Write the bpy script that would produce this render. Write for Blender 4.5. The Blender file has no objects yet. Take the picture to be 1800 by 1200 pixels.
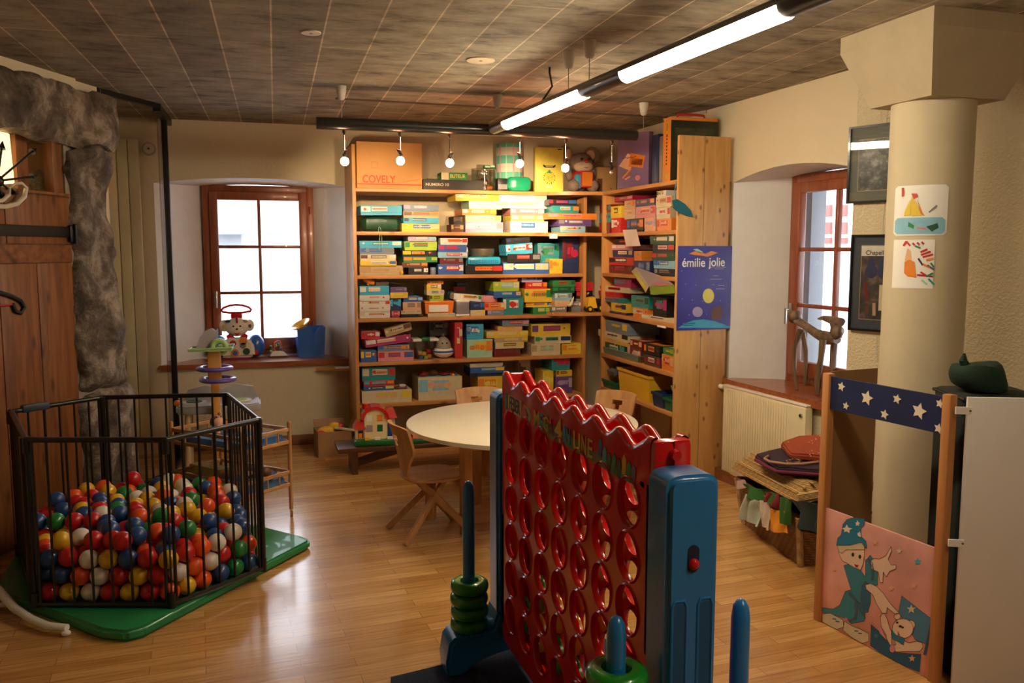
import bpy, bmesh, math, random
from mathutils import Vector, Matrix, noise
R = math.radians
PI = math.pi
random.seed(11)
SC = bpy.context.scene
COL = SC.collection
# ------------------------------------------------------------------ camera
FPX, CAMH = 1500.0, 1.6
PITCH = math.atan(160 / FPX)
YAW = math.atan(468 / math.hypot(FPX, 160))
cd = bpy.data.cameras.new('camera')
cam = bpy.data.objects.new('camera', cd)
COL.objects.link(cam)
cam.location = (0, 0, CAMH)
cam.rotation_euler = (PI / 2 - PITCH, 0, -YAW)
cd.sensor_width = 36
cd.lens = 36 * FPX / 1800
cd.clip_start = .02
cd.dof.use_dof = False
SC.camera = cam
# ------------------------------------------------------------------ view, world, large lights
SC.view_settings.view_transform = 'Standard'
SC.view_settings.look = 'None'
SC.view_settings.gamma = 1
SC.view_settings.exposure = 0.12
SC.view_settings.use_curve_mapping = False
W = bpy.data.worlds.new('sky')
SC.world = W
W.use_nodes = True
bgn = W.node_tree.nodes['Background']
bgn.inputs[0].default_value = (.82, .9, 1, 1)
bgn.inputs[1].default_value = 7.5
def light(name, kind, loc, energy, color, **k):
    l = bpy.data.lights.new(name, kind)
    l.energy = energy
    l.color = color
    for a, v in k.items():
        if a not in ('rot', 'portal'):
            setattr(l, a, v)
    o = bpy.data.objects.new(name, l)
    COL.objects.link(o)
    o.location = loc
    if 'rot' in k:
        o.rotation_euler = k['rot']
    if k.get('portal'):
        l.cycles.is_portal = True
    return o
WARM = (1, .62, .30)
TUBEC = (1, .82, .58)
# daylight through the two windows: portals onto the sky
light('sky_portal', 'AREA', (.11, 7.72, 1.44), 1, (1, 1, 1), rot=(R(-90), 0, 0), shape='RECTANGLE', size=.9, size_y=1.4, portal=True)
light('sky_portal', 'AREA', (3.62, 4.58, 1.4), 1, (1, 1, 1), rot=(R(-90), 0, R(-90)), shape='RECTANGLE', size=.9, size_y=1.4, portal=True)
# ------------------------------------------------------------------ pixel -> point on a real plane
FW = Vector((math.sin(YAW) * math.cos(PITCH), math.cos(YAW) * math.cos(PITCH), -math.sin(PITCH)))
RT = Vector((math.cos(YAW), -math.sin(YAW), 0))
UP = RT.cross(FW)
def ray(x, y):
    return FW + RT * ((x - 900) / FPX) + UP * ((600 - y) / FPX)
def onp(x, y, p0, n):
    d = ray(x, y)
    o = Vector((0, 0, CAMH))
    n = Vector(n)
    return o + d * ((Vector(p0) - o).dot(n) / d.dot(n))
def onz(x, y, z): return onp(x, y, (0, 0, z), (0, 0, 1))
def ony(x, y, Y): return onp(x, y, (0, Y, 0), (0, 1, 0))
def onx(x, y, X): return onp(x, y, (X, 0, 0), (1, 0, 0))
# ------------------------------------------------------------------ materials
MATS = {}
def newmat(name):
    m = bpy.data.materials.new(name)
    m.use_nodes = True
    return m, m.node_tree, m.node_tree.nodes['Principled BSDF']
def mat(name, c=(.5, .5, .5), rough=.5, metal=0, coat=0, bump=0, bscale=60, vary=.0, vscale=8, trans=0, emit=None, es=0, alpha=1):
    if name in MATS:
        return MATS[name]
    m, t, b = newmat(name)
    MATS[name] = m
    N, L = t.nodes, t.links
    b.inputs['Base Color'].default_value = (*c, 1)
    b.inputs['Roughness'].default_value = rough
    b.inputs['Metallic'].default_value = metal
    b.inputs['Coat Weight'].default_value = coat
    b.inputs['Transmission Weight'].default_value = trans
    if emit:
        b.inputs['Emission Color'].default_value = (*emit, 1)
        b.inputs['Emission Strength'].default_value = es
    tc = N.new('ShaderNodeTexCoord')
    nz = N.new('ShaderNodeTexNoise')
    nz.inputs['Scale'].default_value = vscale
    nz.inputs['Detail'].default_value = 4
    L.new(tc.outputs['Object'], nz.inputs['Vector'])
    if not emit:
        v = vary if vary else .05
        r = N.new('ShaderNodeValToRGB')
        r.color_ramp.elements[0].position = .3
        r.color_ramp.elements[1].position = .7
        r.color_ramp.elements[0].color = (*[x * (1 - v) for x in c], 1)
        r.color_ramp.elements[1].color = (*[min(1, x * (1 + v)) for x in c], 1)
        L.new(nz.outputs['Fac'], r.inputs[0])
        L.new(r.outputs[0], b.inputs['Base Color'])
    if bump:
        n2 = N.new('ShaderNodeTexNoise')
        n2.inputs['Scale'].default_value = bscale
        n2.inputs['Detail'].default_value = 3
        L.new(tc.outputs['Object'], n2.inputs['Vector'])
        bp = N.new('ShaderNodeBump')
        bp.inputs['Strength'].default_value = bump
        bp.inputs['Distance'].default_value = .01
        L.new(n2.outputs['Fac'], bp.inputs['Height'])
        L.new(bp.outputs[0], b.inputs['Normal'])
    return m
def wood(name, c1, c2, axis='X', rough=.45, knots=0, board=0, scale=1.0, coat=0):
    """grain running along AXIS in object space; knots > 0 adds dark knots; board = plank width with seams (across first other axis)"""
    if name in MATS:
        return MATS[name]
    m, t, b = newmat(name)
    MATS[name] = m
    N, L = t.nodes, t.links
    tc = N.new('ShaderNodeTexCoord')
    mp = N.new('ShaderNodeMapping')
    s = {'X': (.9, 9, 9), 'Y': (9, .9, 9), 'Z': (9, 9, .9)}[axis]
    mp.inputs['Scale'].default_value = [v * scale for v in s]
    L.new(tc.outputs['Object'], mp.inputs['Vector'])
    nz = N.new('ShaderNodeTexNoise')
    nz.inputs['Scale'].default_value = 3
    nz.inputs['Detail'].default_value = 6
    nz.inputs['Distortion'].default_value = .6
    L.new(mp.outputs[0], nz.inputs['Vector'])
    r = N.new('ShaderNodeValToRGB')
    r.color_ramp.elements[0].position = .32
    r.color_ramp.elements[1].position = .68
    r.color_ramp.elements[0].color = (*c1, 1)
    r.color_ramp.elements[1].color = (*c2, 1)
    L.new(nz.outputs['Fac'], r.inputs[0])
    out = r.outputs[0]
    if knots:
        sx = N.new('ShaderNodeSeparateXYZ'); L.new(tc.outputs['Object'], sx.inputs[0])
        pq = {'X': ('X', 'Y', 'Z'), 'Y': ('Y', 'X', 'Z'), 'Z': ('Z', 'X', 'Y')}[axis]
        ad = N.new('ShaderNodeMath'); L.new(sx.outputs[pq[1]], ad.inputs[0]); L.new(sx.outputs[pq[2]], ad.inputs[1])
        sm = N.new('ShaderNodeMath'); sm.operation = 'MULTIPLY'; sm.inputs[1].default_value = .55; L.new(sx.outputs[pq[0]], sm.inputs[0])
        cb = N.new('ShaderNodeCombineXYZ'); L.new(sm.outputs[0], cb.inputs[0]); L.new(ad.outputs[0], cb.inputs[1])
        vo = N.new('ShaderNodeTexVoronoi'); vo.voronoi_dimensions = '2D'
        vo.inputs['Scale'].default_value = 7 * knots
        L.new(cb.outputs[0], vo.inputs['Vector'])
        r2 = N.new('ShaderNodeValToRGB')
        r2.color_ramp.elements[0].position = .03
        r2.color_ramp.elements[1].position = .10
        r2.color_ramp.elements[0].color = (.22, .13, .07, 1)
        r2.color_ramp.elements[1].color = (1, 1, 1, 1)
        L.new(vo.outputs['Distance'], r2.inputs[0])
        mx = N.new('ShaderNodeMix')
        mx.data_type = 'RGBA'
        mx.blend_type = 'MULTIPLY'
        mx.inputs[0].default_value = .75
        L.new(out, mx.inputs[6])
        L.new(r2.outputs[0], mx.inputs[7])
        out = mx.outputs[2]
    if board:
        sp = N.new('ShaderNodeSeparateXYZ')
        L.new(tc.outputs['Object'], sp.inputs[0])
        k = {'X': 'Y', 'Y': 'X', 'Z': 'X'}[axis]
        md = N.new('ShaderNodeMath'); md.operation = 'PINGPONG'
        md.inputs[1].default_value = board / 2
        L.new(sp.outputs[k], md.inputs[0])
        lt = N.new('ShaderNodeMath'); lt.operation = 'LESS_THAN'
        lt.inputs[1].default_value = .0022
        L.new(md.outputs[0], lt.inputs[0])
        mx = N.new('ShaderNodeMix')
        mx.data_type = 'RGBA'
        mx.inputs[7].default_value = (*[v * .35 for v in c1], 1)
        L.new(lt.outputs[0], mx.inputs[0])
        L.new(out, mx.inputs[6])
        out = mx.outputs[2]
    L.new(out, b.inputs['Base Color'])
    b.inputs['Roughness'].default_value = rough
    b.inputs['Coat Weight'].default_value = coat
    bp = N.new('ShaderNodeBump')
    bp.inputs['Strength'].default_value = .08
    L.new(nz.outputs['Fac'], bp.inputs['Height'])
    L.new(bp.outputs[0], b.inputs['Normal'])
    return m
def glassmat(name, tint=(1, 1, 1), refl=.06):
    """thin pane: mostly clear with a fresnel reflection"""
    if name in MATS:
        return MATS[name]
    m, t, b = newmat(name)
    MATS[name] = m
    N, L = t.nodes, t.links
    N.remove(b)
    tr = N.new('ShaderNodeBsdfTransparent'); tr.inputs[0].default_value = (*tint, 1)
    gl = N.new('ShaderNodeBsdfGlossy'); gl.inputs['Roughness'].default_value = .02
    lw = N.new('ShaderNodeLayerWeight'); lw.inputs[0].default_value = .5
    pw = N.new('ShaderNodeMath'); pw.operation = 'POWER'; pw.inputs[1].default_value = 5
    L.new(lw.outputs['Facing'], pw.inputs[0])
    fr = N.new('ShaderNodeMath'); fr.operation = 'MULTIPLY_ADD'; fr.inputs[1].default_value = .9; fr.inputs[2].default_value = refl * .5
    L.new(pw.outputs[0], fr.inputs[0])
    mx = N.new('ShaderNodeMixShader')
    L.new(fr.outputs[0], mx.inputs[0]); L.new(tr.outputs[0], mx.inputs[1]); L.new(gl.outputs[0], mx.inputs[2])
    L.new(mx.outputs[0], N['Material Output'].inputs[0])
    return m
def floor_mat():
    m, t, b = newmat('parquet')
    N, L = t.nodes, t.links
    tc = N.new('ShaderNodeTexCoord')
    mp = N.new('ShaderNodeMapping'); mp.inputs['Rotation'].default_value = (0, 0, R(-3))
    L.new(tc.outputs['Object'], mp.inputs[0])
    br = N.new('ShaderNodeTexBrick')
    br.inputs['Scale'].default_value = 1
    br.inputs['Brick Width'].default_value = .55
    br.inputs['Row Height'].default_value = .068
    br.inputs['Mortar Size'].default_value = .0012
    br.inputs['Mortar Smooth'].default_value = .2
    br.inputs['Bias'].default_value = 0
    br.offset = .37
    br.inputs['Color1'].default_value = (.46, .225, .065, 1)
    br.inputs['Color2'].default_value = (.62, .35, .125, 1)
    br.inputs['Mortar'].default_value = (.24, .12, .045, 1)
    L.new(mp.outputs[0], br.inputs['Vector'])
    m2 = N.new('ShaderNodeMapping'); m2.inputs['Scale'].default_value = (2, 26, 1)
    L.new(mp.outputs[0], m2.inputs[0])
    nz = N.new('ShaderNodeTexNoise'); nz.inputs['Scale'].default_value = 2.2; nz.inputs['Detail'].default_value = 6
    L.new(m2.outputs[0], nz.inputs['Vector'])
    r = N.new('ShaderNodeValToRGB')
    r.color_ramp.elements[0].position = .25; r.color_ramp.elements[1].position = .75
    r.color_ramp.elements[0].color = (.72, .66, .6, 1); r.color_ramp.elements[1].color = (1.1, 1.1, 1.1, 1)
    L.new(nz.outputs['Fac'], r.inputs[0])
    mx = N.new('ShaderNodeMix'); mx.data_type = 'RGBA'; mx.blend_type = 'MULTIPLY'; mx.inputs[0].default_value = 1
    L.new(br.outputs['Color'], mx.inputs[6]); L.new(r.outputs[0], mx.inputs[7])
    L.new(mx.outputs[2], b.inputs['Base Color'])
    b.inputs['Roughness'].default_value = .25
    b.inputs['Coat Weight'].default_value = .4
    b.inputs['Coat Roughness'].default_value = .12
    bp = N.new('ShaderNodeBump'); bp.inputs['Strength'].default_value = .12; bp.inputs['Distance'].default_value = .004
    L.new(nz.outputs['Fac'], bp.inputs['Height']); L.new(bp.outputs[0], b.inputs['Normal'])
    return m
def ceiling_mat():
    m, t, b = newmat('board_marked_concrete')
    N, L = t.nodes, t.links
    tc = N.new('ShaderNodeTexCoord')
    mp = N.new('ShaderNodeMapping'); mp.inputs['Rotation'].default_value = (0, 0, R(90 + 1.8))
    L.new(tc.outputs['Object'], mp.inputs[0])
    br = N.new('ShaderNodeTexBrick')
    br.inputs['Scale'].default_value = 1
    br.inputs['Brick Width'].default_value = 1.9
    br.inputs['Row Height'].default_value = .235
    br.inputs['Mortar Size'].default_value = .005
    br.inputs['Mortar Smooth'].default_value = .5
    br.inputs['Color1'].default_value = (.18, .155, .12, 1)
    br.inputs['Color2'].default_value = (.32, .28, .215, 1)
    br.inputs['Mortar'].default_value = (.60, .48, .35, 1)
    L.new(mp.outputs[0], br.inputs['Vector'])
    # soft blotches and short dark streaks left by the boards
    m2 = N.new('ShaderNodeMapping'); m2.inputs['Scale'].default_value = (5.5, 2.6, 1)
    L.new(mp.outputs[0], m2.inputs[0])
    nz = N.new('ShaderNodeTexNoise'); nz.inputs['Scale'].default_value = 1.5; nz.inputs['Detail'].default_value = 9
    nz.inputs['Roughness'].default_value = .66; nz.inputs['Distortion'].default_value = .15
    L.new(m2.outputs[0], nz.inputs['Vector'])
    r = N.new('ShaderNodeValToRGB')
    e = r.color_ramp.elements
    e[0].position = .33; e[0].color = (.34, .30, .26, 1)
    e[1].position = .64; e[1].color = (1.3, 1.27, 1.2, 1)
    n3 = e.new(.45); n3.color = (.85, .82, .78, 1)
    L.new(nz.outputs['Fac'], r.inputs[0])
    mx = N.new('ShaderNodeMix'); mx.data_type = 'RGBA'; mx.blend_type = 'MULTIPLY'; mx.inputs[0].default_value = 1
    L.new(br.outputs['Color'], mx.inputs[6]); L.new(r.outputs[0], mx.inputs[7])
    L.new(mx.outputs[2], b.inputs['Base Color'])
    b.inputs['Roughness'].default_value = .8
    bp = N.new('ShaderNodeBump'); bp.inputs['Strength'].default_value = .5; bp.inputs['Distance'].default_value = .02
    L.new(nz.outputs['Fac'], bp.inputs['Height']); L.new(bp.outputs[0], b.inputs['Normal'])
    return m
def stone_mat():
    m, t, b = newmat('rough_stone')
    MATS['stone'] = m
    N, L = t.nodes, t.links
    tc = N.new('ShaderNodeTexCoord')
    nz = N.new('ShaderNodeTexNoise'); nz.inputs['Scale'].default_value = 5; nz.inputs['Detail'].default_value = 10
    nz.inputs['Roughness'].default_value = .72; nz.inputs['Distortion'].default_value = .25
    L.new(tc.outputs['Object'], nz.inputs['Vector'])
    r = N.new('ShaderNodeValToRGB')
    e = r.color_ramp.elements
    e[0].position = .38; e[0].color = (.05, .037, .026, 1)
    e[1].position = .64; e[1].color = (.42, .35, .27, 1)
    n3 = e.new(.5); n3.color = (.15, .115, .085, 1)
    L.new(nz.outputs['Fac'], r.inputs[0])
    L.new(r.outputs[0], b.inputs['Base Color'])
    b.inputs['Roughness'].default_value = .75
    n2 = N.new('ShaderNodeTexNoise'); n2.inputs['Scale'].default_value = 14; n2.inputs['Detail'].default_value = 9; n2.inputs['Roughness'].default_value = .65
    L.new(tc.outputs['Object'], n2.inputs['Vector'])
    bp = N.new('ShaderNodeBump'); bp.inputs['Strength'].default_value = 1; bp.inputs['Distance'].default_value = .035
    L.new(n2.outputs['Fac'], bp.inputs['Height']); L.new(bp.outputs[0], b.inputs['Normal'])
    return m
def photo_mat(name, cols, scale=9):
    """blotchy picture surface: a printed photograph seen from afar"""
    m, t, b = newmat(name)
    N, L = t.nodes, t.links
    tc = N.new('ShaderNodeTexCoord')
    vo = N.new('ShaderNodeTexNoise'); vo.inputs['Scale'].default_value = scale; vo.inputs['Detail'].default_value = 7
    vo.inputs['Roughness'].default_value = .7
    L.new(tc.outputs['Object'], vo.inputs['Vector'])
    r = N.new('ShaderNodeValToRGB')
    e = r.color_ramp.elements
    e[0].position = .36; e[0].color = (*cols[0], 1)
    e[1].position = .66; e[1].color = (*cols[-1], 1)
    for i, c in enumerate(cols[1:-1]):
        n = e.new(.36 + .3 * (i + 1) / (len(cols) - 1)); n.color = (*c, 1)
    L.new(vo.outputs['Fac'], r.inputs[0]); L.new(r.outputs[0], b.inputs['Base Color'])
    b.inputs['Roughness'].default_value = .35
    MATS[name] = m
    return m
# palette of the printed boxes
PAL = dict(white=(.80, .78, .72), cream=(.74, .64, .42), tan=(.52, .38, .2), yellow=(.85, .60, .05), lemon=(.85, .76, .12), orange=(.85, .27, .035),
           peach=(.84, .48, .28), red=(.62, .03, .025), crimson=(.50, .02, .08), magenta=(.46, .03, .17), pink=(.75, .30, .34), purple=(.15, .07, .28), lilac=(.45, .38, .60),
           blue=(.035, .14, .50), navy=(.018, .035, .13), cyan=(.05, .45, .72), skyblue=(.28, .58, .75), teal=(.03, .30, .31), mint=(.42, .75, .55),
           green=(.03, .27, .08), dark_green=(.015, .09, .045), lime=(.42, .62, .05), black=(.014, .013, .013), grey=(.23, .23, .23), grey_blue=(.2, .27, .36),
           brown=(.15, .06, .025), dark_red=(.19, .015, .015), kraft=(.50, .30, .13))
def pal(n):
    return mat('card_' + n, tuple(v * .86 for v in PAL[n]), .42, coat=.12, vary=.06, vscale=25)
# ------------------------------------------------------------------ mesh helper
class MB:
    def __init__(s):
        s.bm = bmesh.new(); s.mats = []
    def mi(s, m):
        if m not in s.mats: s.mats.append(m)
        return s.mats.index(m)
    def _fin(s, verts, m, mtx=None):
        vs = set(verts)
        if mtx is not None:
            bmesh.ops.transform(s.bm, matrix=mtx, verts=list(vs))
        k = s.mi(m)
        for v in vs:
            for f in v.link_faces: f.material_index = k
        return list(vs)
    def box(s, c, size, m, rot=None, bev=0, seg=2):
        g = bmesh.ops.create_cube(s.bm, size=1)['verts']
        bmesh.ops.scale(s.bm, vec=size, verts=g)
        if bev:
            es = {e for v in g for e in v.link_edges}
            r = bmesh.ops.bevel(s.bm, geom=list(es), offset=min(bev, min(size) * .49), segments=seg, affect='EDGES', profile=.5)
            g = {v for f in r['faces'] for v in f.verts} | {v for v in g if v.is_valid}
        M = Matrix.Translation(Vector(c))
        if rot is not None:
            M = M @ (rot if isinstance(rot, Matrix) else Matrix.Rotation(rot, 4, 'Z'))
        return s._fin(g, m, M)
    def b2(s, lo, hi, m, bev=0, seg=2):
        lo, hi = Vector(lo), Vector(hi)
        return s.box((lo + hi) / 2, [abs(a) for a in (hi - lo)], m, bev=bev, seg=seg)
    def bar(s, p0, p1, w, h, m, bev=0, roll=0):
        p0, p1 = Vector(p0), Vector(p1); d = p1 - p0
        q = d.to_track_quat('X', 'Z').to_matrix().to_4x4() @ Matrix.Rotation(roll, 4, 'X')
        return s.box((p0 + p1) / 2, (d.length, w, h), m, rot=q, bev=bev)
    def cyl(s, p0, p1, r0, m, r1=None, seg=14):
        p0, p1 = Vector(p0), Vector(p1); d = p1 - p0
        r1 = r0 if r1 is None else r1
        g = bmesh.ops.create_cone(s.bm, cap_ends=True, segments=seg, radius1=r0, radius2=r1, depth=d.length)['verts']
        return s._fin(g, m, Matrix.Translation((p0 + p1) / 2) @ d.to_track_quat('Z', 'Y').to_matrix().to_4x4())
    def sph(s, c, r, m, sc=(1, 1, 1), u=16, v=10, rot=None):
        g = bmesh.ops.create_uvsphere(s.bm, u_segments=u, v_segments=v, radius=r)['verts']
        M = Matrix.Translation(Vector(c))
        if rot is not None: M = M @ rot
        return s._fin(g, m, M @ Matrix.Diagonal((*sc, 1)))
    def lathe(s, prof, m, o=(0, 0, 0), seg=24, mtx=None, cap=True):
        rings = []
        for r, z in prof:
            rings.append([s.bm.verts.new((r * math.cos(2 * PI * i / seg), r * math.sin(2 * PI * i / seg), z)) for i in range(seg)])
        k = s.mi(m)
        for a, b in zip(rings, rings[1:]):
            for i in range(seg):
                j = (i + 1) % seg
                s.bm.faces.new((a[i], a[j], b[j], b[i])).material_index = k
        if cap:
            s.bm.faces.new(list(reversed(rings[0]))).material_index = k
            s.bm.faces.new(rings[-1]).material_index = k
        M = Matrix.Translation(Vector(o))
        if mtx is not None: M = M @ mtx
        vs = [v for r in rings for v in r]
        bmesh.ops.transform(s.bm, matrix=M, verts=vs)
        return vs
    def torus(s, c, Rr, r, m, seg=28, s2=10, mtx=None, sc=1):
        rings = []
        k = s.mi(m)
        for i in range(seg):
            a = 2 * PI * i / seg
            rings.append([s.bm.verts.new(((Rr + r * math.cos(2 * PI * j / s2)) * math.cos(a), (Rr + r * math.cos(2 * PI * j / s2)) * math.sin(a), sc * r * math.sin(2 * PI * j / s2))) for j in range(s2)])
        for i in range(seg):
            A, B = rings[i], rings[(i + 1) % seg]
            for j in range(s2):
                q = (j + 1) % s2
                s.bm.faces.new((A[j], B[j], B[q], A[q])).material_index = k
        M = Matrix.Translation(Vector(c))
        if mtx is not None: M = M @ mtx
        vs = [v for r in rings for v in r]
        bmesh.ops.transform(s.bm, matrix=M, verts=vs)
        return vs
    def prism(s, pts, h, m, mtx=None):
        """polygon in local xy extruded 0..h along local z"""
        a = [s.bm.verts.new((x, y, 0)) for x, y in pts]
        b = [s.bm.verts.new((x, y, h)) for x, y in pts]
        k = s.mi(m)
        f1 = s.bm.faces.new(list(reversed(a))); f2 = s.bm.faces.new(b)
        f1.material_index = f2.material_index = k
        n = len(pts)
        for i in range(n):
            j = (i + 1) % n
            s.bm.faces.new((a[i], a[j], b[j], b[i])).material_index = k
        if mtx is not None: bmesh.ops.transform(s.bm, matrix=mtx, verts=a + b)
        return a + b
    def hull(s, bot, top, m):
        """solid between two 3d polygons with the same number of points"""
        a = [s.bm.verts.new(p) for p in bot]; b = [s.bm.verts.new(p) for p in top]
        k = s.mi(m); n = len(a)
        s.bm.faces.new(list(reversed(a))).material_index = k
        s.bm.faces.new(b).material_index = k
        for i in range(n):
            j = (i + 1) % n
            s.bm.faces.new((a[i], a[j], b[j], b[i])).material_index = k
        return a + b
    def face(s, pts, m):
        f = s.bm.faces.new([s.bm.verts.new(p) for p in pts]); f.material_index = s.mi(m)
        return f
    def tube(s, pts, r, m, seg=8, closed=False):
        pts = [Vector(p) for p in pts]; n = len(pts)
        rr = r if isinstance(r, (list, tuple)) else [r] * n
        k = s.mi(m); rings = []; prev = None
        for i, p in enumerate(pts):
            if closed: d = pts[(i + 1) % n] - pts[i - 1]
            else: d = pts[min(i + 1, n - 1)] - pts[max(i - 1, 0)]
            d.normalize()
            if prev is None:
                ref = Vector((0, 0, 1)) if abs(d.z) < .9 else Vector((1, 0, 0))
                a = d.cross(ref).normalized()
            else:
                a = (prev - d * prev.dot(d)).normalized()
            prev = a; b = d.cross(a)
            rings.append([s.bm.verts.new(p + (a * math.cos(2 * PI * j / seg) + b * math.sin(2 * PI * j / seg)) * rr[i]) for j in range(seg)])
        for i in range(n if closed else n - 1):
            A, B = rings[i], rings[(i + 1) % n]
            for j in range(seg):
                q = (j + 1) % seg
                s.bm.faces.new((A[j], A[q], B[q], B[j])).material_index = k
        if not closed:
            s.bm.faces.new(list(reversed(rings[0]))).material_index = k
            s.bm.faces.new(rings[-1]).material_index = k
        return [v for r in rings for v in r]
    def rough(s, amt, scale=4, seed=0):
        for v in s.bm.verts:
            v.co += noise.noise_vector((v.co + Vector((seed, 0, 0))) * scale) * amt
    def build(s, name, parent=None, origin=None, smooth=True, angle=38):
        bmesh.ops.recalc_face_normals(s.bm, faces=s.bm.faces)
        if parent is None and origin is None:
            xs = [v.co for v in s.bm.verts]
            origin = Vector(((min(v.x for v in xs) + max(v.x for v in xs)) / 2, (min(v.y for v in xs) + max(v.y for v in xs)) / 2, min(v.z for v in xs)))
        if origin is not None:
            bmesh.ops.translate(s.bm, vec=-Vector(origin), verts=s.bm.verts)
        me = bpy.data.meshes.new(name)
        s.bm.to_mesh(me); s.bm.free()
        for m in s.mats: me.materials.append(m)
        if smooth:
            me.shade_smooth(); me.set_sharp_from_angle(angle=R(angle))
        o = bpy.data.objects.new(name, me)
        COL.objects.link(o)
        if origin is not None: o.location = origin
        if parent is not None: o.parent = parent
        return o
def tag(o, label=None, cat=None, group=None, kind=None):
    if label: o['label'] = label
    if cat: o['category'] = cat
    if group: o['group'] = group
    if kind: o['kind'] = kind
    return o
def struct(mb, name, parent=None):
    o = mb.build(name, parent)
    if parent is None: o['kind'] = 'structure'
    return o
def thing(name, label, cat, loc=(0, 0, 0), rz=0, group=None):
    o = bpy.data.objects.new(name, None); COL.objects.link(o)
    o.empty_display_size = .05
    o.location = loc; o.rotation_euler = (0, 0, rz)
    return tag(o, label, cat, group)
def copy_tree(o, parent=None):
    c = o.copy(); COL.objects.link(c); c.parent = parent
    for ch in list(o.children): copy_tree(ch, c)
    return c
def text(s, size, m, mtx, parent, name='lettering', ext=.0006, wid=None):
    """raised lettering in the local xy plane of mtx, centred on it"""
    cu = bpy.data.curves.new('txt', 'FONT')
    cu.body = s; cu.size = size; cu.align_x = 'CENTER'; cu.align_y = 'CENTER'; cu.extrude = ext; cu.offset = size * .012
    t = bpy.data.objects.new('txt', cu)
    COL.objects.link(t)
    dg = bpy.context.evaluated_depsgraph_get()
    me = bpy.data.meshes.new_from_object(t.evaluated_get(dg))
    bpy.data.objects.remove(t)
    if wid:
        w = max(v.co.x for v in me.vertices) - min(v.co.x for v in me.vertices)
        me.transform(Matrix.Diagonal((wid / w, 1, 1, 1)))
    me.transform(mtx)
    me.materials.clear(); me.materials.append(m)
    o = bpy.data.objects.new(name, me); COL.objects.link(o); o.parent = parent
    return o
def frame(o, ux, uy=None):
    """local x = ux (horizontal), y = into the wall, z = up"""
    ux = Vector((ux[0], ux[1], 0)).normalized(); uy = Vector((0, 0, 1)).cross(ux)
    M = Matrix((( ux.x, uy.x, 0, o[0]), (ux.y, uy.y, 0, o[1]), (0, 0, 1, o[2] if len(o) > 2 else 0), (0, 0, 0, 1)))
    return M
FRONT = Matrix.Rotation(R(90), 4, 'X')        # local xy text plane -> faces -y
# ================================================================== THE SETTING
CEIL = 2.6
YB = 7.16                                  # back wall
W1a, W1b = Vector((3.13, 7.16, 0)), Vector((3.25, 4.04, 0))     # right wall up to the far side of the frames
W2b = W1b + Vector((.375, -.927, 0)) * 7.6
LA, LD = Vector((-1.18, 5.12, 0)), Vector((.43, .903, 0))       # left wall with the stone doorway
plaster = mat('plaster', (.66, .57, .40), .85, bump=.25, bscale=45, vary=.03, vscale=2)
plaster_rough = mat('rough_plaster', (.66, .57, .38), .85, bump=.9, bscale=75, vary=.03, vscale=3)
reveal_white = mat('reveal_paint', (.76, .75, .76), .8, bump=.2, bscale=30, vary=.03)
M_ceil = ceiling_mat()
M_stone = stone_mat()
redwood = wood('stained_window_wood', (.20, .045, .014), (.33, .085, .028), 'Z', .38, coat=.2)
sillwood = wood('stained_sill_wood', (.24, .06, .018), (.38, .115, .038), 'X', .3, coat=.35)
pane = glassmat('window_glass')
steel = mat('brushed_steel', (.6, .6, .58), .3, metal=1)
blackmetal = mat('black_metal', (.012, .012, .012), .4, metal=.3)
mb = MB(); mb.b2((-6, -4, -.1), (9, 9, 0), floor_mat()); struct(mb, 'floor')
mb = MB(); mb.b2((-6, -4, CEIL), (9, 9, CEIL + .15), M_ceil)
struct(mb, 'ceiling')
def wall(name, M, u0, u1, m, hole=None, inner=None, depth=.4, mrev=None, height=CEIL, thick=0):
    """wall in frame M from u0 to u1 with an optional niche (outer outline, inner outline, depth)"""
    mb = MB(); bm = mb.bm; k = mb.mi(m)
    if not hole:
        f = bm.faces.new([bm.verts.new(p) for p in ((u0, 0, 0), (u1, 0, 0), (u1, 0, height), (u0, 0, height))]); f.material_index = k
        vs = bm.verts[:]
    else:
        o = [bm.verts.new(p) for p in ((u0, 0, 0), (u1, 0, 0), (u1, 0, height), (u0, 0, height))]
        h = [bm.verts.new((u, 0, z)) for u, z in hole]
        es = [bm.edges.new((o[i], o[(i + 1) % 4])) for i in range(4)] + [bm.edges.new((h[i], h[(i + 1) % len(h)])) for i in range(len(h))]
        r = bmesh.ops.triangle_fill(bm, edges=es, use_beauty=True)
        for g in r['geom']:
            if isinstance(g, bmesh.types.BMFace): g.material_index = k
        kr = mb.mi(mrev or m)
        q = [bm.verts.new((u, depth, z)) for u, z in inner]
        n = len(h)
        for i in range(n):
            j = (i + 1) % n
            bm.faces.new((h[i], h[j], q[j], q[i])).material_index = kr
    bmesh.ops.transform(bm, matrix=M, verts=bm.verts)
    o = mb.build(name, origin=(0, 0, 0), smooth=False)
    o['kind'] = 'structure'
    return o
def arch(u0, u1, z0, z1, rise, n=8):
    p = [(u0, z0), (u1, z0), (u1, z1)]
    for i in range(1, n):
        t = i / n
        p.append((u1 + (u0 - u1) * t, z1 + rise * 4 * t * (1 - t)))
    p.append((u0, z1))
    return p
MB1 = frame((0, YB), (1, 0))
wall('wall_back', MB1, -3.2, 3.13, plaster, arch(-.66, .84, .66, 2.115, .055), arch(-.335, .565, .72, 2.13, .02), .46, reveal_white)
ux2 = (W1b - W1a).normalized()
MW = frame(W1a, ux2)
wall('wall_right', MW, 0, 3.122, plaster, arch(1.955, 3.12, .66, 2.06, .07), arch(2.17, 3.10, .70, 2.09, .02), .36, reveal_white)
ux3 = (W2b - W1b).normalized()
MW2 = frame(W1b, ux3)
wall('wall_right', MW2, 0, 7.6, plaster_rough)
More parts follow.
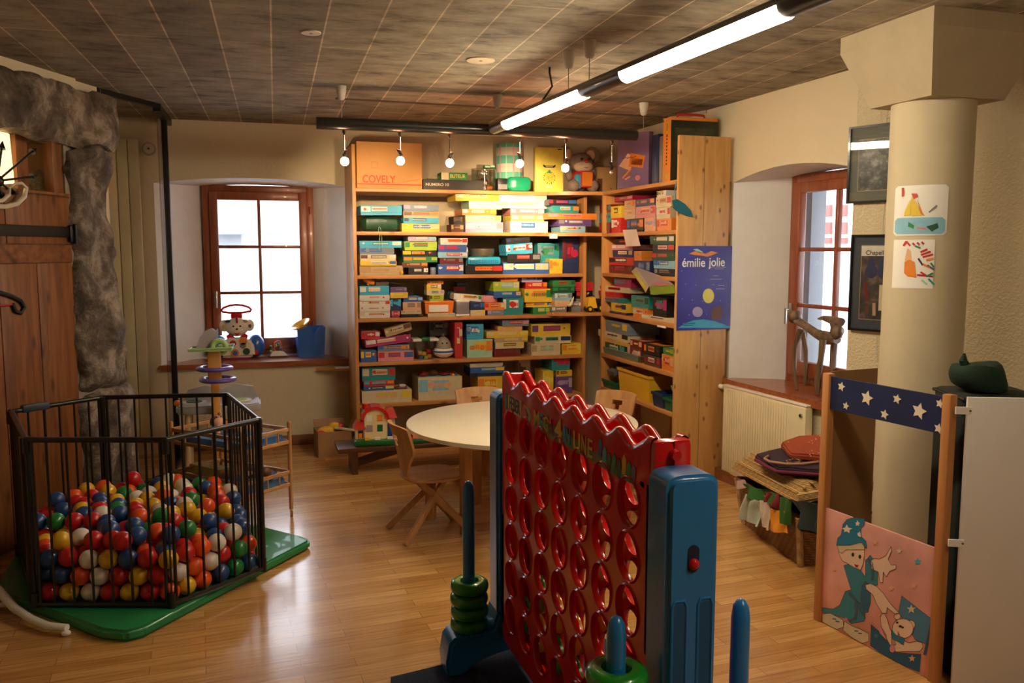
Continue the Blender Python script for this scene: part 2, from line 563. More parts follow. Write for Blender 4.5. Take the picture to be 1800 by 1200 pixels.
ang = frame((-1.18, 5.12), (.43, .903))            # left wall: u along the wall into the room's depth; +y is out of the room
rect_ = [(-1.15, 1.925), (.455, 1.925), (.455, 2.30), (-1.15, 2.30)]
wall('wall_left', ang, -11, 0.60, plaster, rect_, rect_, .33, mat('niche_side', (.16, .065, .025), .6))
mb = MB(); mb.b2((-6, -4, 0), (9, -3.9, CEIL), plaster); struct(mb, 'wall_front')
mb = MB(); mb.b2((-3.2, 5.9, 0), (-3.1, 7.3, CEIL), plaster); struct(mb, 'wall_left')
mb = MB(); mb.b2((.56, .04, 0), (.86, .26, CEIL), plaster); bmesh.ops.transform(mb.bm, matrix=ang, verts=mb.bm.verts); struct(mb, 'wall_left')
# behind the glass partition: the doorway wall turns away to the left
E0 = LA + Vector((.43, .903, 0)).normalized() * .92
mb = MB(); mb.bar((E0.x - .04, E0.y + .02, CEIL / 2), (-3.2, E0.y + .4, CEIL / 2), .06, CEIL, plaster); struct(mb, 'wall_left')
# baseboards
bb = wood('baseboard_wood', (.16, .055, .02), (.26, .10, .04), 'X', .45)
mb = MB(); mb.b2((-.52, YB - .018, 0), (.78, YB, .085), bb, .003); struct(mb, 'baseboard_back')
mb = MB(); mb.bar(W1a + Vector((-.012, -1.9, .04)), W1b + Vector((-.012, 0, .04)), .02, .08, bb); struct(mb, 'baseboard_right')
mb = MB(); mb.bar(W1b + ux3 * .02 + Vector((-.012, 0, .04)), W1b + ux3 * 6 + Vector((-.012, 0, .04)), .02, .08, bb); struct(mb, 'baseboard_right')
# sills
mb = MB()
mb.prism([(-.67, -.035), (.85, -.035), (.85, 0.01), (.60, .46), (-.37, .46), (-.67, .01)], .042, sillwood, frame((0, YB, .662), (1, 0)))
struct(mb, 'trim_1')
mb = MB()
mb.prism([(1.93, -.05), (3.3, -.05), (3.3, 0), (3.118, .002), (3.10, .36), (2.17, .36), (1.955, .002), (1.93, 0)], .045, sillwood, MW @ Matrix.Translation((0, 0, .668)))
struct(mb, 'trim_2')
# ------------------------------------------------------------------ windows
def window(name, M, u0, u1, z0, z1, cols, rows, hu):
    w = thing(name, None, None, M @ Vector(((u0 + u1) / 2, 0, z0))); w['kind'] = 'structure'
    L = Matrix.Translation(-w.location) @ M
    def part(n, f):
        mb = MB(); f(mb); bmesh.ops.transform(mb.bm, matrix=L, verts=mb.bm.verts); return mb.build(n, w)
    F = .055; S = .068
    def fr(mb):
        for a, b in (((u0, -.02, z0), (u0 + F, .05, z1)), ((u1 - F, -.02, z0), (u1, .05, z1)), ((u0 + F, -.02, z1 - F), (u1 - F, .05, z1)), ((u0 + F, -.02, z0), (u1 - F, .05, z0 + F))): mb.b2(a, b, redwood, .004)
    part('window_frame', fr)
    a0, a1, b0, b1 = u0 + F, u1 - F, z0 + F, z1 - F
    def sash(mb):
        for a, b in (((a0, -.045, b0), (a0 + S, .01, b1)), ((a1 - S, -.045, b0), (a1, .01, b1)), ((a0 + S, -.045, b1 - S), (a1 - S, .01, b1)), ((a0 + S, -.045, b0), (a1 - S, .01, b0 + S + .03))): mb.b2(a, b, redwood, .006)
    part('sash', sash)
    g0, g1, h0, h1 = a0 + S, a1 - S, b0 + S + .03, b1 - S
    def mun(mb):
        for i in range(1, cols):
            x = g0 + (g1 - g0) * i / cols; mb.b2((x - .013, -.032, h0), (x + .013, .004, h1), redwood, .004)
        for j in range(1, rows):
            z = h0 + (h1 - h0) * j / rows; mb.b2((g0, -.030, z - .013), (g1, .002, z + .013), redwood, .004)
    part('muntin', mun)
    def pn(mb): mb.b2((g0 - .01, -.014, h0 - .01), (g1 + .01, -.008, h1 + .01), pane)
    part('pane', pn)
    def hd(mb):
        mb.b2((hu - .014, -.058, (z0 + z1) / 2 - .26), (hu + .014, -.045, (z0 + z1) / 2 - .16), steel, .004)
        mb.cyl((hu, -.058, (z0 + z1) / 2 - .2), (hu, -.085, (z0 + z1) / 2 - .2), .008, steel)
        mb.b2((hu - .009, -.098, (z0 + z1) / 2 - .30), (hu + .009, -.083, (z0 + z1) / 2 - .19), steel, .004)
    part('window_handle', hd)
    def hg(mb):
        for z in (z0 + .25, z1 - .2): mb.cyl((u1 - .03 if hu < (u0 + u1) / 2 else u0 + .03, -.05, z - .03), (u1 - .03 if hu < (u0 + u1) / 2 else u0 + .03, -.05, z + .03), .008, redwood)
    part('hinge', hg)
    return w
window('window_1', frame((0, YB + .43), (1, 0)), -.335, .565, .704, 2.14, 2, 3, -.25)
window('window_2', MW @ Matrix.Translation((0, .33, 0)), 2.17, 3.10, .712, 2.10, 2, 3, 2.245)
# ------------------------------------------------------------------ ceiling details
ctr = mat('ceiling_joint', (.10, .075, .055), .8)
mb = MB(); a, b = onz(590, 172, CEIL), onz(1185, 206, CEIL)
mb.bar(a + Vector((0, 0, -.004)), b + Vector((0, 0, -.004)), .022, .01, ctr); struct(mb, 'trim_3')
mb = MB()
mb.bar(onz(1262, 190, CEIL) + Vector((-.02, .1, -.012)), onz(1170, 207, CEIL) + Vector((0, 0, -.012)), .05, .02, mat('pipe_grey', (.4, .38, .35), .5)); struct(mb, 'trim_4')
# ------------------------------------------------------------------ column with capital
colm = mat('painted_concrete', (.56, .48, .33), .75, bump=.12, bscale=30, vary=.03)
cx, cy, cr = 3.02, 3.24, .178
col = thing('column', None, None, (cx, cy, 0)); col['kind'] = 'structure'
mb = MB(); mb.lathe([(cr, 0), (cr, 2.262)], colm, seg=64); mb.build('shaft', col)
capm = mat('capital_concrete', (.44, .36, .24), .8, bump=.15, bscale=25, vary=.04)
mb = MB()
x0, x1, y0, y1 = 2.73 - cx, 3.33 - cx, 2.95 - cy, 3.53 - cy
q = lambda d, z: [(x0 + d, y0 + d, z), (x1 - d, y0 + d, z), (x1 - d, y1 - d, z), (x0 + d, y1 - d, z)]
mb.hull(q(0, 2.525), q(0, CEIL), capm)
mb.hull(q(.10, 2.262), q(0, 2.525), capm)
mb.build('capital', col)
# downstand stub running from the capital towards the wall
mb = MB(); mb.bar((cx + .27, cy - .02, 2.45), (cx + 1.2, cy - .35, 2.45), .3, .3, capm); mb.build('beam', col)
# ------------------------------------------------------------------ left stone doorway, planked door, lamp niche
def LW(u, y, z): return ang @ Vector((u, y, z))
doorway = thing('stone_doorway', 'rough grey stone lintel and jamb around the plank door', 'doorway', LW(.3, 0, 0))
iv = Matrix.Translation(-doorway.location)
def rockslab(lo, hi, nx, ny, nz, seed, amt, name):
    mb = MB(); k = mb.mi(M_stone); bm = mb.bm
    lo, hi = Vector(lo), Vector(hi)
    cache = {}
    def V(i, j, l):
        key = (i, j, l)
        if key not in cache:
            p = Vector((lo.x + (hi.x - lo.x) * i / nx, lo.y + (hi.y - lo.y) * j / ny, lo.z + (hi.z - lo.z) * l / nz))
            c = (lo + hi) / 2
            # round the corners a little
            e = Vector([min(1, min(abs(p[a] - lo[a]), abs(hi[a] - p[a])) / .06) for a in range(3)])
            p += (c - p).normalized() * .03 * ((1 - e.x) + (1 - e.y) + (1 - e.z) - 1 if (1 - e.x) + (1 - e.y) + (1 - e.z) > 1 else 0)
            p += noise.noise_vector(p * 4 + Vector((seed, 0, 0))) * amt + noise.noise_vector(p * 11 + Vector((0, seed, 0))) * amt * .5
            cache[key] = bm.verts.new(p)
        return cache[key]
    for i in range(nx):
        for l in range(nz):
            for j in (0, ny): bm.faces.new((V(i, j, l), V(i + 1, j, l), V(i + 1, j, l + 1), V(i, j, l + 1))).material_index = k
    for j in range(ny):
        for l in range(nz):
            for i in (0, nx): bm.faces.new((V(i, j, l), V(i, j + 1, l), V(i, j + 1, l + 1), V(i, j, l + 1))).material_index = k
    for i in range(nx):
        for j in range(ny):
            for l in (0, nz): bm.faces.new((V(i, j, l), V(i + 1, j, l), V(i + 1, j + 1, l), V(i, j + 1, l))).material_index = k
    bmesh.ops.transform(bm, matrix=iv @ ang, verts=bm.verts)
    return mb.build(name, doorway, angle=60)
rockslab((-1.6, -.05, 2.215), (.985, .30, 2.545), 70, 8, 14, 3, .048, 'lintel')
rockslab((.45, -.05, 1.15), (.86, .30, 2.225), 14, 8, 36, 9, .055, 'jamb_stone')
rockslab((.45, -.06, .72), (.90, .30, 1.30), 14, 8, 20, 17, .055, 'jamb_stone')
rockslab((.45, -.08, 0), (.96, .30, .76), 16, 8, 24, 23, .06, 'jamb_stone')
mb = MB(); mb.b2((.44, -.012, 0), (.72, .02, 2.26), mat('stone_mortar', (.26, .22, .18), .9, bump=.5, bscale=20, vary=.2))
bmesh.ops.transform(mb.bm, matrix=iv @ ang, verts=mb.bm.verts); mb.build('mortar', doorway)
oldwood = wood('old_pine', (.14, .042, .010), (.27, .10, .026), 'Z', .5, knots=.5)
oldwoodh = wood('old_pine_rail', (.14, .042, .010), (.27, .10, .026), 'X', .5, knots=.5)
dr = thing('door_1', None, None, LW(0, .0, 0)); dr['kind'] = 'structure'; iv = Matrix.Translation(-dr.location)
def dpart(name, f, parent=None):
    mb = MB(); f(mb); bmesh.ops.transform(mb.bm, matrix=iv @ ang, verts=mb.bm.verts); return mb.build(name, parent or dr)
def dp(mb):
    for u in (-1.15, -.84, -.53, -.235, .1, .2):
        pass
    us = [-1.15, -.80, -.47, -.135, .155, .455]
    for a, b in zip(us, us[1:]): mb.b2((a + .0025, -.02, .02), (b - .0025, .02, 1.53), oldwood, .004)
    us = [-1.15, -.72, -.06, .455]
    for a, b in zip(us, us[1:]): mb.b2((a + .0025, -.02, 1.635), (b - .0025, .02, 1.915), oldwood, .004)
dpart('plank', dp)
dpart('rail', lambda mb: mb.b2((-1.15, -.024, 1.532), (.455, .02, 1.632), oldwoodh, .005))
def hinge(mb):
    mb.b2((-1.1, -.034, 1.675), (.44, -.025, 1.735), blackmetal, .003)
    mb.b2((.42, -.045, 1.645), (.53, -.02, 1.745), blackmetal, .01)
    mb.cyl((.455, -.05, 1.64), (.455, -.05, 1.75), .012, blackmetal)
dpart('strap_hinge', hinge)
# things of the upper opening: warm lamp, weather vane, horns
nich = thing('trim_5', None, None, LW(0, .1, 1.92)); nich['kind'] = 'structure'; iv = Matrix.Translation(-nich.location)
cr_ = mat('niche_cream', (.72, .58, .33), .8)
def nb(mb):
    mb.b2((-1.15, .30, 1.92), (.47, .33, 2.25), cr_)
    mb.b2((-1.15, -.02, 1.90), (.47, .30, 1.925), oldwoodh)
dpart('niche_back', nb, nich)
dpart('niche_post', lambda mb: (mb.b2((.36, -.0, 1.926), (.455, .06, 2.24), oldwood, .006), mb.b2((.20, .10, 1.926), (.29, .16, 2.24), oldwood)), nich)
def at_door(px, py, y=-.03): return onp(px, py, LW(0, y, 0), (.903, -.43, 0))
lc = LW(.02, .15, 1.93)
lp = thing('niche_lamp', 'lit cream lampshade in the opening above the plank door', 'lamp', lc)
shade_m = mat('lamp_shade', (.9, .8, .55), .8, emit=(1, .72, .33), es=1.7)
mb = MB(); mb.lathe([(.135, .03), (.125, .285)], shade_m, cap=False, seg=32); mb.build('lamp_shade', lp)
mb = MB(); mb.lathe([(.05, 0), (.05, .012), (.012, .02), (.012, .12)], blackmetal); mb.build('base', lp)
mb = MB(); mb.sph((0, 0, .15), .03, mat('bulb_warm', (1, .8, .5), emit=(1, .7, .35), es=14)); mb.build('bulb', lp)
l = light('lamp_glow', 'POINT', LW(-.3, .12, 2.1), 1.6, WARM, shadow_soft_size=.06)
wv = thing('weather_vane', 'dark wrought iron rose of arrows above the plank door', 'ornament', at_door(-5, 318))
mb = MB(); o = wv.location
for px, py in ((4, 252), (62, 262), (62, 310), (30, 340), (5, 350), (-40, 300)):
    p = at_door(px, py) - o
    mb.cyl((0, 0, 0), p, .006, blackmetal)
    d = p.normalized()
    mb.cyl(p - d * .03, p + d * .012, .02, blackmetal, .002, seg=8)
mb.sph((0, 0, 0), .032, blackmetal)
mb.build('arrow', wv)
mb = MB(); mb.cyl((0, 0, 0), (0, 0, 1.925 - o.z), .009, blackmetal); mb.build('rod', wv)
hn = MB(); bone = mat('bone', (.62, .54, .42), .4)
hp = lambda px, py: at_door(px, py, -.06)
hn.tube([hp(-20, 362), hp(10, 363), hp(30, 358), hp(43, 345), hp(46, 330), hp(38, 322), hp(26, 323), hp(18, 330)], [.012, .013, .013, .012, .011, .009, .007, .004], bone)
hn.tube([hp(-20, 355), hp(5, 352), hp(16, 342), hp(17, 330), hp(8, 324)], [.009, .01, .009, .007, .004], bone)
tag(hn.build('scroll_bracket'), 'pale curled scroll bracket lying on top of the plank door', 'ornament')
# black and red strap hanging on the plank door at the picture's left edge
st = thing('belt_strap', 'black strap with red cord hung on the left plank door', 'strap', at_door(0, 520))
mb = MB(); o = st.location; bl = mat('black_webbing', (.015, .015, .015), .6)
mb.tube([at_door(x, y) - o for x, y in ((-25, 512), (0, 514), (20, 520), (36, 528), (43, 540), (36, 550), (27, 546), (22, 534))], .012, bl)
mb.build('webbing', st)
mb = MB(); mb.tube([at_door(x, y, -.035) - o for x, y in ((-25, 510), (5, 516), (28, 523))], .005, pal('crimson')); mb.tube([at_door(x, y, -.03) - o for x, y in ((-25, 537), (5, 537), (22, 535))], .005, pal('crimson')); mb.build('cord', st)
# ------------------------------------------------------------------ glass partition
gp = thing('glass_partition', 'clear glass screen with black steel frame beside the stone jamb', 'partition', (-.553, 6.5, 0))
o = gp.location
C0, C1, C2 = Vector((-.86, 5.93, 0)), Vector((-.553, 6.44, 0)), Vector((-.537, YB, 0))
mb = MB()
mb.bar(C0 - o + Vector((0, 0, 2.585)), C1 - o + Vector((0, 0, 2.585)), .04, .03, blackmetal)
mb.build('top_rail', gp)
mb = MB(); mb.bar(C1 - o + Vector((0, 0, 2.575)), C2 - o + Vector((0, 0, 2.575)), .05, .05, blackmetal); mb.build('top_rail', gp)
mb = MB(); mb.bar(C1 - o + Vector((0, 0, .015)), C2 - o + Vector((0, 0, .015)), .04, .03, blackmetal); mb.bar(C0 - o + Vector((0, 0, .015)), C1 - o + Vector((0, 0, .015)), .04, .03, blackmetal); mb.build('bottom_rail', gp)
mb = MB(); mb.b2((-.575 - o.x, 6.86 - o.y, 0), (-.525 - o.x, 6.92 - o.y, 2.575), blackmetal, .004); mb.build('post', gp)
gg = glassmat('screen_glass', (.97, .965, .94))
mb = MB(); mb.bar(C0 - o + Vector((0, 0, 1.3)), C1 - o + Vector((0, 0, 1.3)), .01, 2.54, gg); mb.build('pane', gp)
mb = MB(); mb.bar(C1 - o + Vector((0, .006, 1.3)), Vector((-.55, 6.85, 1.3)) - o, .01, 2.54, gg); mb.build('pane', gp)
# tall radiator on the back wall behind the glass
enam = mat('cream_enamel', (.78, .69, .46), .35, coat=.3)
tr = thing('tall_radiator', 'tall cream fluted radiator behind the glass screen', 'radiator', (-.86, YB - .06, 0))
mb = MB()
for i in range(5): mb.b2((-.28 + i * .079, -.02, .12), (-.28 + i * .079 + .074, .03, 2.43), enam, .004)
mb.build('column_panel', tr)
for z in (.3, 2.2): mb = MB(); mb.cyl((-.1, .028, z), (-.1, .05, z), .02, steel); mb.build('wall_bracket', tr)
mb = MB(); c = ony(262, 262, YB - .0)
mb.cyl((c.x, YB, c.z), (c.x, YB - .03, c.z), .05, mat('grey_plastic', (.35, .33, .3), .5), seg=24); mb.cyl((c.x, YB - .03, c.z), (c.x, YB - .036, c.z), .038, mat('dial_face', (.62, .57, .45), .5), seg=24); mb.cyl((c.x, YB - .036, c.z), (c.x, YB - .045, c.z), .008, blackmetal)
tag(mb.build('wall_thermometer'), 'small round grey dial on the wall behind the glass', 'thermometer')
# ------------------------------------------------------------------ outside
outw = mat('render_white', (.8, .8, .8), .8); outg = mat('render_grey', (.30, .31, .34), .8); outr = mat('roof_tiles', (.45, .36, .33), .8, vary=.2, vscale=3)
gr_ = mat('street_asphalt', (.45, .45, .45), .9)
mb = MB(); mb.b2((-14, 9.05, -.4), (26, 30, -.3), gr_); mb.b2((9.05, -12, -.4), (26, 9.05, -.3), gr_); struct(mb, 'ground')
YO = 15
ob = thing('house', 'pale rendered house with grey gutter seen through the left window', 'building', (0, YO, -.3))
iv = Matrix.Translation((0, -YO, .3))
def opart(name, f):
    mb = MB(); f(mb); bmesh.ops.transform(mb.bm, matrix=iv, verts=mb.bm.verts); return mb.build(name, ob)
g0 = ony(450, 398, YO).z
opart('wall', lambda mb: mb.b2((-8, YO, -.3), (9, YO + 5, g0), outw))
opart('roof', lambda mb: mb.hull([(-8, YO - .3, g0), (9, YO - .3, g0), (9, YO + 5, g0), (-8, YO + 5, g0)], [(-8, YO - .3, g0 + .05), (9, YO - .3, g0 + .05), (9, YO + 5, g0 + 2.5), (-8, YO + 5, g0 + 2.5)], outr))
opart('gutter', lambda mb: mb.cyl((-8, YO - .32, g0 - .04), (9, YO - .32, g0 - .04), .1, mat('zinc', (.35, .38, .40), .5)))
a, b = ony(383, 408, YO), ony(426, 484, YO)
opart('shutter', lambda mb: mb.b2((a.x, YO - .06, b.z), (b.x, YO, a.z), outg))
XO = 11
ob = thing('town_house', 'white house with red shutters seen through the right window', 'building', (XO, 14, -.3))
iv = Matrix.Translation((-XO, -14, .3))
opart('wall', lambda mb: mb.b2((XO, 9.5, -.3), (XO + 5, 22, 7), outw))
rs = mat('red_shutter', (.42, .10, .08), .6)
for x0_, y0_, x1_, y1_ in ((1450, 361, 1463, 380), (1475, 361, 1490, 380), (1450, 391, 1463, 411), (1475, 391, 1490, 411), (1450, 418, 1463, 428), (1475, 418, 1490, 428)):
    a, b = onx(x0_, y0_, XO), onx(x1_, y1_, XO)
    opart('shutter', lambda mb: mb.b2((XO - .06, min(a.y, b.y), min(a.z, b.z)), (XO, max(a.y, b.y), max(a.z, b.z)), rs))
# open grey shutter just outside the right window
mb = MB(); sa, sb_ = onx(1419, 450, 3.68), onx(1444, 450, 3.98)
mb.bar((sa.x, sa.y, 1.42), (sb_.x, sb_.y, 1.42), .04, 1.35, mat('grey_blue_shutter', (.26, .30, .36), .7), bev=.004)
tag(mb.build('window_shutter'), 'grey blue shutter folded open outside the right window', 'shutter')
# ================================================================== BOOKCASES
pineX = wood('pine_shelf', (.46, .20, .055), (.62, .31, .10), 'X', .42, knots=.55)
pineY = wood('pine_shelf_side', (.46, .20, .055), (.62, .31, .10), 'Y', .42, knots=.55)
pineZ = wood('pine_upright', (.46, .20, .055), (.62, .31, .10), 'Z', .42, knots=.6)
pinePanel = wood('pine_panel', (.56, .30, .10), (.70, .41, .15), 'Z', .42, knots=1.1, board=.2)
YF, YBK = 6.65, 7.14           # back bookcase
XS0, XS1 = .815, 2.715
SH = [2.075, 1.745, 1.408, 1.072, .728, .398]        # shelf surfaces
back = thing('bookcase', 'pine bookcase along the back wall packed with board games', 'bookcase', ((XS0 + XS1) / 2, (YF + YBK) / 2, 0))
o = back.location
def sp(name, lo, hi, m, par=back, bev=.002, lab=None):
    mb = MB(); mb.b2(Vector(lo) - par.location, Vector(hi) - par.location, m, bev)
    p = mb.build(name, par)
    if lab: p['label'] = lab
    return p
sp('side_panel', (XS0 - .028, YF - .01, 0), (XS0, YBK, 2.40), pineZ)
sp('side_panel', (XS1 - .028, YF, 0), (XS1, YBK, 2.075), pineZ)
for i, z in enumerate(SH):
    sp('shelf_board', (XS0 + .001, YF, z - .028), (XS1 - .03, YBK, z), pineX)
sp('shelf_board', (XS0 + .001, YF + .02, .05), (XS1 - .03, YBK, .078), pineX)
mb = MB(); mb.b2((XS0 - o.x, YF + .03 - o.y, 0), (XS1 - .03 - o.x, YF + .045 - o.y, .05), pineX); mb.build('plinth', back)
# side bookcase: open towards -x
XF, XBK = 2.79, 3.165
YS0, YS1 = 5.235, 6.49
SD = [2.075, 1.738, 1.418, 1.095, .755, .475]
side = thing('bookcase', 'pine bookcase on the right wall with poster covered end panel', 'bookcase', ((XF + XBK) / 2, (YS0 + YS1) / 2, 0))
sp('end_panel', (XF - .005, YS0 - .028, 0), (XBK + .01, YS0, 2.365), pinePanel, side, lab='wide knotty pine end panel')
sp('side_panel', (XF, YS1, 0), (XBK, YS1 + .028, 2.075), pineZ, side)
for z in SD:
    sp('shelf_board', (XF, YS0 + .001, z - .028), (XBK, YS1, z), pineY, side)
sp('shelf_board', (XF + .02, YS0 + .001, .05), (XBK, YS1, .078), pineY, side)
sp('back_batten', (XBK - .02, 5.9, 0), (XBK, 5.95, 2.07), pineZ, side)
# rounded corner shelves joining the two
corner = thing('corner_shelf', 'curved corner shelves bridging the back and right bookcases', 'shelf', (2.9, 6.8, 0))
for z in (2.073, 1.742, 1.09):
    mb = MB()
    p0, p1 = Vector((XS1 - .33, YF)), Vector((XF, YS1 - .12)); c = Vector((XS1 - .02, YS1 + .03))
    pts = []
    # bulging front edge, then round the back
    A, B, C_ = Vector((XS1 - .35, YF + .004)), Vector((XS1 - .2, 6.50)), Vector((XF + .0, 6.505))
    for i in range(9):
        t = i / 8; pts.append(A * (1 - t) ** 2 + B * 2 * t * (1 - t) + C_ * t * t)
    pts = [Vector((p.x, p.y)) for p in pts] + [Vector((3.12, 6.525)), Vector((3.11, 7.12)), Vector((XS1 + .005, 7.12)), Vector((XS1 + .005, YF - .004)), Vector((XS1 - .35, YF - .004))]
    mb.prism([(p.x, p.y) for p in pts], .028, pineX, Matrix.Translation(Vector((0, 0, z - .026)) - corner.location))
    mb.build('shelf_board', corner)
# small cup of things taped on shelf edges: white labels
paper = mat('white_paper', (.82, .80, .76), .6, vary=.02)
for (x0_, y0_, x1_, y1_), nm in (((972, 411, 986, 419), 'right end of the second shelf'), ((1155, 571, 1170, 577), 'fourth shelf of the right bookcase')):
    if x1_ < 1040:
        a, b = ony(x0_, y0_, 6.49), ony(x1_, y1_, 6.49)
        mb = MB(); mb.b2((a.x, 6.57, b.z), (b.x, 6.574, a.z), paper)
    else:
        a, b = onx(x0_, y0_, 2.785), onx(x1_, y1_, 2.785)
        mb = MB(); mb.b2((2.785, b.y, b.z), (2.789, a.y, a.z), paper)
    tag(mb.build('shelf_label'), 'small white paper tag stuck on the edge, ' + nm, 'tag')
# ================================================================== TABLE AND CHAIRS
lam = mat('cream_laminate', (.80, .72, .56), .32, vary=.02, coat=.2)
beech = wood('beech', (.43, .20, .075), (.56, .30, .125), 'Z', .4)
beechX = wood('beech_top', (.43, .20, .075), (.56, .30, .125), 'X', .4)
tbl = thing('round_table', 'round cream topped table with beech legs beside the red game', 'table', (1.53, 4.73, 0))
mb = MB(); mb.lathe([(.665, .572), (.68, .576), (.68, .598), (.672, .602)], lam, seg=72); mb.build('tabletop', tbl)
for k in range(4):
    a = R(205 + 90 * k); x, y = .43 * math.cos(a), .43 * math.sin(a)
    mb = MB(); mb.box((x, y, .286), (.055, .055, .572), beech, rot=a, bev=.004); mb.build('leg', tbl)
    a2 = R(205 + 90 * (k + 1)); x2, y2 = .43 * math.cos(a2), .43 * math.sin(a2)
    d = Vector((x2 - x, y2 - y, 0)).normalized() * .028
    mb = MB(); mb.bar(Vector((x, y, .53)) + d, Vector((x2, y2, .53)) - d, .022, .08, beechX); mb.build('apron', tbl)
def make_chair(label):
    """low beech chair: rounded seat, four crossing legs, one curved ply back with a half-moon hole; faces +x"""
    t = thing('kids_chair', label, 'chair', group='low beech chairs round the table')
    mb = MB()
    pts = []
    for i in range(28):
        a = 2 * PI * i / 28
        e = 2 / 3.0
        c_, s_ = math.cos(a), math.sin(a)
        pts.append((.165 * abs(c_) ** e * (1 if c_ > 0 else -1), (.17 + .012 * c_) * abs(s_) ** e * (1 if s_ > 0 else -1)))
    mb.prism(pts, .02, beechX, Matrix.Translation((0, 0, .33)))
    bmesh.ops.bevel(mb.bm, geom=[e for e in mb.bm.edges if abs(e.verts[0].co.z - e.verts[1].co.z) < 1e-6], offset=.006, segments=2, affect='EDGES')
    mb.build('seat', t)
    for sy in (-1, 1):
        for sx in (-1, 1):
            mb = MB()
            mb.bar((-sx * .09, sy * .035, .333), (sx * .205, sy * .165, .004), .022, .036, beech, .003)
            mb.build('leg', t)
    mb = MB(); mb.box((0, 0, .20), (.05, .05, .26), beech, rot=R(45), bev=.006); mb.build('pedestal', t)
    # back: grid bent round the sitter, leaning backwards, hole cut from the grid
    mb = MB(); bm = mb.bm; k = mb.mi(beech)
    nu, nv = 16, 10
    def P(i, j, off):
        v = j / nv; z = .335 + .315 * v
        w = .052 + .10 * min(1, (v * 1.9)) ** 1.6
        if v > .55: w = .148 + .012 * v
        y = w * (2 * i / nu - 1)
        if j == nv: z -= .012 * abs(2 * i / nu - 1) ** 4
        x = -.150 - .040 * v - .035 * v * v + y * y * 1.6
        return Vector((x + off, y, z))
    cells = {(i, j) for i in range(nu) for j in range(nv)} - {(i, 7) for i in range(6, 10)} - {(7, 6), (8, 6)}
    V = {}
    def g(i, j, s):
        if (i, j, s) not in V: V[i, j, s] = bm.verts.new(P(i, j, .007 * s))
        return V[i, j, s]
    for i, j in cells:
        for s in (-1, 1): bm.faces.new((g(i, j, s), g(i + 1, j, s), g(i + 1, j + 1, s), g(i, j + 1, s))).material_index = k
        for (a, b), nb in ((((i, j), (i + 1, j)), (i, j - 1)), (((i, j + 1), (i + 1, j + 1)), (i, j + 1)), (((i, j), (i, j + 1)), (i - 1, j)), (((i + 1, j), (i + 1, j + 1)), (i + 1, j))):
            if nb not in cells: bm.faces.new((g(*a, -1), g(*b, -1), g(*b, 1), g(*a, 1))).material_index = k
    mb.build('backrest', t)
    return t
ch = make_chair('low beech chair on the left of the round table')
ch.location = (.96, 4.66, 0); ch.rotation_euler.z = R(8)
for loc, rz, lb in (((1.52, 5.50, 0), -86, 'low beech chair behind the round table against the bookcase'),
                    ((2.22, 5.16, 0), 212, 'low beech chair on the far right of the round table')):
    c = copy_tree(ch); c.location = loc; c.rotation_euler.z = R(rz); c['label'] = lb
# ================================================================== BENCH WITH TOYS
dk = wood('dark_bench_wood', (.055, .018, .007), (.12, .042, .017), 'X', .4, coat=.2)
bn = thing('low_bench', 'low dark wooden bench in front of the back bookcase', 'bench', (1.30, 6.17, 0))
mb = MB(); mb.b2((-.72, -.15, .165), (.72, .15, .20), dk, .006); mb.build('seat_plank', bn)
for x in (-.60, .60):
    mb = MB(); mb.hull([(x - .02, -.12, 0), (x + .02, -.12, 0), (x + .02, .12, 0), (x - .02, .12, 0)], [(x - .02, -.14, .164), (x + .02, -.14, .164), (x + .02, .14, .164), (x - .02, .14, .164)], dk); mb.build('leg', bn)
for s in (-1, 1):
    mb = MB(); mb.hull([(s * .579, -.012, .03), (s * .12, -.012, .145), (s * .12, .012, .145), (s * .579, .012, .03)], [(s * .579, -.012, .09), (s * .30, -.012, .164), (s * .30, .012, .164), (s * .579, .012, .09)], dk); mb.build('brace', bn)
# play house
th = thing('toy_house', 'cream toy house with red roofs on the bench end', 'toy', (.87, 6.14, .20), R(-4))
pr, pg, pc, pw = mat('red_plastic', (.60, .012, .008), .22, coat=.5), mat('green_plastic', (.01, .13, .035), .3, coat=.4), mat('cream_plastic', (.82, .66, .36), .35, coat=.3), mat('white_plastic', (.82, .80, .76), .35, coat=.3)
py_, pb, po, pt = mat('yellow_plastic', (.85, .50, .03), .3, coat=.4), mat('blue_plastic', (.02, .12, .50), .3, coat=.4), mat('orange_plastic', (.85, .22, .02), .3, coat=.4), mat('navy_plastic', (.02, .05, .22), .35)
mb = MB(); mb.b2((-.165, -.10, 0), (.165, .10, .045), pg, .015); mb.build('base', th)
mb = MB()
mb.prism([(-.09, .045), (.065, .045), (.065, .20), (.045, .245), (.01, .262), (-.035, .262), (-.07, .245), (-.09, .20)], .13, pc, Matrix.Translation((0, .065, 0)) @ Matrix.Rotation(R(90), 4, 'X'))
mb.b2((.06, -.05, .045), (.13, .06, .20), pc, .003); mb.b2((-.155, -.05, .045), (-.085, .06, .13), pc, .003)
mb.build('wall', th)
mb = MB(); pts = []
for i in range(13):
    a = PI * i / 12; pts.append((.10 * math.cos(a) - .0125, .19 + .095 * math.sin(a)))
pin = [(.083 * math.cos(PI * i / 12) - .0125, .185 + .08 * math.sin(PI * i / 12)) for i in range(12, -1, -1)]
mb.prism(pts + pin, .16, pr, Matrix.Translation((0, .08, 0)) @ Matrix.Rotation(R(90), 4, 'X')); mb.build('main_roof', th)
mb = MB(); mb.hull([(.05, -.075, .195), (.145, -.075, .195), (.145, .075, .195), (.05, .075, .195)], [(.07, -.055, .255), (.125, -.055, .255), (.125, .055, .255), (.07, .055, .255)], pr); mb.build('side_roof', th)
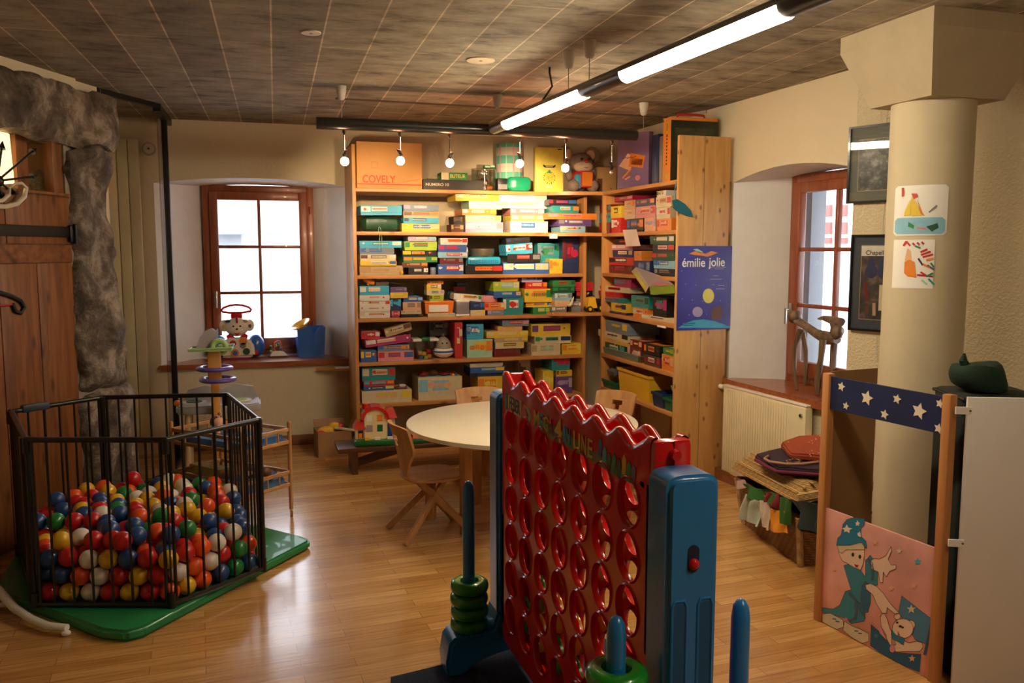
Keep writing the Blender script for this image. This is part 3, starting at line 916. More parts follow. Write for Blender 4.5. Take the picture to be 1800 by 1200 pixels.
mb = MB(); mb.hull([(-.17, -.07, .125), (-.08, -.07, .125), (-.08, .07, .125), (-.17, .07, .125)], [(-.145, -.05, .175), (-.09, -.05, .175), (-.09, .05, .175), (-.145, .05, .175)], pr); mb.build('side_roof', th)
mb = MB(); mb.cyl((-.08, 0, .26), (-.08, 0, .295), .022, pr); mb.cyl((-.08, 0, .295), (-.08, 0, .30), .018, po); mb.build('chimney', th)
for x, z, m_, w_, h_ in ((-.055, .20, pw, .04, .045), (.02, .20, po, .04, .045), (-.055, .125, mat('mauve', (.35, .25, .3), .4), .045, .05), (.02, .125, pg, .04, .05)):
    mb = MB(); mb.b2((x - w_ / 2, -.068, z - h_ / 2), (x + w_ / 2, -.0655, z + h_ / 2), m_); mb.build('window_shutter', th)
mb = MB(); mb.prism([(.075, .05), (.115, .05), (.115, .15), (.105, .165), (.085, .165), (.075, .15)], .004, pt, Matrix.Translation((0, -.05, 0)) @ Matrix.Rotation(R(90), 4, 'X')); mb.build('door', th)
mb = MB(); mb.b2((-.135, -.053, .055), (-.1, -.05, .11), mat('dark_opening', (.03, .02, .02), .6)); mb.b2((-.13, -.056, .055), (-.108, -.053, .09), po); mb.build('gate', th)
mb = MB(); mb.b2((-.09, -.095, .045), (-.055, -.07, .065), py_); mb.b2((-.02, -.095, .045), (.02, -.075, .062), pw); mb.b2((.07, -.095, .045), (.14, -.08, .065), pw); mb.build('fence', th)
# flat red and green toy further along the bench
tg = thing('toy_farm_base', 'red and green plastic toy lying on the bench behind the chair', 'toy', (1.24, 6.14, .20))
mb = MB(); mb.b2((-.14, -.1, 0), (.16, .1, .03), pg, .01); mb.build('base', tg)
mb = MB(); mb.hull([(-.12, -.06, .03), (.02, -.06, .03), (.02, .06, .03), (-.12, .06, .03)], [(-.09, -.01, .085), (-.01, -.01, .085), (-.01, .01, .085), (-.09, .01, .085)], pr); mb.build('roof', tg)
# cardboard box with soft toys
kraft = mat('kraft_cardboard', (.36, .20, .09), .75, vary=.08)
bx = thing('cardboard_box', 'open cardboard box on the floor between wall and bench', 'box', (.61, 6.76, 0), R(4))
mb = MB(); 
for lo, hi in (((-.13, -.12, 0), (.13, .12, .006)), ((-.13, -.12, .006), (-.125, .12, .20)), ((.125, -.12, .006), (.13, .12, .20)), ((-.125, -.12, .006), (.125, -.115, .20)), ((-.125, .115, .006), (.125, .12, .20))): mb.b2(lo, hi, kraft)
mb.build('carton', bx)
for rot_, x, y in ((R(118), 0, .14), (R(-50), .15, 0)):
    mb = MB()
    if y: mb.box((0, .155, .225), (.25, .004, .06), kraft, rot=Matrix.Rotation(R(-35), 4, 'X'))
    else: mb.box((.155, 0, .215), (.004, .23, .09), kraft, rot=Matrix.Rotation(R(42), 4, 'Y'))
    mb.build('flap', bx)
t = thing('stuffed_duck', 'yellow and red soft toy sticking out of the cardboard box', 'toy', (.59, 6.73, .13))
mb = MB(); mb.sph((-.03, -.02, .06), .055, mat('yellow_plush', (.78, .48, .06), .9, bump=.4, bscale=120), (1.3, .8, .8)); mb.sph((.035, 0, .09), .042, mat('yellow_plush', (.8, .5, .06)), (1.2, 1, .9)); mb.build('body', t)
mb = MB(); mb.sph((.075, -.01, .09), .03, pal('red'), (1, .9, .9)); mb.build('bill', t)
mb = MB(); mb.sph((-.07, -.05, .06), .024, pal('red'), (1.4, .9, .7)); mb.build('foot', t)
t = MB(); t.sph((.665, 6.74, .205), .03, pal('dark_green'), (1.8, .9, .7)); t.sph((.68, 6.80, .205), .035, pal('brown'), (1.2, 1, .9)); tag(t.build('fabric_bundle'), 'dark green and brown fabric scrap in the cardboard box', 'fabric')
mb = MB(); mb.box((.70, 6.666, .21), (.16, .035, .012), pal('cream'), rot=Matrix.Rotation(R(-12), 4, 'Z') @ Matrix.Rotation(R(8), 4, 'Y')); tag(mb.build('wooden_stick'), 'pale flat stick poking out of the cardboard box', 'stick')
# little board below the sill with a paper on it
mb = MB(); mb.prism([(.52, 7.12), (.78, 6.99), (.78, 7.12)], .018, pineX, Matrix.Translation((0, 0, .622)))
tag(mb.build('corner_ledge'), 'small triangular pine ledge between window sill and bookcase', 'shelf')
mb = MB(); mb.prism([(-.07, -.045), (.08, -.03), (.07, .04), (-.08, .05)], .002, paper, Matrix.Translation((.745, 7.06, .642)) @ Matrix.Rotation(R(4), 4, 'X')); tag(mb.build('folded_paper'), 'folded white paper on the ledge beside the bookcase', 'paper')
# ================================================================== BOARD GAMES
SHN = ['top shelf', 'second shelf', 'third shelf', 'fourth shelf', 'fifth shelf', 'bottom shelf']
ORD = ['lowest', 'second up', 'third up', 'fourth up', 'fifth up', 'sixth up', 'seventh up', 'eighth up', 'ninth up', 'tenth up', 'eleventh up']
CN = lambda c: c.replace('_', ' ').replace('kraft', 'brown cardboard')
rg = random.Random(5)
def game_box(w, h, d, col, acc, style=None, name='game_box'):
    """a boxed game: tray, lid over it, printed title strip, pictures and side panels in one mesh. local: x right, y into shelf, z up"""
    mb = MB(); c = pal(col); a = [pal(x) for x in acc] or [pal('white')]
    lidh = h * (.72 if h > .03 else .6)
    mb.b2((-w / 2 + .002, .002, 0), (w / 2 - .002, d - .002, h - .002), c if style != 'w' else pal('white'))
    mb.b2((-w / 2, 0, h - lidh), (w / 2, d, h), c, min(.0015, h * .08))
    e = .0012
    def q(x0, x1, z0, z1, m, y=-e): mb.b2((x0, y, z0), (x1, e, z1), m)
    z0, z1 = h - lidh + h * .08, h - h * .1
    W_ = w / 2
    # a colour block at one end, a title strip with uneven light marks, a picture block at the other
    k = rg.random()
    if k < .5: q(-W_ + w * .02, -W_ + w * rg.uniform(.14, .26), z0, z1, a[-1])
    if k > .3: q(W_ - w * rg.uniform(.16, .3), W_ - w * .02, z0, z1, a[0])
    tx = -W_ + w * rg.uniform(.28, .34); tw = w * rg.uniform(.3, .42)
    if len(a) > 1: q(tx - w * .02, tx + tw + w * .02, z0 + (z1 - z0) * .1, z1 - (z1 - z0) * .08, a[1], -e * 1.5)
    m_ = a[0]; x = tx
    hh = (z1 - z0) * rg.uniform(.34, .5); zc = (z0 + z1) / 2 + (z1 - z0) * rg.uniform(-.08, .08)
    while x < tx + tw:
        lw = rg.uniform(.5, 1.1) * hh * .34
        sl = hh * rg.uniform(-.12, .12)
        k_ = mb.hull([(x, -e * 2, zc - hh / 2 * rg.uniform(.75, 1)), (x + lw, -e * 2, zc - hh / 2), (x + lw, e, zc - hh / 2), (x, e, zc - hh / 2)], [(x + sl, -e * 2, zc + hh / 2 * rg.uniform(.7, 1)), (x + lw + sl, -e * 2, zc + hh / 2), (x + lw + sl, e, zc + hh / 2), (x + sl, e, zc + hh / 2)], m_)
        x += lw * rg.uniform(1.3, 1.7)
    for i in range(rg.randint(1, 3)):      # picture spots
        r_ = (z1 - z0) * rg.uniform(.18, .42); xx = rg.uniform(-W_ * .85, W_ * .85); zz = zc + rg.uniform(-.15, .15) * (z1 - z0)
        pts = [(xx + r_ * rg.uniform(.7, 1.15) * math.cos(t * PI / 4), zz + r_ * rg.uniform(.6, 1) * math.sin(t * PI / 4)) for t in range(8)]
        pts = [(min(max(x_, -W_ + .003), W_ - .003), z_) for x_, z_ in pts]
        mb.prism(pts, e * 2.4, a[i % len(a)], Matrix.Translation((0, 0.0008, 0)) @ Matrix.Rotation(R(90), 4, 'X'))
    # lid top print
    mb.b2((-W_ + w * .08, d * .12, h - .0005), (W_ - w * .08, d * .88, h + .0008), a[0] if rg.random() < .5 else a[-1])
    mb.b2((-W_ + w * .2, d * .3, h + .0005), (W_ - w * .3, d * .6, h + .0014), c)
    return mb.build(name, origin=(0, 0, 0), smooth=False)
BOXES = []
def stack(unit, row, pos, items, dep=.27, front=None):
    """items from the bottom up: (x0, x1, y_top, colour, accents[, noun, extra label])"""
    z = (SH if unit == 'b' else SD)[row] + .0008
    un = 'back bookcase' if unit == 'b' else 'right bookcase'
    for i, it in enumerate(items):
        x0_, x1_, yt, col, acc = it[:5]
        if unit == 'b':
            f = (front or YF + .025) + rg.uniform(0, .02)
            a, b = ony(x0_, yt, f), ony(x1_, yt, f)
            w = b.x - a.x; loc = Vector(((a.x + b.x) / 2, f, z)); rz = 0
        else:
            f = (front or XF + .022) + rg.uniform(0, .012)
            a, b = onx(x0_, yt, f), onx(x1_, yt, f)
            w = a.y - b.y; loc = Vector((f, (a.y + b.y) / 2, z)); rz = R(-90)
            a = onx((x0_ + x1_) / 2, yt, f)
        h = max(.012, a.z - z)
        d = min(dep * rg.uniform(.85, 1.08), .45 if unit == 'b' else .345)
        o = game_box(w, h - .0006, d, col, acc)
        o.location = loc; o.rotation_euler.z = rz + R(rg.uniform(-1.6, 1.6))
        noun = it[5] if len(it) > 5 else 'game box'
        lab = f"{CN(col)} {noun}, {ORD[i] if len(items) > 1 else 'alone'}, {pos}, {SHN[row]}, {un}"
        tag(o, lab, 'board game', f'boxed games on the {SHN[row]} of the {un}')
        BOXES.append(o)
        z += h
    return z
B = lambda row, pos, items, **k: stack('b', row, pos, items, **k)
S_ = lambda row, pos, items, **k: stack('s', row, pos, items, **k)
# --- back bookcase, second shelf down
zt = B(1, 'leftmost stack', [(634, 706, 379, 'dark_green', ['black'], 'cloth pouch')]) if False else None
B(1, 'second stack', [(706, 773, 392, 'yellow', ['cream', 'blue']), (709, 771, 382, 'cyan', ['white', 'navy']), (709, 771, 371, 'peach', ['orange', 'brown']), (709, 771, 359, 'grey_blue', ['white', 'lilac'])])
B(1, 'middle stack', [(818, 884, 390, 'lilac', ['pink', 'white']), (818, 881, 378, 'cream', ['lemon', 'skyblue']), (812, 873, 367, 'orange', ['yellow', 'white']), (824, 883, 353, 'mint', ['pink', 'white']), (800, 879, 337, 'yellow', ['orange', 'mint'])])
B(1, 'dark pile left of middle stack', [(793, 815, 394, 'brown', ['tan']), (797, 813, 380, 'black', ['brown'])], dep=.18)
B(1, 'white topped stack', [(897, 963, 388, 'white', ['skyblue', 'blue']), (898, 957, 378, 'lemon', ['mint', 'white']), (897, 957, 366, 'pink', ['white', 'lilac']), (870, 962, 353, 'white', ['cream', 'cream']), (878, 961, 340, 'white', ['cream', 'white'])])
B(1, 'corner stack', [(985, 1029, 397, 'skyblue', ['red', 'cream']), (982, 1040, 385, 'purple', ['white', 'grey']), (963, 1050, 374, 'orange', ['red', 'pink']), (971, 1018, 361, 'teal', ['orange', 'skyblue']), (965, 1014, 350, 'black', ['blue', 'crimson'])], front=6.56)
B(1, 'behind the corner stack', [(963, 980, 385, 'dark_red', ['black']), (966, 982, 372, 'black', ['dark_green'])], dep=.1, front=6.9)
# --- third shelf
B(2, 'leftmost stack', [(632, 708, 467, 'tan', ['kraft'], 'wooden game box'), (633, 697, 458, 'yellow', ['blue', 'white']), (633, 696, 447, 'cream', ['white', 'brown']), (632, 693, 435, 'grey_blue', ['grey', 'blue']), (632, 706, 423, 'cyan', ['white', 'teal'])])
B(2, 'second stack', [(718, 753, 470, 'black', ['white', 'grey']), (707, 752, 461, 'brown', ['orange', 'grey']), (709, 769, 451, 'green', ['lime', 'orange']), (707, 767, 440, 'black', ['crimson', 'yellow']), (711, 768, 424, 'lime', ['red', 'green']), (717, 767, 415, 'lilac', ['skyblue', 'cream'])])
B(2, 'third stack', [(770, 815, 464, 'blue', ['white', 'red']), (773, 814, 453, 'dark_red', ['grey', 'brown']), (770, 822, 443, 'skyblue', ['white', 'red']), (770, 820, 430, 'blue', ['red', 'magenta']), (774, 822, 418, 'white', ['red', 'orange'])])
B(2, 'under the turquoise case', [(818, 884, 466, 'black', ['red', 'orange'])])
B(2, 'blue based stack', [(884, 965, 461, 'blue', ['cream', 'white']), (892, 950, 446, 'black', ['grey', 'red'])])
B(2, 'below the elephant picture box', [(966, 989, 455, 'yellow', ['orange'])])
B(2, 'behind the yellow cube', [(945, 964, 461, 'lemon', ['grey']), (945, 985, 427, 'teal', ['green', 'grey_blue'], 'picture box')], dep=.1, front=6.78)
B(2, 'tall beside the post', [(989, 1017, 417, 'navy', ['crimson', 'dark_red'], 'tall game box')], front=6.70)
# --- fourth shelf
B(3, 'leftmost stack', [(632, 686, 548, 'white', ['red', 'cream']), (632, 686, 538, 'white', ['red', 'white']), (632, 686, 529, 'white', ['red', 'cream']), (632, 685, 519, 'white', ['red', 'white']), (632, 684, 503, 'cyan', ['peach', 'white'])])
B(3, 'narrow second stack', [(688, 703, 546, 'crimson', ['pink']), (686, 705, 524, 'navy', ['cyan']), (686, 717, 514, 'yellow', ['lemon']), (686, 715, 505, 'purple', ['grey_blue'])], dep=.2)
B(3, 'third stack', [(705, 744, 552, 'black', ['brown']), (705, 741, 546, 'cream', ['tan']), (708, 740, 531, 'peach', ['kraft', 'grey']), (709, 743, 522, 'blue', ['skyblue', 'peach'])])
B(3, 'under the orange tub', [(752, 800, 551, 'cream', ['skyblue', 'lemon'])])
B(3, 'stack behind the soap bottle', [(827, 853, 545, 'cream', ['yellow']), (827, 851, 531, 'navy', ['blue'])])
B(3, 'dark pile at the back', [(787, 801, 512, 'teal', ['green']), (797, 818, 504, 'red', ['crimson']), (803, 822, 496, 'navy', ['grey'])], dep=.08, front=6.92)
B(3, 'stack under the white tin', [(857, 885, 545, 'grey_blue', ['lilac']), (852, 887, 532, 'orange', ['cream', 'red'])])
B(3, 'teal picture stack', [(884, 920, 523, 'teal', ['red', 'white']), (868, 916, 512, 'blue', ['peach', 'cyan']), (867, 913, 495, 'lime', ['cream', 'skyblue']), (880, 910, 486, 'orange', ['red'])])
B(3, 'bright yellow stack', [(937, 968, 540, 'green', ['lime', 'cream']), (925, 972, 531, 'yellow', ['blue', 'orange']), (922, 974, 508, 'yellow', ['green', 'orange']), (924, 962, 496, 'red', ['orange', 'cream']), (917, 953, 485, 'lilac', ['purple'])])
B(3, 'stack before the post', [(970, 997, 549, 'crimson', ['white']), (970, 996, 539, 'grey', ['white']), (975, 1002, 528, 'peach', ['cream']), (975, 1006, 515, 'skyblue', ['grey', 'white']), (972, 1010, 504, 'dark_green', ['green']), (972, 1011, 493, 'green', ['dark_green', 'red'])], front=6.60)
B(3, 'white based pile on the corner', [(1006, 1025, 549, 'white', ['grey']), (1004, 1021, 540, 'grey', ['grey_blue']), (1004, 1021, 531, 'grey', ['white'])], dep=.09, front=6.58)
B(3, 'red topped corner stack', [(1014, 1034, 543, 'brown', ['tan']), (1013, 1042, 525, 'grey', ['white']), (1013, 1042, 511, 'black', ['white', 'red']), (1011, 1043, 496, 'red', ['crimson'])], dep=.14, front=6.70)
# --- fifth shelf
B(4, 'small blue stack at left end', [(634, 662, 616, 'blue', ['red', 'yellow'])])
B(4, 'second stack', [(664, 727, 618, 'pink', ['blue', 'red']), (664, 720, 607, 'grey_blue', ['orange', 'blue'])])
B(4, 'low stack of brown and yellow', [(868, 915, 613, 'dark_red', ['brown']), (871, 921, 602, 'cream', ['yellow', 'brown']), (869, 928, 594, 'tan', ['yellow', 'cream']), (855, 929, 583, 'yellow', ['lemon', 'cream']), (875, 918, 574, 'peach', ['orange', 'yellow']), (883, 930, 563, 'grey_blue', ['pink', 'red'])])
B(4, 'right hand stack', [(934, 985, 605, 'cream', ['mint', 'tan']), (940, 1004, 591, 'cream', ['navy', 'green']), (934, 1003, 570, 'yellow', ['red', 'purple'])])
B(4, 'single box by the post', [(988, 1023, 604, 'yellow', ['lemon', 'orange'])])
B(4, 'pair of picture boxes', [(821, 866, 597, 'mint', ['orange', 'yellow']), (820, 850, 570, 'cyan', ['white', 'blue'])])
B(4, 'upright beside the toy boat', [(799, 813, 566, 'red', ['crimson', 'cream'], 'tall game box')])
B(4, 'behind the toy boat', [(755, 790, 590, 'black', ['grey']), (755, 788, 563, 'grey', ['cream', 'black'])], dep=.08, front=6.94)
# --- bottom visible shelf
B(5, 'leftmost stack', [(636, 724, 688, 'cream', ['yellow', 'peach']), (639, 693, 679, 'blue', ['lemon', 'navy']), (639, 693, 670, 'red', ['orange', 'cyan']), (636, 695, 646, 'teal', ['red', 'cream'])])
B(5, 'large illustrated box', [(735, 812, 664, 'cream', ['peach', 'skyblue'])], dep=.3)
B(5, 'stack right of yellow ball', [(840, 884, 662, 'yellow', ['lemon', 'orange']), (826, 886, 656, 'navy', ['black']), (827, 887, 646, 'blue', ['yellow', 'cyan']), (826, 884, 639, 'cream', ['white'])])
B(5, 'stack behind the red game', [(954, 973, 652, 'yellow', ['lemon']), (978, 1005, 652, 'yellow', ['orange']), ][:1], dep=.2)
B(5, 'stack nearest the post', [(976, 1006, 662, 'purple', ['lilac']), (978, 1006, 651, 'yellow', ['orange', 'brown']), (970, 1002, 625, 'teal', ['crimson', 'red'])])
B(5, 'pale boxes at the back', [(912, 932, 632, 'white', ['grey']),], dep=.1, front=6.9)
# --- right bookcase, second shelf down
S_(1, 'far stack', [(1053, 1072, 391, 'dark_red', ['navy', 'red']), (1054, 1073, 374, 'teal', ['black', 'grey']), (1054, 1074, 360, 'dark_red', ['teal'])])
S_(1, 'red and yellow stack', [(1075, 1091, 383, 'red', ['crimson', 'white']), (1074, 1092, 362, 'yellow', ['lemon', 'brown'])], dep=.2)
S_(1, 'black based stack', [(1102, 1131, 384, 'black', ['orange', 'blue']), (1097, 1116, 368, 'cream', ['peach']), (1097, 1116, 352, 'peach', ['orange', 'mint']), (1080, 1112, 345, 'crimson', ['pink', 'grey'])])
S_(1, 'salmon stack', [(1133, 1152, 382, 'peach', ['lilac']), (1118, 1152, 362, 'pink', ['red', 'peach']), (1118, 1150, 349, 'navy', ['orange', 'purple'])])
S_(1, 'stack nearest the end panel', [(1154, 1181, 384, 'orange', ['peach', 'red']), (1154, 1178, 364, 'cream', ['red', 'white']), (1153, 1180, 345, 'cream', ['red', 'tan']), (1154, 1171, 335, 'white', ['lemon', 'black'])])
# third
S_(2, 'far stack', [(1071, 1112, 466, 'dark_red', ['brown', 'crimson']), (1071, 1113, 452, 'red', ['white', 'black']), (1076, 1113, 439, 'navy', ['tan', 'white']), (1075, 1112, 430, 'pink', ['peach', 'white']), (1081, 1110, 420, 'black', ['red'])])
S_(2, 'middle stack', [(1114, 1142, 458, 'navy', ['grey_blue', 'blue']), (1114, 1128, 441, 'orange', ['tan'])], dep=.2)
S_(2, 'stack nearest the end panel', [(1150, 1186, 472, 'black', ['brown', 'grey']), (1149, 1186, 457, 'skyblue', ['cream', 'blue']), (1146, 1186, 444, 'dark_green', ['grey', 'red']), (1147, 1186, 429, 'black', ['red', 'white']), (1142, 1186, 414, 'dark_green', ['white', 'cream']), (1151, 1186, 407, 'cream', ['mint', 'white'])])
# fourth
S_(3, 'far stack', [(1072, 1100, 548, 'navy', ['red', 'blue']), (1075, 1100, 533, 'yellow', ['navy', 'orange']), (1053, 1088, 522, 'teal', ['blue', 'red']), (1053, 1088, 512, 'red', ['crimson']), (1055, 1106, 503, 'cream', ['black', 'red']), (1080, 1109, 489, 'magenta', ['crimson', 'teal'])], dep=.24)
S_(3, 'middle stack', [(1113, 1138, 541, 'orange', ['red', 'cream']), (1110, 1140, 520, 'teal', ['dark_green', 'grey'])])
S_(3, 'stack nearest the end panel', [(1128, 1186, 556, 'cream', ['dark_red', 'white']), (1148, 1172, 523, 'black', ['magenta', 'teal'])])
S_(3, 'narrow red box by the end panel', [(1174, 1186, 523, 'red', ['crimson', 'orange'])], front=2.80) if False else None
S_(3, 'low box under the leaflet', [(1142, 1146, 545, 'yellow', ['orange'])]) if False else None
# fifth
S_(4, 'far stack', [(1062, 1098, 604, 'dark_green', ['teal', 'cream']), (1053, 1104, 596, 'yellow', ['peach', 'tan']), (1052, 1104, 584, 'cream', ['black', 'white']), (1064, 1104, 565, 'grey_blue', ['yellow', 'grey'])], dep=.26)
S_(4, 'middle stack', [(1108, 1126, 613, 'brown', ['pink', 'cream']), (1108, 1128, 598, 'dark_red', ['peach'])], dep=.2)
S_(4, 'stack nearest the end panel', [(1163, 1184, 624, 'orange', ['peach', 'red']), (1165, 1184, 612, 'green', ['lime', 'red'])], dep=.26)
S_(4, 'white stack', [(1132, 1160, 626, 'brown', ['crimson', 'white']), (1132, 1160, 606, 'black', ['dark_red', 'orange']), (1131, 1184, 590, 'white', ['lilac', 'red'])][:2])
# --- tilted boxes, lying on others
def lean(px0, py0, px1, py1, hpx, col, acc, label, Y=YF + .02, d=.25, ground=None):
    """box whose lower front edge runs between two pixels at depth Y"""
    a, b = ony(px0, py0, Y), ony(px1, py1, Y)
    t = ony(px0, py0 - hpx, Y)
    o = game_box((b - a).length, t.z - a.z, d, col, acc)
    m = (a + b) / 2
    o.location = m; o.rotation_euler = (0, -math.atan2(b.z - a.z, b.x - a.x), 0)
    return tag(o, label, 'board game')
lean(643, 611, 723, 600, 13, 'magenta', ['orange', 'white'], 'magenta puzzle box tilted on the orange box, fifth shelf')
lean(635, 596, 668, 595, 13, 'red', ['white', 'crimson'], 'bright red game box propped at the left end, fifth shelf', Y=YF + .06)
lean(679, 593, 725, 579, 14, 'tan', ['brown', 'cream'], 'tan wooden box tilted on the magenta puzzle box')
lean(890, 449, 937, 445, 19, 'cyan', ['red', 'white'], 'cyan game box with red emblem tilted on the black box', Y=YF + .03, d=.2)
lean(890, 429, 932, 426, 10, 'black', ['navy'], 'black lid lying on the tilted cyan game box', d=.2)
lean(797, 526, 855, 531, 11, 'white', ['green', 'orange'], 'white long box tilted behind the soap bottle', Y=YF + .09, d=.15)
lean(634, 378, 707, 378, 17, 'cyan', ['red', 'white'], 'cyan and red picture box lying on the dark green pouch')
# ------------------------------------------------------------------ other things on the back bookcase
def bY(px0, px1, row, f=YF + .04, dep=.2):
    a, b = ony(px0, 400, f), ony(px1, 400, f)
    return (a.x + b.x) / 2, b.x - a.x, SH[row] + .0008, f
def hz(py, px, f=YF + .04): return ony(px, py, f).z
def blob(name, label, cat, c, sc, m, seed=0, amt=.012, scale=9, seg=18, flat=True, extra=None, group=None, box=2.0):
    mb = MB(); mb.sph((0, 0, 0), 1, m, (1, 1, 1), seg, seg // 2 + 3)
    for v in mb.bm.verts:
        k_ = 1 / max(1e-6, (abs(v.co.x) ** box + abs(v.co.y) ** box + abs(v.co.z) ** box) ** (1 / box))
        v.co = Vector((v.co.x * k_ * sc[0], v.co.y * k_ * sc[1], v.co.z * k_ * sc[2] + sc[2]))
    for v in mb.bm.verts:
        v.co += noise.noise_vector((v.co + Vector((seed, 0, 0))) * scale) * amt
        if flat and v.co.z < .004: v.co.z = .0
    if extra: extra(mb)
    o = mb.build(name, origin=(0, 0, 0)); o.location = c
    return tag(o, label, cat, group)
x, w, z, f = bY(632, 707, 1)
pch = blob('cloth_pouch', 'dark green drawstring pouch under the picture box, second shelf', 'bag', (x + .008, f + .13, z), (w / 2 - .008, .13, (hz(379, 670) - z) / 2 - .002), pal('dark_green'), 3, .008, box=4)
mb = MB(); mb.tube([(-.02, -.12, .05), (-.03, -.14, .01), (-.025, -.165, -.03), (-.03, -.166, -.14)], .0015, pal('mint')); mb.tube([(-.02, -.12, .05), (-.01, -.14, .01), (-.01, -.165, -.03), (-.005, -.166, -.12)], .0015, pal('mint')); mb.build('cord', pch)
# top of the back bookcase
x, w, z, f = bY(629, 743, 0)
kf = mat('brown_carton', (.58, .30, .10), .7, vary=.05)
cb = thing('cardboard_carton', 'big brown carton with red COVELY print on the bookcase top', 'box', (x, f, z))
h = hz(250, 686) - z
mb = MB(); mb.b2((-w / 2, 0, 0), (w / 2, .32, h), kf, .003); mb.b2((-w / 2, .158, h - .001), (w / 2, .162, h + .001), pal('tan')); mb.build('carton', cb)
TF = Matrix.Rotation(R(90), 4, 'X')
ink = mat('red_ink', (.66, .06, .03), .6)
text('COVELY', .082, ink, Matrix.Translation((-w * .17, -.002, .068)) @ TF, cb, wid=w * .50)
mb = MB(); mb.b2((-w / 2, -.0015, .028), (w / 2, .001, .037), ink); mb.build('printed_line', cb)
mb = MB(); mb.tube([(w * .20 + .006 * i, -.001, .05 + (.018 if i < 3 else .007) * abs(math.sin(i * 1.1)) + .001 * i) for i in range(22)], .0014, ink, seg=5); mb.build('script_mark', cb)
mb = MB(); 
for lo, hi in (((-.16, .155), (-.115, .156)), ((-.16, .20), (-.115, .201)), ((-.16, .155), (-.159, .20)), ((-.116, .155), (-.115, .20))): mb.b2((lo[0] + .02, -.001, lo[1]), (hi[0] + .02, .001, hi[1]), pal('brown'))
mb.build('printed_square', cb)
x, w, z, f = bY(745, 850, 0)
o = thing('game_box', 'flat black NUMERO 10 game box beside the brown carton', 'board game', (x, f, z))
mb = MB(); h = hz(316, 790) - z; mb.b2((-w / 2, 0, 0), (w / 2, .27, h), mat('matt_black_card', (.035, .033, .03), .6), .002); mb.build('lid', o)
text('NUMERO 10', .03, pal('cream'), Matrix.Translation((-w * .27, -.001, h * .5)) @ TF, o, wid=w * .38)
x, w, z2, f = bY(777, 823, 0)
o = thing('game_box', 'green BUTEUR game box lying on the flat black box', 'board game', (x, f + .01, z + h + .0005))
h2 = hz(303, 800) - z - h; mb = MB(); mb.b2((-w / 2, 0, 0), (w / 2, .15, h2), pal('green'), .001); mb.b2((-w / 2 + .001, -.001, .002), (-w * .22, .001, h2 - .002), pal('cream')); mb.build('lid', o)
text('BUTEUR', .04, pal('yellow'), Matrix.Translation((w * .12, -.001, h2 * .5)) @ TF, o, wid=w * .58)
mb = MB(); mb.box((0, 0, .035), (.16, .05, .03), pal('tan'), rot=Matrix.Rotation(R(-18), 4, 'Y')); mb.box((0.0, 0, .012), (.18, .07, .02), pal('dark_green')); p = mb.build('game_box', origin=(0, 0, 0)); p.location = (x - .09, f + .24, z + h + .001); tag(p, 'worn green box wedged behind the BUTEUR box', 'board game')
clear = glassmat('clear_plastic', (.85, .86, .84), .3)
def jar(name, label, px0, px1, pytop, row, fill, f=YF + .05, lid=None, cat='jar'):
    a, b = ony(px0, 400, f), ony(px1, 400, f); x = (a.x + b.x) / 2; r = (b.x - a.x) / 2
    z = SH[row] + .001; h = ony((px0 + px1) / 2, pytop, f).z - z
    t = thing(name, label, cat, (x, f + r, z))
    mb = MB(); mb.lathe([(r * .94, 0), (r, .01), (r, h), (r * .97, h), (r * .97, .012), (.001, .012)], clear, cap=False, seg=28); mb.build('jar_wall', t)
    for i, (m_, c, s) in enumerate(fill):
        mb = MB(); mb.sph((c[0] * r, c[1] * r, .012 + s * .6 + c[2] * h), s, m_, (1.2, 1, .7), 10, 7); mb.rough(.006, 30, i)
        mb.build('wooden_piece', t)
    if lid:
        mb = MB(); mb.lathe([(r * 1.02, h), (r * 1.02, h + .02), (r * .9, h + .026)], lid, seg=28); mb.build('lid', t)
    return t
jar('clear_jar', 'clear round jar of orange and brown pieces on the bookcase top', 835, 878, 295, 0, [(pal('yellow'), (-.3, -.5, 0), .026), (pal('orange'), (.3, -.5, 0), .026), (pal('brown'), (0, .1, .3), .035), (pal('tan'), (-.1, -.4, .2), .024), (pal('brown'), (.35, .1, .12), .03), (pal('yellow'), (-.2, .5, 0), .03)])
a = ony(865, 293, YF + .1)
mb = MB(); mb.b2((-.045, -.03, 0), (.045, .03, .022), pal('green'), .003); mb.b2((-.04, -.0315, .004), (.0, -.029, .012), pal('white')); mb.b2((.005, -.0315, .008), (.042, -.029, .019), pal('mint')); mb.b2((-.04, -.025, .022), (.04, .025, .0235), pal('white')); p = mb.build('card_box', origin=(0, 0, 0)); p.location = (a.x - .01, YF + .16, a.z + .005 - .012); p['label'] = 'small green and white card box resting on the clear jar'; p['category'] = 'box'
# tartan tube
x, w, z, f = bY(885, 931, 0)
tt = thing('tartan_bag', 'tall pale tartan bag with green bands behind the green pouch', 'bag', (x, f + .20, z))
h = hz(252, 908, f + .12) - z
pale = mat('tartan_pale', (.55, .50, .44), .7, bump=.3, bscale=60); 
mb = MB(); r = w / 2; n = 12
for i in range(n):
    z0 = h * i / n; z1 = h * (i + 1) / n
    m_ = mat('tartan_green', (.10, .42, .30), .7) if i in (3, 4, 7, 8, 11) else pale
    mb.lathe([(r, z0), (r, z1)], m_, cap=False, seg=24)
mb.lathe([(.001, 0), (r, 0)], pale, cap=False, seg=24); mb.lathe([(r, h), (.01, h - .01)], mat('tartan_green', (.1, .4, .3)), cap=False, seg=24)
for i in range(12):
    a = 2 * PI * i / 12; mb.box((r * math.cos(a), r * math.sin(a), h / 2), (.0016, .008, h), pal('pink') if i % 2 else pal('mint'), rot=a)
mb.build('bag_body', tt)
x, w, z, f = bY(895, 934, 0)
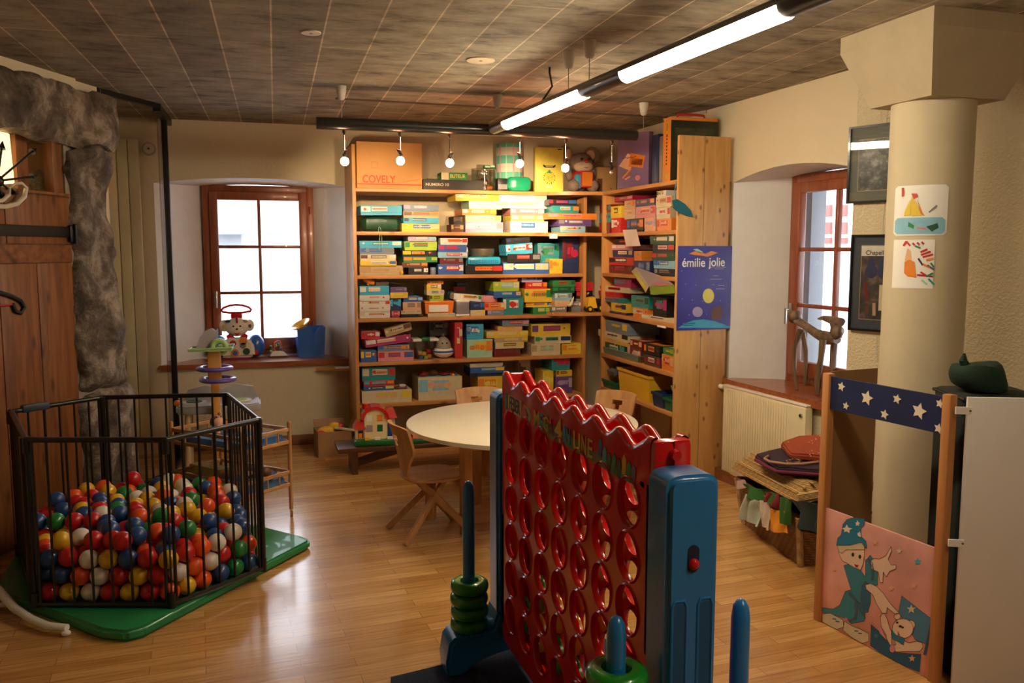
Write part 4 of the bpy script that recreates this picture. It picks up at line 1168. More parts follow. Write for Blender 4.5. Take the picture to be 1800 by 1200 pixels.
blob('zip_pouch', 'shiny green pouch in front of the tartan bag', 'bag', (x, f + .05, z), (w / 2, .055, (hz(310, 915) - z) / 2), mat('shiny_green', (.01, .30, .16), .25, coat=.4), 5, .008, box=6)
x, w, z, f = bY(879, 896, 0)
mb = MB(); mb.b2((-w / 2, 0, 0), (w / 2, .1, hz(312, 888) - z), pal('black'), .004); mb.b2((-w / 2 + .004, -.001, .02), (w / 2 - .004, .001, .06), pal('grey')); p = mb.build('black_case', origin=(0, 0, 0)); p.location = (x, f + .06, z); tag(p, 'small black case between clear jar and green pouch', 'case')
# yellow box with emblem
x, w, z, f = bY(941, 989, 0)
h = hz(259, 965) - z
yb = thing('game_box', 'upright yellow game box with black banner and round emblem', 'board game', (x, f, z), R(-3))
mb = MB(); mb.b2((-w / 2, 0, 0), (w / 2, .06, h), pal('lemon'), .002); mb.build('lid', yb)
mb = MB()
pts = [(-.055, .215), (-.045, .20), (-.03, .196), (.03, .196), (.045, .20), (.055, .215), (.05, .222), (.035, .213), (-.035, .213), (-.05, .222)]
mb.prism(pts, .002, pal('black'), Matrix.Translation((0, .0, 0)) @ TF); mb.b2((-.03, -.0028, .2), (.03, -.0018, .207), pal('cream'))
mb.build('banner', yb)
mb = MB(); ec = Vector((0, -.001, .115))
mb.cyl(ec + Vector((0, .001, 0)), ec + Vector((0, -.0012, 0)), .038, pal('yellow'), seg=24)
for i in range(16):
    a = i * PI / 8; mb.box(ec + Vector((.047 * math.cos(a), 0, .045 * math.sin(a))), (.014, .002, .006), pal('black' if i % 2 else 'orange'), rot=Matrix.Rotation(-a + .6, 4, 'Y'))
for i in range(9):
    mb.box(ec + Vector((.024 * math.cos(i * 2.4) * (i % 3) / 2, -.0015, .024 * math.sin(i * 2.4) * (i % 3) / 2)), (.008, .002, .007), pal('orange'))
mb.sph(ec + Vector((0, 0, .05)), .013, pal('green'), (1, .15, 1.1))
mb.build('emblem', yb)
mb = MB(); mb.b2((-.028, -.0015, .034), (.028, .001, .05), pal('cream')); mb.b2((w * .3, -.0015, h - .018), (w * .45, .001, h - .01), pal('black')); mb.build('label_patch', yb)
# plush mouse
fur = mat('grey_plush', (.25, .19, .16), .95, bump=.6, bscale=150, vary=.15, vscale=30); furw = mat('cream_plush', (.66, .52, .38), .95, bump=.5, bscale=150)
x, w, z, f = bY(985, 1058, 0, YF + .02)
pm = thing('plush_mouse', 'grey plush mouse with big ears and red shirt seated on top', 'soft toy', (x + .0, f + .02, z + .0005), R(6))
pm.scale = (1.2, 1.2, 1.2)
mb = MB()
mb.sph((0, .03, .085), .075, fur, (.9, .75, 1.1)); mb.sph((0, .0, .205), .078, fur, (1.1, .9, .85), 20, 14)
mb.sph((-.075, -.04, .045), .045, fur, (.85, 1.15, .98)); mb.sph((.065, -.05, .045), .045, fur, (.9, 1.15, .98))
mb.sph((-.085, .01, .12), .03, fur, (.8, 1, 1.3)); mb.sph((.09, .0, .13), .03, fur, (.9, 1, 1.3))
mb.build('body', pm)
for s in (-1, 1):
    mb = MB(); c = Vector((s * .105, .035, .265))
    rt = Matrix.Rotation(R(-s * 18), 4, 'Z')
    mb.sph(c, .058, fur, (1, .3, .95), 20, 12, rot=rt); e = mb.build('ear', pm)
    mb = MB(); mb.sph(c + Vector((-s * .02, -.016, -.004)), .036, furw, (.85, .2, 1), 18, 10, rot=rt); mb.build('inner_ear', e)
mb = MB(); mb.sph((0, -.035, .175), .068, furw, (1.05, .7, .62), 20, 12); mb.build('muzzle', pm)
mb = MB(); mb.sph((0, -.083, .208), .013, pal('red'), (1.3, .9, .9)); mb.build('nose', pm)
for s in (-1, 1): mb = MB(); mb.sph((s * .028, -.062, .222), .010, pal('black')); mb.build('eye', pm)
mb = MB(); mb.tube([(-.014, -.084, .165), (0, -.088, .160), (.016, -.082, .167)], .0016, pal('dark_red'), 5); mb.build('mouth', pm)
mb = MB(); mb.sph((-.005, -.012, .10), .066, pal('red'), (1, .85, .9)); mb.b2((-.075, -.08, .02), (-.035, -.035, .12), pal('cyan'), .012); mb.build('shirt', pm)
mb = MB(); mb.b2((-.042, -.086, .03), (.052, -.07, .142), pal('red'), .006); mb.b2((-.034, -.0885, .04), (.044, -.0855, .134), pal('orange')); mb.build('bib', pm)
x, w, z, f = bY(1059, 1088, 0, YF - .02)
mb = MB(); mb.b2((-.10, 0, 0), (w / 2, .16, hz(293, 1072, f) - z), pal('kraft'), .002); mb.b2((-.1, -.0012, .004), (-.055, .001, .12), pal('brown')); mb.cyl((.025, -.001, .04), (.025, .001, .04), .006, pal('brown')); p = mb.build('wooden_box', origin=(0, 0, 0)); p.location = (x, f + .06, z); tag(p, 'brown wooden box between plush mouse and purple puzzle box', 'box')
# ------------------------------------------------------------------ top of the right bookcase
a, b = onx(1087, 325, 2.84), onx(1143, 325, 2.84)
zt = SD[0] + .001
ht = onx(1115, 234, 2.84).z - zt
M = Matrix.Rotation(R(-90), 4, 'Z')
pz = thing('puzzle_box', 'large purple puzzle box with orange picture leaning in the corner', 'board game', (2.83, (a.y + b.y) / 2 , zt), R(-66))
wz = .31
violet = mat('violet_card', (.20, .13, .28), .45, vary=.12, vscale=4)
mb = MB(); mb.b2((-wz / 2, 0, 0), (wz / 2, .05, ht), violet, .002); mb.build('lid', pz)
mb = MB()
for pts, m_ in (([(-.14, .17), (-.03, .13), (.04, .22), (-.05, .26)], 'peach'), ([(-.04, .16), (.10, .14), (.12, .23), (-.02, .26)], 'orange'), ([(-.02, .175), (.09, .16), (.10, .205), (0, .22)], 'dark_red'), ([(-.11, .08), (-.02, .145), (-.01, .135), (-.095, .07)], 'orange'), ([(-.08, .07), (-.03, .09), (-.02, .08), (-.07, .06)], 'peach')):
    mb.prism(pts, .0015, pal(m_), TF)
for i in range(9): mb.box((-.10 + .016 * i, -.002, .225 + .003 * (i % 3)), (.008, .002, .007), pal('dark_red'), rot=.0)
mb.sph((.05, 0, .07), .025, pal('pink'), (1, .08, .8)); mb.build('cover_picture', pz)
for px0, px1, py, c, d, lb in ((1145, 1156, 238, 'navy', .28, 'thin navy box standing behind the purple puzzle box'), (1157, 1165, 240, 'grey', .26, 'thin grey box standing against the orange black box')):
    a, b = onx(px0, py, 2.86), onx(px1, py, 2.86)
    mb = MB(); mb.b2((-(a.y - b.y) / 2, 0, 0), ((a.y - b.y) / 2 - .001, d, a.z - zt), pal(c), .002); mb.b2((-.006, -.001, .03), (.006, .001, .2), pal('blue' if c == 'navy' else 'tan'))
    p = mb.build('game_box', origin=(0, 0, 0)); p.location = (2.87, (a.y + b.y) / 2, zt); p.rotation_euler.z = R(-90); tag(p, lb, 'board game')
a, b = onx(1165, 311, XF + .012), onx(1178, 311, XF + .012)
hb = onx(1168, 214, XF + .012).z - zt
yb0 = (a.y + b.y) / 2; wb = (a.y - b.y)
ob_ = thing('case_game', 'tall orange and black game case with carry handle on top', 'board game', (XF + .012, yb0 - .0, zt), R(-90))
mb = MB(); mb.b2((-wb / 2, 0, 0), (wb / 2, .36, hb), mat('case_black', (.02, .022, .015), .4, coat=.2), .004); mb.b2((wb / 2 - .0005, .03, .03), (wb / 2 + .0012, .33, hb - .05), photo_mat('dark_print', [(.02, .02, .02), (.03, .05, .02), (.10, .04, .02)], 14)); mb.build('case', ob_)
mb = MB(); mb.b2((-wb / 2, -.0015, 0), (wb / 2, .001, hb), pal('orange')); mb.b2((-.011, -.0025, hb - .075), (.011, -.001, hb - .01), pal('yellow')); mb.b2((-.005, -.003, hb - .07), (.005, -.002, hb - .015), pal('black'))
for i in range(9): mb.box((0, -.002, hb - .10 - i * .024), (.014, .002, .012 if i % 3 else .017), pal('black'))
mb.sph((0, -.001, .04), .016, pal('lime'), (.7, .1, 1.4)); mb.build('spine', ob_)
mb = MB(); mb.b2((-wb / 2, .0, hb), (wb / 2, .36, hb + .022), pal('orange'), .004); mb.tube([(0, .07, hb + .02), (0, .08, hb + .045), (0, .15, hb + .05), (0, .22, hb + .05), (0, .28, hb + .045), (0, .29, hb + .02)], .009, pal('red')); mb.build('handle_strip', ob_)
# ------------------------------------------------------------------ things between the games
def put(o, px, py_unused, row, f, unit='b'):
    pass
# turquoise rounded case and metal bowl
x, w, z, f = bY(822, 881, 2)
z = hz(466, 850) + .002
mb = MB(); mb.b2((-w / 2, 0, 0), (w / 2, .2, hz(451, 850) - z), mat('turquoise_plastic', (.02, .38, .62), .3, coat=.4), .02)
for i in range(14): mb.b2((-w / 2 + .02 + i * (w - .04) / 14, -.001, .012), (-w / 2 + .026 + i * (w - .04) / 14, .002, .04), pal('blue'))
p = mb.build('plastic_case', origin=(0, 0, 0)); p.location = (x, f, z); tag(p, 'turquoise rounded plastic case under the dull metal pot', 'case')
tin = mat('dull_tin', (.32, .28, .22), .28, metal=.8)
a, b = ony(832, 440, f), ony(874, 440, f); z = hz(451, 850) + .002; r = (b.x - a.x) / 2
mb = MB(); mb.lathe([(r * .9, 0), (r, .02), (r, hz(437, 850) - z), (r * .96, hz(437, 850) - z), (r * .9, .012), (.001, .012)], tin, cap=False, seg=36); p = mb.build('metal_pot', origin=(0, 0, 0)); p.location = (a.x + r, f + r, z); tag(p, 'dull metal pot on the turquoise plastic case', 'pot')
mb = MB(); rr = .095; mb.lathe([(rr, 0), (rr, .006), (rr * .4, .01), (rr, .012)], tin, seg=36, mtx=Matrix.Rotation(R(84), 4, 'X')); p = mb.build('pot_lid', origin=(0, 0, 0)); p.location = (a.x + r + .01, f + .27, SH[2] + .27); 
p.location.z = SH[2] + .0955; tag(p, 'round metal lid standing behind the metal pot', 'lid'); p.location.z = SH[2] + .0955
# small dark jar, white knob
a = ony(762, 470, YF + .05)
mb = MB(); mb.lathe([(.02, 0), (.024, .01), (.024, .05), (.018, .058)], pal('grey_blue'), seg=20); p = mb.build('small_jar', origin=(0, 0, 0)); p.location = (a.x, YF + .07, SH[2] + .001); tag(p, 'small dark jar between two stacks on the third shelf', 'jar')
a = ony(823, 438, YF + .03)
t = thing('toy_figure', 'tiny white toy bird standing on the third stack', 'toy', (a.x, YF + .09, SH[2] + .001))
mb = MB(); mb.lathe([(.004, 0), (.004, .165)], pal('grey'), seg=8); mb.build('stand', t)
mb = MB(); mb.sph((0, 0, .185), .017, pal('white'), (1, .9, 1.1)); mb.sph((0, -.004, .207), .011, pal('white')); mb.build('body', t)
# yellow toy near stack 2
blob('yellow_toy', 'small yellow toy on the wooden tray of the third shelf', 'toy', (ony(705, 470, YF + .05).x, YF + .02, SH[2] + .001), (.012, .02, .02), pal('yellow'), 2, .004, 20)
# orange toy drill on top of white boxes, wooden bow
zb = hz(503, 655, YF + .03) + .004
t = thing('toy_pistol', 'orange toy pistol lying on the left stack, fourth shelf', 'toy', (ony(648, 495, YF + .05).x, YF + .06, zb))
mb = MB(); mb.tube([(-.04, 0, .05), (-.01, 0, .04), (.02, 0, .025), (.045, 0, .018)], [.012, .02, .022, .017], po, 12); mb.build('body', t)
mb = MB(); mb.tube([(.01, 0, .03), (.0, 0, .012), (-.008, 0, .006)], .010, po, 8); mb.build('grip', t)
zb2 = zb
mb = MB(); mb.b2((-.05, 0, 0), (.05, .1, .028), pal('tan'), .003); p = mb.build('small_box', origin=(0, 0, 0)); p.location = (ony(672, 495, YF + .1).x, YF + .10, zb2); tag(p, 'tan little box behind the orange toy pistol', 'box')
mb = MB(); mb.bar((-.04, 0, 0), (.20, .03, -.03), .006, .006, pal('tan')); p = mb.build('wooden_stick', origin=(0, 0, 0)); p.location = (ony(665, 490, YF + .1).x, YF + .13, zb2 + .036); tag(p, 'long thin wooden stick over the left stack, fourth shelf', 'stick')
# orange tub with stacked little boxes
x, w, z, f = bY(745, 797, 3)
z = hz(551, 770) + .002
ot = thing('plastic_tub', 'orange lidded tub with white label on the fourth shelf', 'box', (x, f, z))
h = hz(529, 770) - z
mb = MB(); mb.hull([(-w * .46, .01, 0), (w * .46, .01, 0), (w * .46, .18, 0), (-w * .46, .18, 0)], [(-w * .49, 0, h * .8), (w * .49, 0, h * .8), (w * .49, .19, h * .8), (-w * .49, .19, h * .8)], po); mb.build('tub', ot)
mb = MB(); mb.b2((-w / 2, -.004, h * .8), (w / 2, .194, h), po, .004); mb.build('lid', ot)
mb = MB(); mb.b2((-w * .36, -.004, h * .12), (w * .3, .006, h * .68), paper); mb.build('paper_label', ot)
zz = z + h
for i, (c, p0, p1, yt) in enumerate((('lime', 756, 781, 519), ('cream', 751, 782, 510), ('yellow', 751, 777, 500), ('orange', 752, 781, 494))):
    a, b = ony(p0, yt, f), ony(p1, yt, f)
    o = game_box(b.x - a.x, a.z - zz - .0008, .11, c, ['lemon' if c != 'yellow' else 'white', 'brown'] if i != 1 else ['lilac', 'green'])
    o.location = ((a.x + b.x) / 2, f + .02, zz + .0005); zz = a.z
    tag(o, f'small {c} box, {ORD[i]} of the pile on the orange tub', 'board game', 'small boxes piled on the orange tub')
# soap pump bottle
x, w, z, f = bY(801, 825, 3)
sb = thing('pump_bottle', 'grey and white pump bottle on the fourth shelf', 'bottle', (x, f + w / 2, z))
h = hz(530, 812) - z
mb = MB(); mb.b2((-w / 2, -w / 2, 0), (w / 2, w / 2, h), mat('smoky_plastic', (.22, .20, .23), .25, coat=.4), .012, 3); mb.build('bottle', sb)
mb = MB(); mb.b2((-w / 2 - .001, -w / 2 - .001, h - .006), (w / 2 + .001, w / 2 + .001, h + .012), pw, .008); mb.cyl((0, 0, h + .01), (0, 0, h + .05), .007, pw); mb.tube([(0, 0, h + .045), (-.01, 0, h + .05), (-.028, 0, h + .046)], .006, pw); mb.build('pump', sb)
mb = MB(); mb.b2((-w / 2 - .001, -w / 2 - .001, 0), (w / 2 + .001, w / 2 + .001, .018), pw, .006); mb.build('foot', sb)
# white round tin
a, b = ony(846, 525, f), ony(880, 525, f); r = (b.x - a.x) / 2; z = hz(532, 865) + .003
mb = MB(); mb.lathe([(r * .98, 0), (r, .004), (r, hz(520, 865) - z - .004), (r * .98, hz(520, 865) - z)], pal('pink'), seg=36); p = mb.build('round_tin', origin=(0, 0, 0)); p.location = (a.x + r, YF + .05 + r, z); tag(p, 'pale pink round tin on the orange box, fourth shelf', 'tin')
# white star cone next to it
mb = MB(); a = ony(1004, 530, 6.57); mb.tube([(0, 0, .0), (.02, 0, .03), (.036, 0, .075)], [.016, .011, .003], pal('cream'), 8); mb.tube([(0, 0, .0), (-.03, 0, .008)], [.012, .003], pal('cream'), 8); p = mb.build('paper_cone', origin=(0, 0, 0)); p.location = (ony(1001, 530, 6.57).x, 6.565, hz(539, 990, 6.60) + .011); tag(p, 'crumpled cream paper cone before the post, fourth shelf', 'paper')
# yellow and black toy digger on the corner
t = thing('toy_digger', 'yellow and black toy digger on the curved corner shelf', 'toy', (ony(1048, 550, 6.52).x, 6.56, SH[3] + .021))
mb = MB(); mb.hull([(-.075, -.03, .03), (.01, -.04, .03), (.01, .04, .03), (-.075, .03, .03)], [(-.065, -.03, .12), (-.01, -.035, .125), (-.01, .035, .125), (-.065, .03, .12)], py_); mb.rough(.01, 20); mb.build('body', t)
for c in ((.045, -.035, .036), (.045, .035, .036), (-.055, -.03, .026), (-.055, .03, .026)):
    mb = MB(); r = .034 if c[0] > 0 else .025; c = (c[0], c[1], r); mb.cyl((c[0], c[1] - .014, c[2]), (c[0], c[1] + .014, c[2]), r, pal('black'), seg=20); mb.cyl((c[0], c[1] - .016, c[2]), (c[0], c[1] + .016, c[2]), r * .55, py_, seg=16); mb.build('wheel', t)
mb = MB(); mb.b2((-.02, -.032, .06), (.06, .032, .11), pal('black'), .01); mb.build('cab', t)
# tub with white lid, toy boat
x, w, z, f = bY(727, 765, 4)
h = hz(600, 745) - z
t = thing('clear_tub', 'clear tub of coloured bricks with white lid, fifth shelf', 'box', (x, f, z))
mb = MB(); mb.hull([(-w * .38, .01, 0), (w * .38, .01, 0), (w * .38, .14, 0), (-w * .38, .14, 0)], [(-w * .46, 0, h), (w * .46, 0, h), (w * .46, .15, h), (-w * .46, .15, h)], clear); mb.build('tub', t)
mb = MB(); mb.b2((-w * .6, -.006, h), (-w * .18, .156, h + .022), pw, .006); mb.b2((w * .2, -.006, h), (w * .62, .156, h + .022), pw, .006); mb.b2((-w * .2, -.002, h), (w * .22, .152, h + .03), pg, .006); mb.build('lid', t)
for i, (c, xx, zz) in enumerate((('orange', .25, .01), ('yellow', -.05, .03), ('peach', -.3, .035), ('lime', .05, .0), ('red', .2, .05), ('blue', -.25, .0))):
    mb = MB(); mb.b2((xx * w * .8 - .016, .02, zz + .002), (xx * w * .8 + .016, .07, zz + .03), pal(c), .003); mb.build('brick', t)
x, w, z, f = bY(763, 799, 4)
h = hz(591, 780) - z
t = thing('toy_boat', 'rounded white and blue toy boat with a face, fifth shelf', 'toy', (x, f + .08, z))
mb = MB(); mb.sph((0, 0, h * .28), 1, pw, (w * .52, .075, h * .28), 24, 12); mb.build('hull', t)
mb = MB(); mb.sph((0, 0, h * .30), 1, pb, (w * .53, .078, h * .14), 24, 12); mb.build('stripe', t)
mb = MB(); mb.sph((0, 0, h * .45), 1, mat('warm_grey_plastic', (.36, .31, .27), .4, coat=.2), (w * .40, .065, h * .5), 24, 14); mb.build('cabin', t)
for s in (-1, 1): mb = MB(); mb.sph((s * .018, -.055, h * .68), .007, pal('black')); mb.build('eye', t)
mb = MB(); mb.sph((0, 0, h * .98), .014, pal('brown'), (1, 1, 1.5)); mb.build('funnel', t)
# bottom shelf: car, ball, toys on the illustrated box
a = ony(705, 680, YF + .06)
t = thing('toy_car', 'small dark red toy car with white top, bottom visible shelf', 'toy', (a.x, YF + .08, hz(688, 705, YF + .03) + .002))
mb = MB(); mb.b2((-.05, -.03, .008), (.05, .03, .03), pal('dark_red'), .008); mb.b2((-.015, -.027, .03), (.038, .027, .05), pal('white'), .008); mb.build('body', t)
for sx in (-.03, .03):
    for sy in (-.03, .03): mb = MB(); mb.cyl((sx, sy - .004, .011), (sx, sy + .004, .011), .011, pal('black')); mb.build('wheel', t)
a, b = ony(819, 670, YF + .04), ony(836, 670, YF + .04); r = (b.x - a.x) / 2
mb = MB(); mb.sph((0, 0, r), r, pal('yellow'), u=24, v=16); p = mb.build('yellow_ball', origin=(0, 0, 0)); p.location = (a.x + r, YF + .06, SH[5] + .001); tag(p, 'yellow ball on the bottom visible shelf near the red game', 'ball')
zt5 = hz(664, 770, YF + .03)
for i, (px, c, s) in enumerate(((745, 'dark_red', (.05, .05, .022)), (762, 'brown', (.05, .06, .03)), (781, 'dark_red', (.045, .05, .018)), (794, 'red', (.025, .03, .012)))):
    blob('plush_bundle', ['dark red', 'brown', 'maroon', 'bright red'][i] + ' small bundle, %s of four, on the illustrated box' % ['leftmost', 'second', 'third', 'rightmost'][i], 'toy', (ony(px, 655, YF + .1).x, YF + .11 + .03 * (i % 2), zt5 + .003), s, pal(c), i, .008, 22)
mb = MB(); mb.sph((0, 0, .012), .012, pal('yellow')); p = mb.build('bead', origin=(0, 0, 0)); p.location = (ony(797, 655, YF + .05).x, YF + .06, zt5 + .002); tag(p, 'small yellow bead on the illustrated box edge', 'toy')
# ------------------------------------------------------------------ right bookcase extras
# paper sheet hanging from the second shelf edge
def sheet(label, pts, X, name='paper_sheet', m=paper, bend=0):
    P = [onx(px, py, X) for px, py in pts]
    mb = MB(); mb.hull([(p.x, p.y, p.z) for p in P], [(p.x - .0015, p.y, p.z) for p in P], m)
    return tag(mb.build(name), label, 'paper')
sheet('white paper with faint red writing hung from the right bookcase', [(1095, 404), (1119, 403), (1126, 432), (1101, 433)], 2.782, m=mat('pinkish_paper', (.80, .68, .62), .6))
for i, yy in enumerate((414, 421, 427)):
    pass
lf = thing('leaflet', 'folded yellow and white leaflet sagging over the fourth shelf', 'paper', onx(1140, 500, 2.77))
o = lf.location
P = lambda px, py, X: onx(px, py, X) - o
mb = MB(); mb.face([P(1110, 477, 2.76), P(1118, 469, 2.79), P(1141, 503, 2.77), P(1135, 514, 2.74)], pal('cream')); mb.face([P(1113, 480, 2.758), P(1119, 474, 2.785), P(1137, 502, 2.766), P(1132, 508, 2.74)], pal('lemon'))
r_ = bmesh.ops.solidify(mb.bm, geom=mb.bm.faces[:], thickness=.001); mb.build('flap', lf)
mb = MB(); mb.face([P(1118, 469, 2.79), P(1160, 484, 2.80), P(1185, 500, 2.79), P(1141, 503, 2.77)], mat('lilac_paper', (.56, .45, .50), .6)); mb.face([P(1141, 503, 2.77), P(1185, 500, 2.788), P(1186, 515, 2.78), P(1144, 518, 2.76)], pal('lime'))
mb.face([P(1143, 500, 2.768), P(1160, 492, 2.79), P(1183, 500, 2.786), P(1160, 503, 2.772)], pal('pink'))
bmesh.ops.solidify(mb.bm, geom=mb.bm.faces[:], thickness=.001); mb.build('sheet', lf)
# blue-green cloth hanging at the end panel edge
mb = MB(); P_ = lambda px, py, Y=5.20: ony(px, py, Y)
mb.hull([P_(1181, 352, 5.200), P_(1190, 350, 5.200), P_(1203, 358), P_(1214, 370), P_(1218, 381), P_(1208, 379), P_(1192, 373), P_(1184, 366)], [p + Vector((0, -.006, 0)) for p in [P_(1181, 352, 5.200), P_(1190, 350, 5.200), P_(1203, 358), P_(1214, 370), P_(1218, 381), P_(1208, 379), P_(1192, 373), P_(1184, 366)]], mat('petrol_cloth', (.01, .13, .17), .8, bump=.3))
mb.tube([P_(1188, 352), P_(1186, 335), P_(1189, 318, 5.205)], .003, pal('teal'), 6)
tag(mb.build('petrol_cloth'), 'petrol blue cloth hanging by its cord at the end panel', 'cloth')
# toy bottles in the tray
tray = thing('toy_tray', 'grey green tray of small toy bottles, fifth shelf, right bookcase', 'tray', (2.86, onx(1100, 620, 2.86).y, SD[4] + .001), R(-90))
wt = onx(1062, 620, 2.82).y - onx(1128, 620, 2.82).y
mb = MB(); mb.hull([(-wt * .45, -.045, 0), (wt * .45, -.045, 0), (wt * .45, .05, 0), (-wt * .45, .05, 0)], [(-wt * .5, -.06, .05), (wt * .5, -.06, .05), (wt * .5, .06, .05), (-wt * .5, .06, .05)], mat('sage_plastic', (.16, .24, .19), .4)); mb.build('tray', tray)
for i in range(4):
    t = MB(); c = ['cream', 'peach', 'pink', 'orange'][i]
    t.lathe([(.012, 0), (.014, .01), (.014, .04), (.006, .055), (.006, .068)], pal(c), seg=14); t.cyl((0, 0, .068), (0, 0, .08), .008, pal('crimson'))
    p = t.build('toy_bottle', origin=(0, 0, 0)); yy = onx([1084, 1094, 1107, 1117][i], 610, 2.84).y
    p.location = (2.835, yy, SD[4] + .052); tag(p, f'{CN(c)} toy bottle with red cap standing in the grey green tray', 'toy', 'toy bottles in the tray')
# crates on the lowest visible shelf of the right bookcase
def crate(label, px0, px1, pytop, m, f=XF + .01, dep=.30, row=5, tilt=0, name='storage_crate', wall_=.004):
    a, b = onx(px0, pytop, f), onx(px1, pytop, f)
    w = a.y - b.y; z = SD[row] + .001; h = a.z * .5 + b.z * .5 - z
    t = thing(name, label, 'crate', (f, (a.y + b.y) / 2, z), R(-90 + tilt))
    mb = MB(); k = .93
    mb.b2((-w * k / 2, .012, 0), (w * k / 2, dep * k, .006), m)
    for lo, hi, lo2, hi2 in ((-w / 2, w / 2, 0, 0),):
        bq = [(-w * k / 2, .012), (w * k / 2, .012), (w * k / 2, dep * k), (-w * k / 2, dep * k)]; tq = [(-w / 2, 0), (w / 2, 0), (w / 2, dep), (-w / 2, dep)]
        for i in range(4):
            j = (i + 1) % 4
            cb_, ct_ = Vector((0, dep / 2)), Vector((0, dep / 2))
            B0, B1, T0, T1 = Vector(bq[i]), Vector(bq[j]), Vector(tq[i]), Vector(tq[j])
            inn = lambda p: p + (Vector((0, dep / 2)) - p).normalized() * .006
            mb.hull([(*B0, .002), (*B1, .002), (*inn(B1), .002), (*inn(B0), .002)], [(*T0, h), (*T1, h), (*inn(T1), h), (*inn(T0), h)], m)
    mb.build('bin', t)
    mb = MB()
    for lo, hi in (((-w / 2 - .006, -.006, h - .02), (w / 2 + .006, 0.002, h)), ((-w / 2 - .006, dep - .002, h - .02), (w / 2 + .006, dep + .006, h)), ((-w / 2 - .006, 0, h - .02), (-w / 2 + .002, dep, h)), ((w / 2 - .002, 0, h - .02), (w / 2 + .006, dep, h))): mb.b2(lo, hi, m)
    mb.build('rim', t)
    return t
crate('deep yellow storage crate, bottom visible shelf of the right bookcase', 1086, 1141, 653, mat('ochre_plastic', (.80, .47, .03), .4, coat=.2))
gp_ = mat('dark_green_plastic', (.008, .13, .06), .4, coat=.2)
t = crate('dark green bin left of the yellow crate', 1056, 1082, 668, gp_)
mb = MB(); mb.box((0, .10, .16), (.13, .17, .035), mat('slate_lid', (.13, .14, .17), .5), rot=Matrix.Rotation(R(24), 4, 'X')); mb.build('folded_lid', t)
t = crate('dark blue bin between yellow crate and end panel', 1146, 1165, 690, mat('dark_blue_plastic', (.015, .04, .11), .4), dep=.22)
t = crate('green bin holding a tan board beside the end panel', 1167, 1183, 700, gp_, dep=.22)
mb = MB(); mb.box((0, .06, .12), (.08, .008, .12), pal('tan'), rot=Matrix.Rotation(R(20), 4, 'X')); mb.build('board', t)
mb = MB(); a = onx(1180, 545, 2.80)
o = game_box(.06, .19, .1, 'red', ['crimson', 'cream']); o.location = (2.83, 5.275, SD[3] + .03); o.rotation_euler.z = R(-90)
z0 = onx(1150, 556, 2.81).z
o.location.z = z0 + .003; o.location.y = 5.272; tag(o, 'upright red game box squeezed against the end panel, fourth shelf', 'board game')
# ================================================================== LAMPS
satin = mat('satin_black', (.012, .011, .010), .32, coat=.3)
zr = 2.375
A0, A1 = onz(556, 216, zr), onz(1118, 238, zr)
rail = thing('track_rail', 'black horizontal track rail with spot bulbs before the bookcase', 'light rail', ((A0.x + A1.x) / 2, (A0.y + A1.y) / 2, zr))
o = rail.location
def rbar(mb, p0, p1, r=.042, m=satin):
    """flattened round profile"""
    p0, p1 = Vector(p0), Vector(p1)
    d = (p1 - p0).normalized(); s = Vector((0, 0, 1)).cross(d)
    pts = []
    for i in range(20):
        a = 2 * PI * i / 20; pts.append(s * (r * math.cos(a)) + Vector((0, 0, .038 * math.sin(a))))
    mb.hull([p0 + q_ for q_ in pts], [p1 + q_ for q_ in pts], m)
mb = MB(); rbar(mb, A0 - o, A1 - o); mb.build('profile', rail)
def susp(par, p):
    """ceiling cup and thin cable"""
    mb = MB(); mb.lathe([(.012, -.085), (.022, -.075), (.03, -.03), (.032, 0)], mat('cup_white', (.62, .56, .48), .5), Matrix.Identity(4) and (p[0], p[1], CEIL - .001 - par.location.z), seg=20); mb.build('ceiling_cup', par)
    mb = MB(); mb.cyl((p[0], p[1], .03), (p[0], p[1], CEIL - .08 - par.location.z), .0022, mat('cable_grey', (.3, .28, .25), .5), seg=6); mb.build('cable', par)
for px, py in ((587, 172), (865, 172), (1087, 197)):
    c = onz(px, py, CEIL) - o; susp(rail, (c.x, 0 if abs(c.y) < 2 else c.y, 0))
B0, B1 = onz(866, 226, zr), onz(1352, 24, zr)
dB = (B1 - B0).normalized()
B2 = B0 + dB * 5.2
lrail = thing('tube_light_rail', 'long black rail with two lit fluorescent tubes under the ceiling', 'light', tuple(B0))
o = lrail.location
mb = MB(); rbar(mb, Vector((0, 0, 0)) + dB * .03, B2 - o, .04); mb.build('profile', lrail)
tubeE = mat('lit_diffuser', (1, .9, .75), .5, emit=(1, .83, .56), es=72)
s = Vector((0, 0, 1)).cross(dB)
def tubelamp(t0, t1):
    mb = MB(); p0, p1 = B0 + dB * t0 - o, B0 + dB * t1 - o
    pts = [s * (.041 * math.cos(a)) + Vector((0, 0, .043 * math.sin(a))) for a in [PI + PI * i / 12 for i in range(13)]] + [s * .036 + Vector((0, 0, .004)), s * -.036 + Vector((0, 0, .004))]
    mb.hull([p0 + q_ for q_ in pts], [p1 + q_ for q_ in pts], tubeE)
    mb.build('diffuser', lrail)
ts = lambda px, py: (onz(px, py, zr - .04) - Vector((B0.x, B0.y, zr - .04))).dot(dB)
tubelamp(ts(872, 226), ts(1003, 172)); tubelamp(ts(1068, 142), ts(1345, 30)); tubelamp(4.3, 5.15)
for px, py in ((1016, 92), (1050, 72)):
    c = onz(px, py, CEIL) - B0; susp(lrail, (dB * c.dot(dB))[:2])
mb = MB(); c = onz(966, 118, CEIL); d_ = onz(966, 118, CEIL) - B0; e = dB * d_.dot(dB)
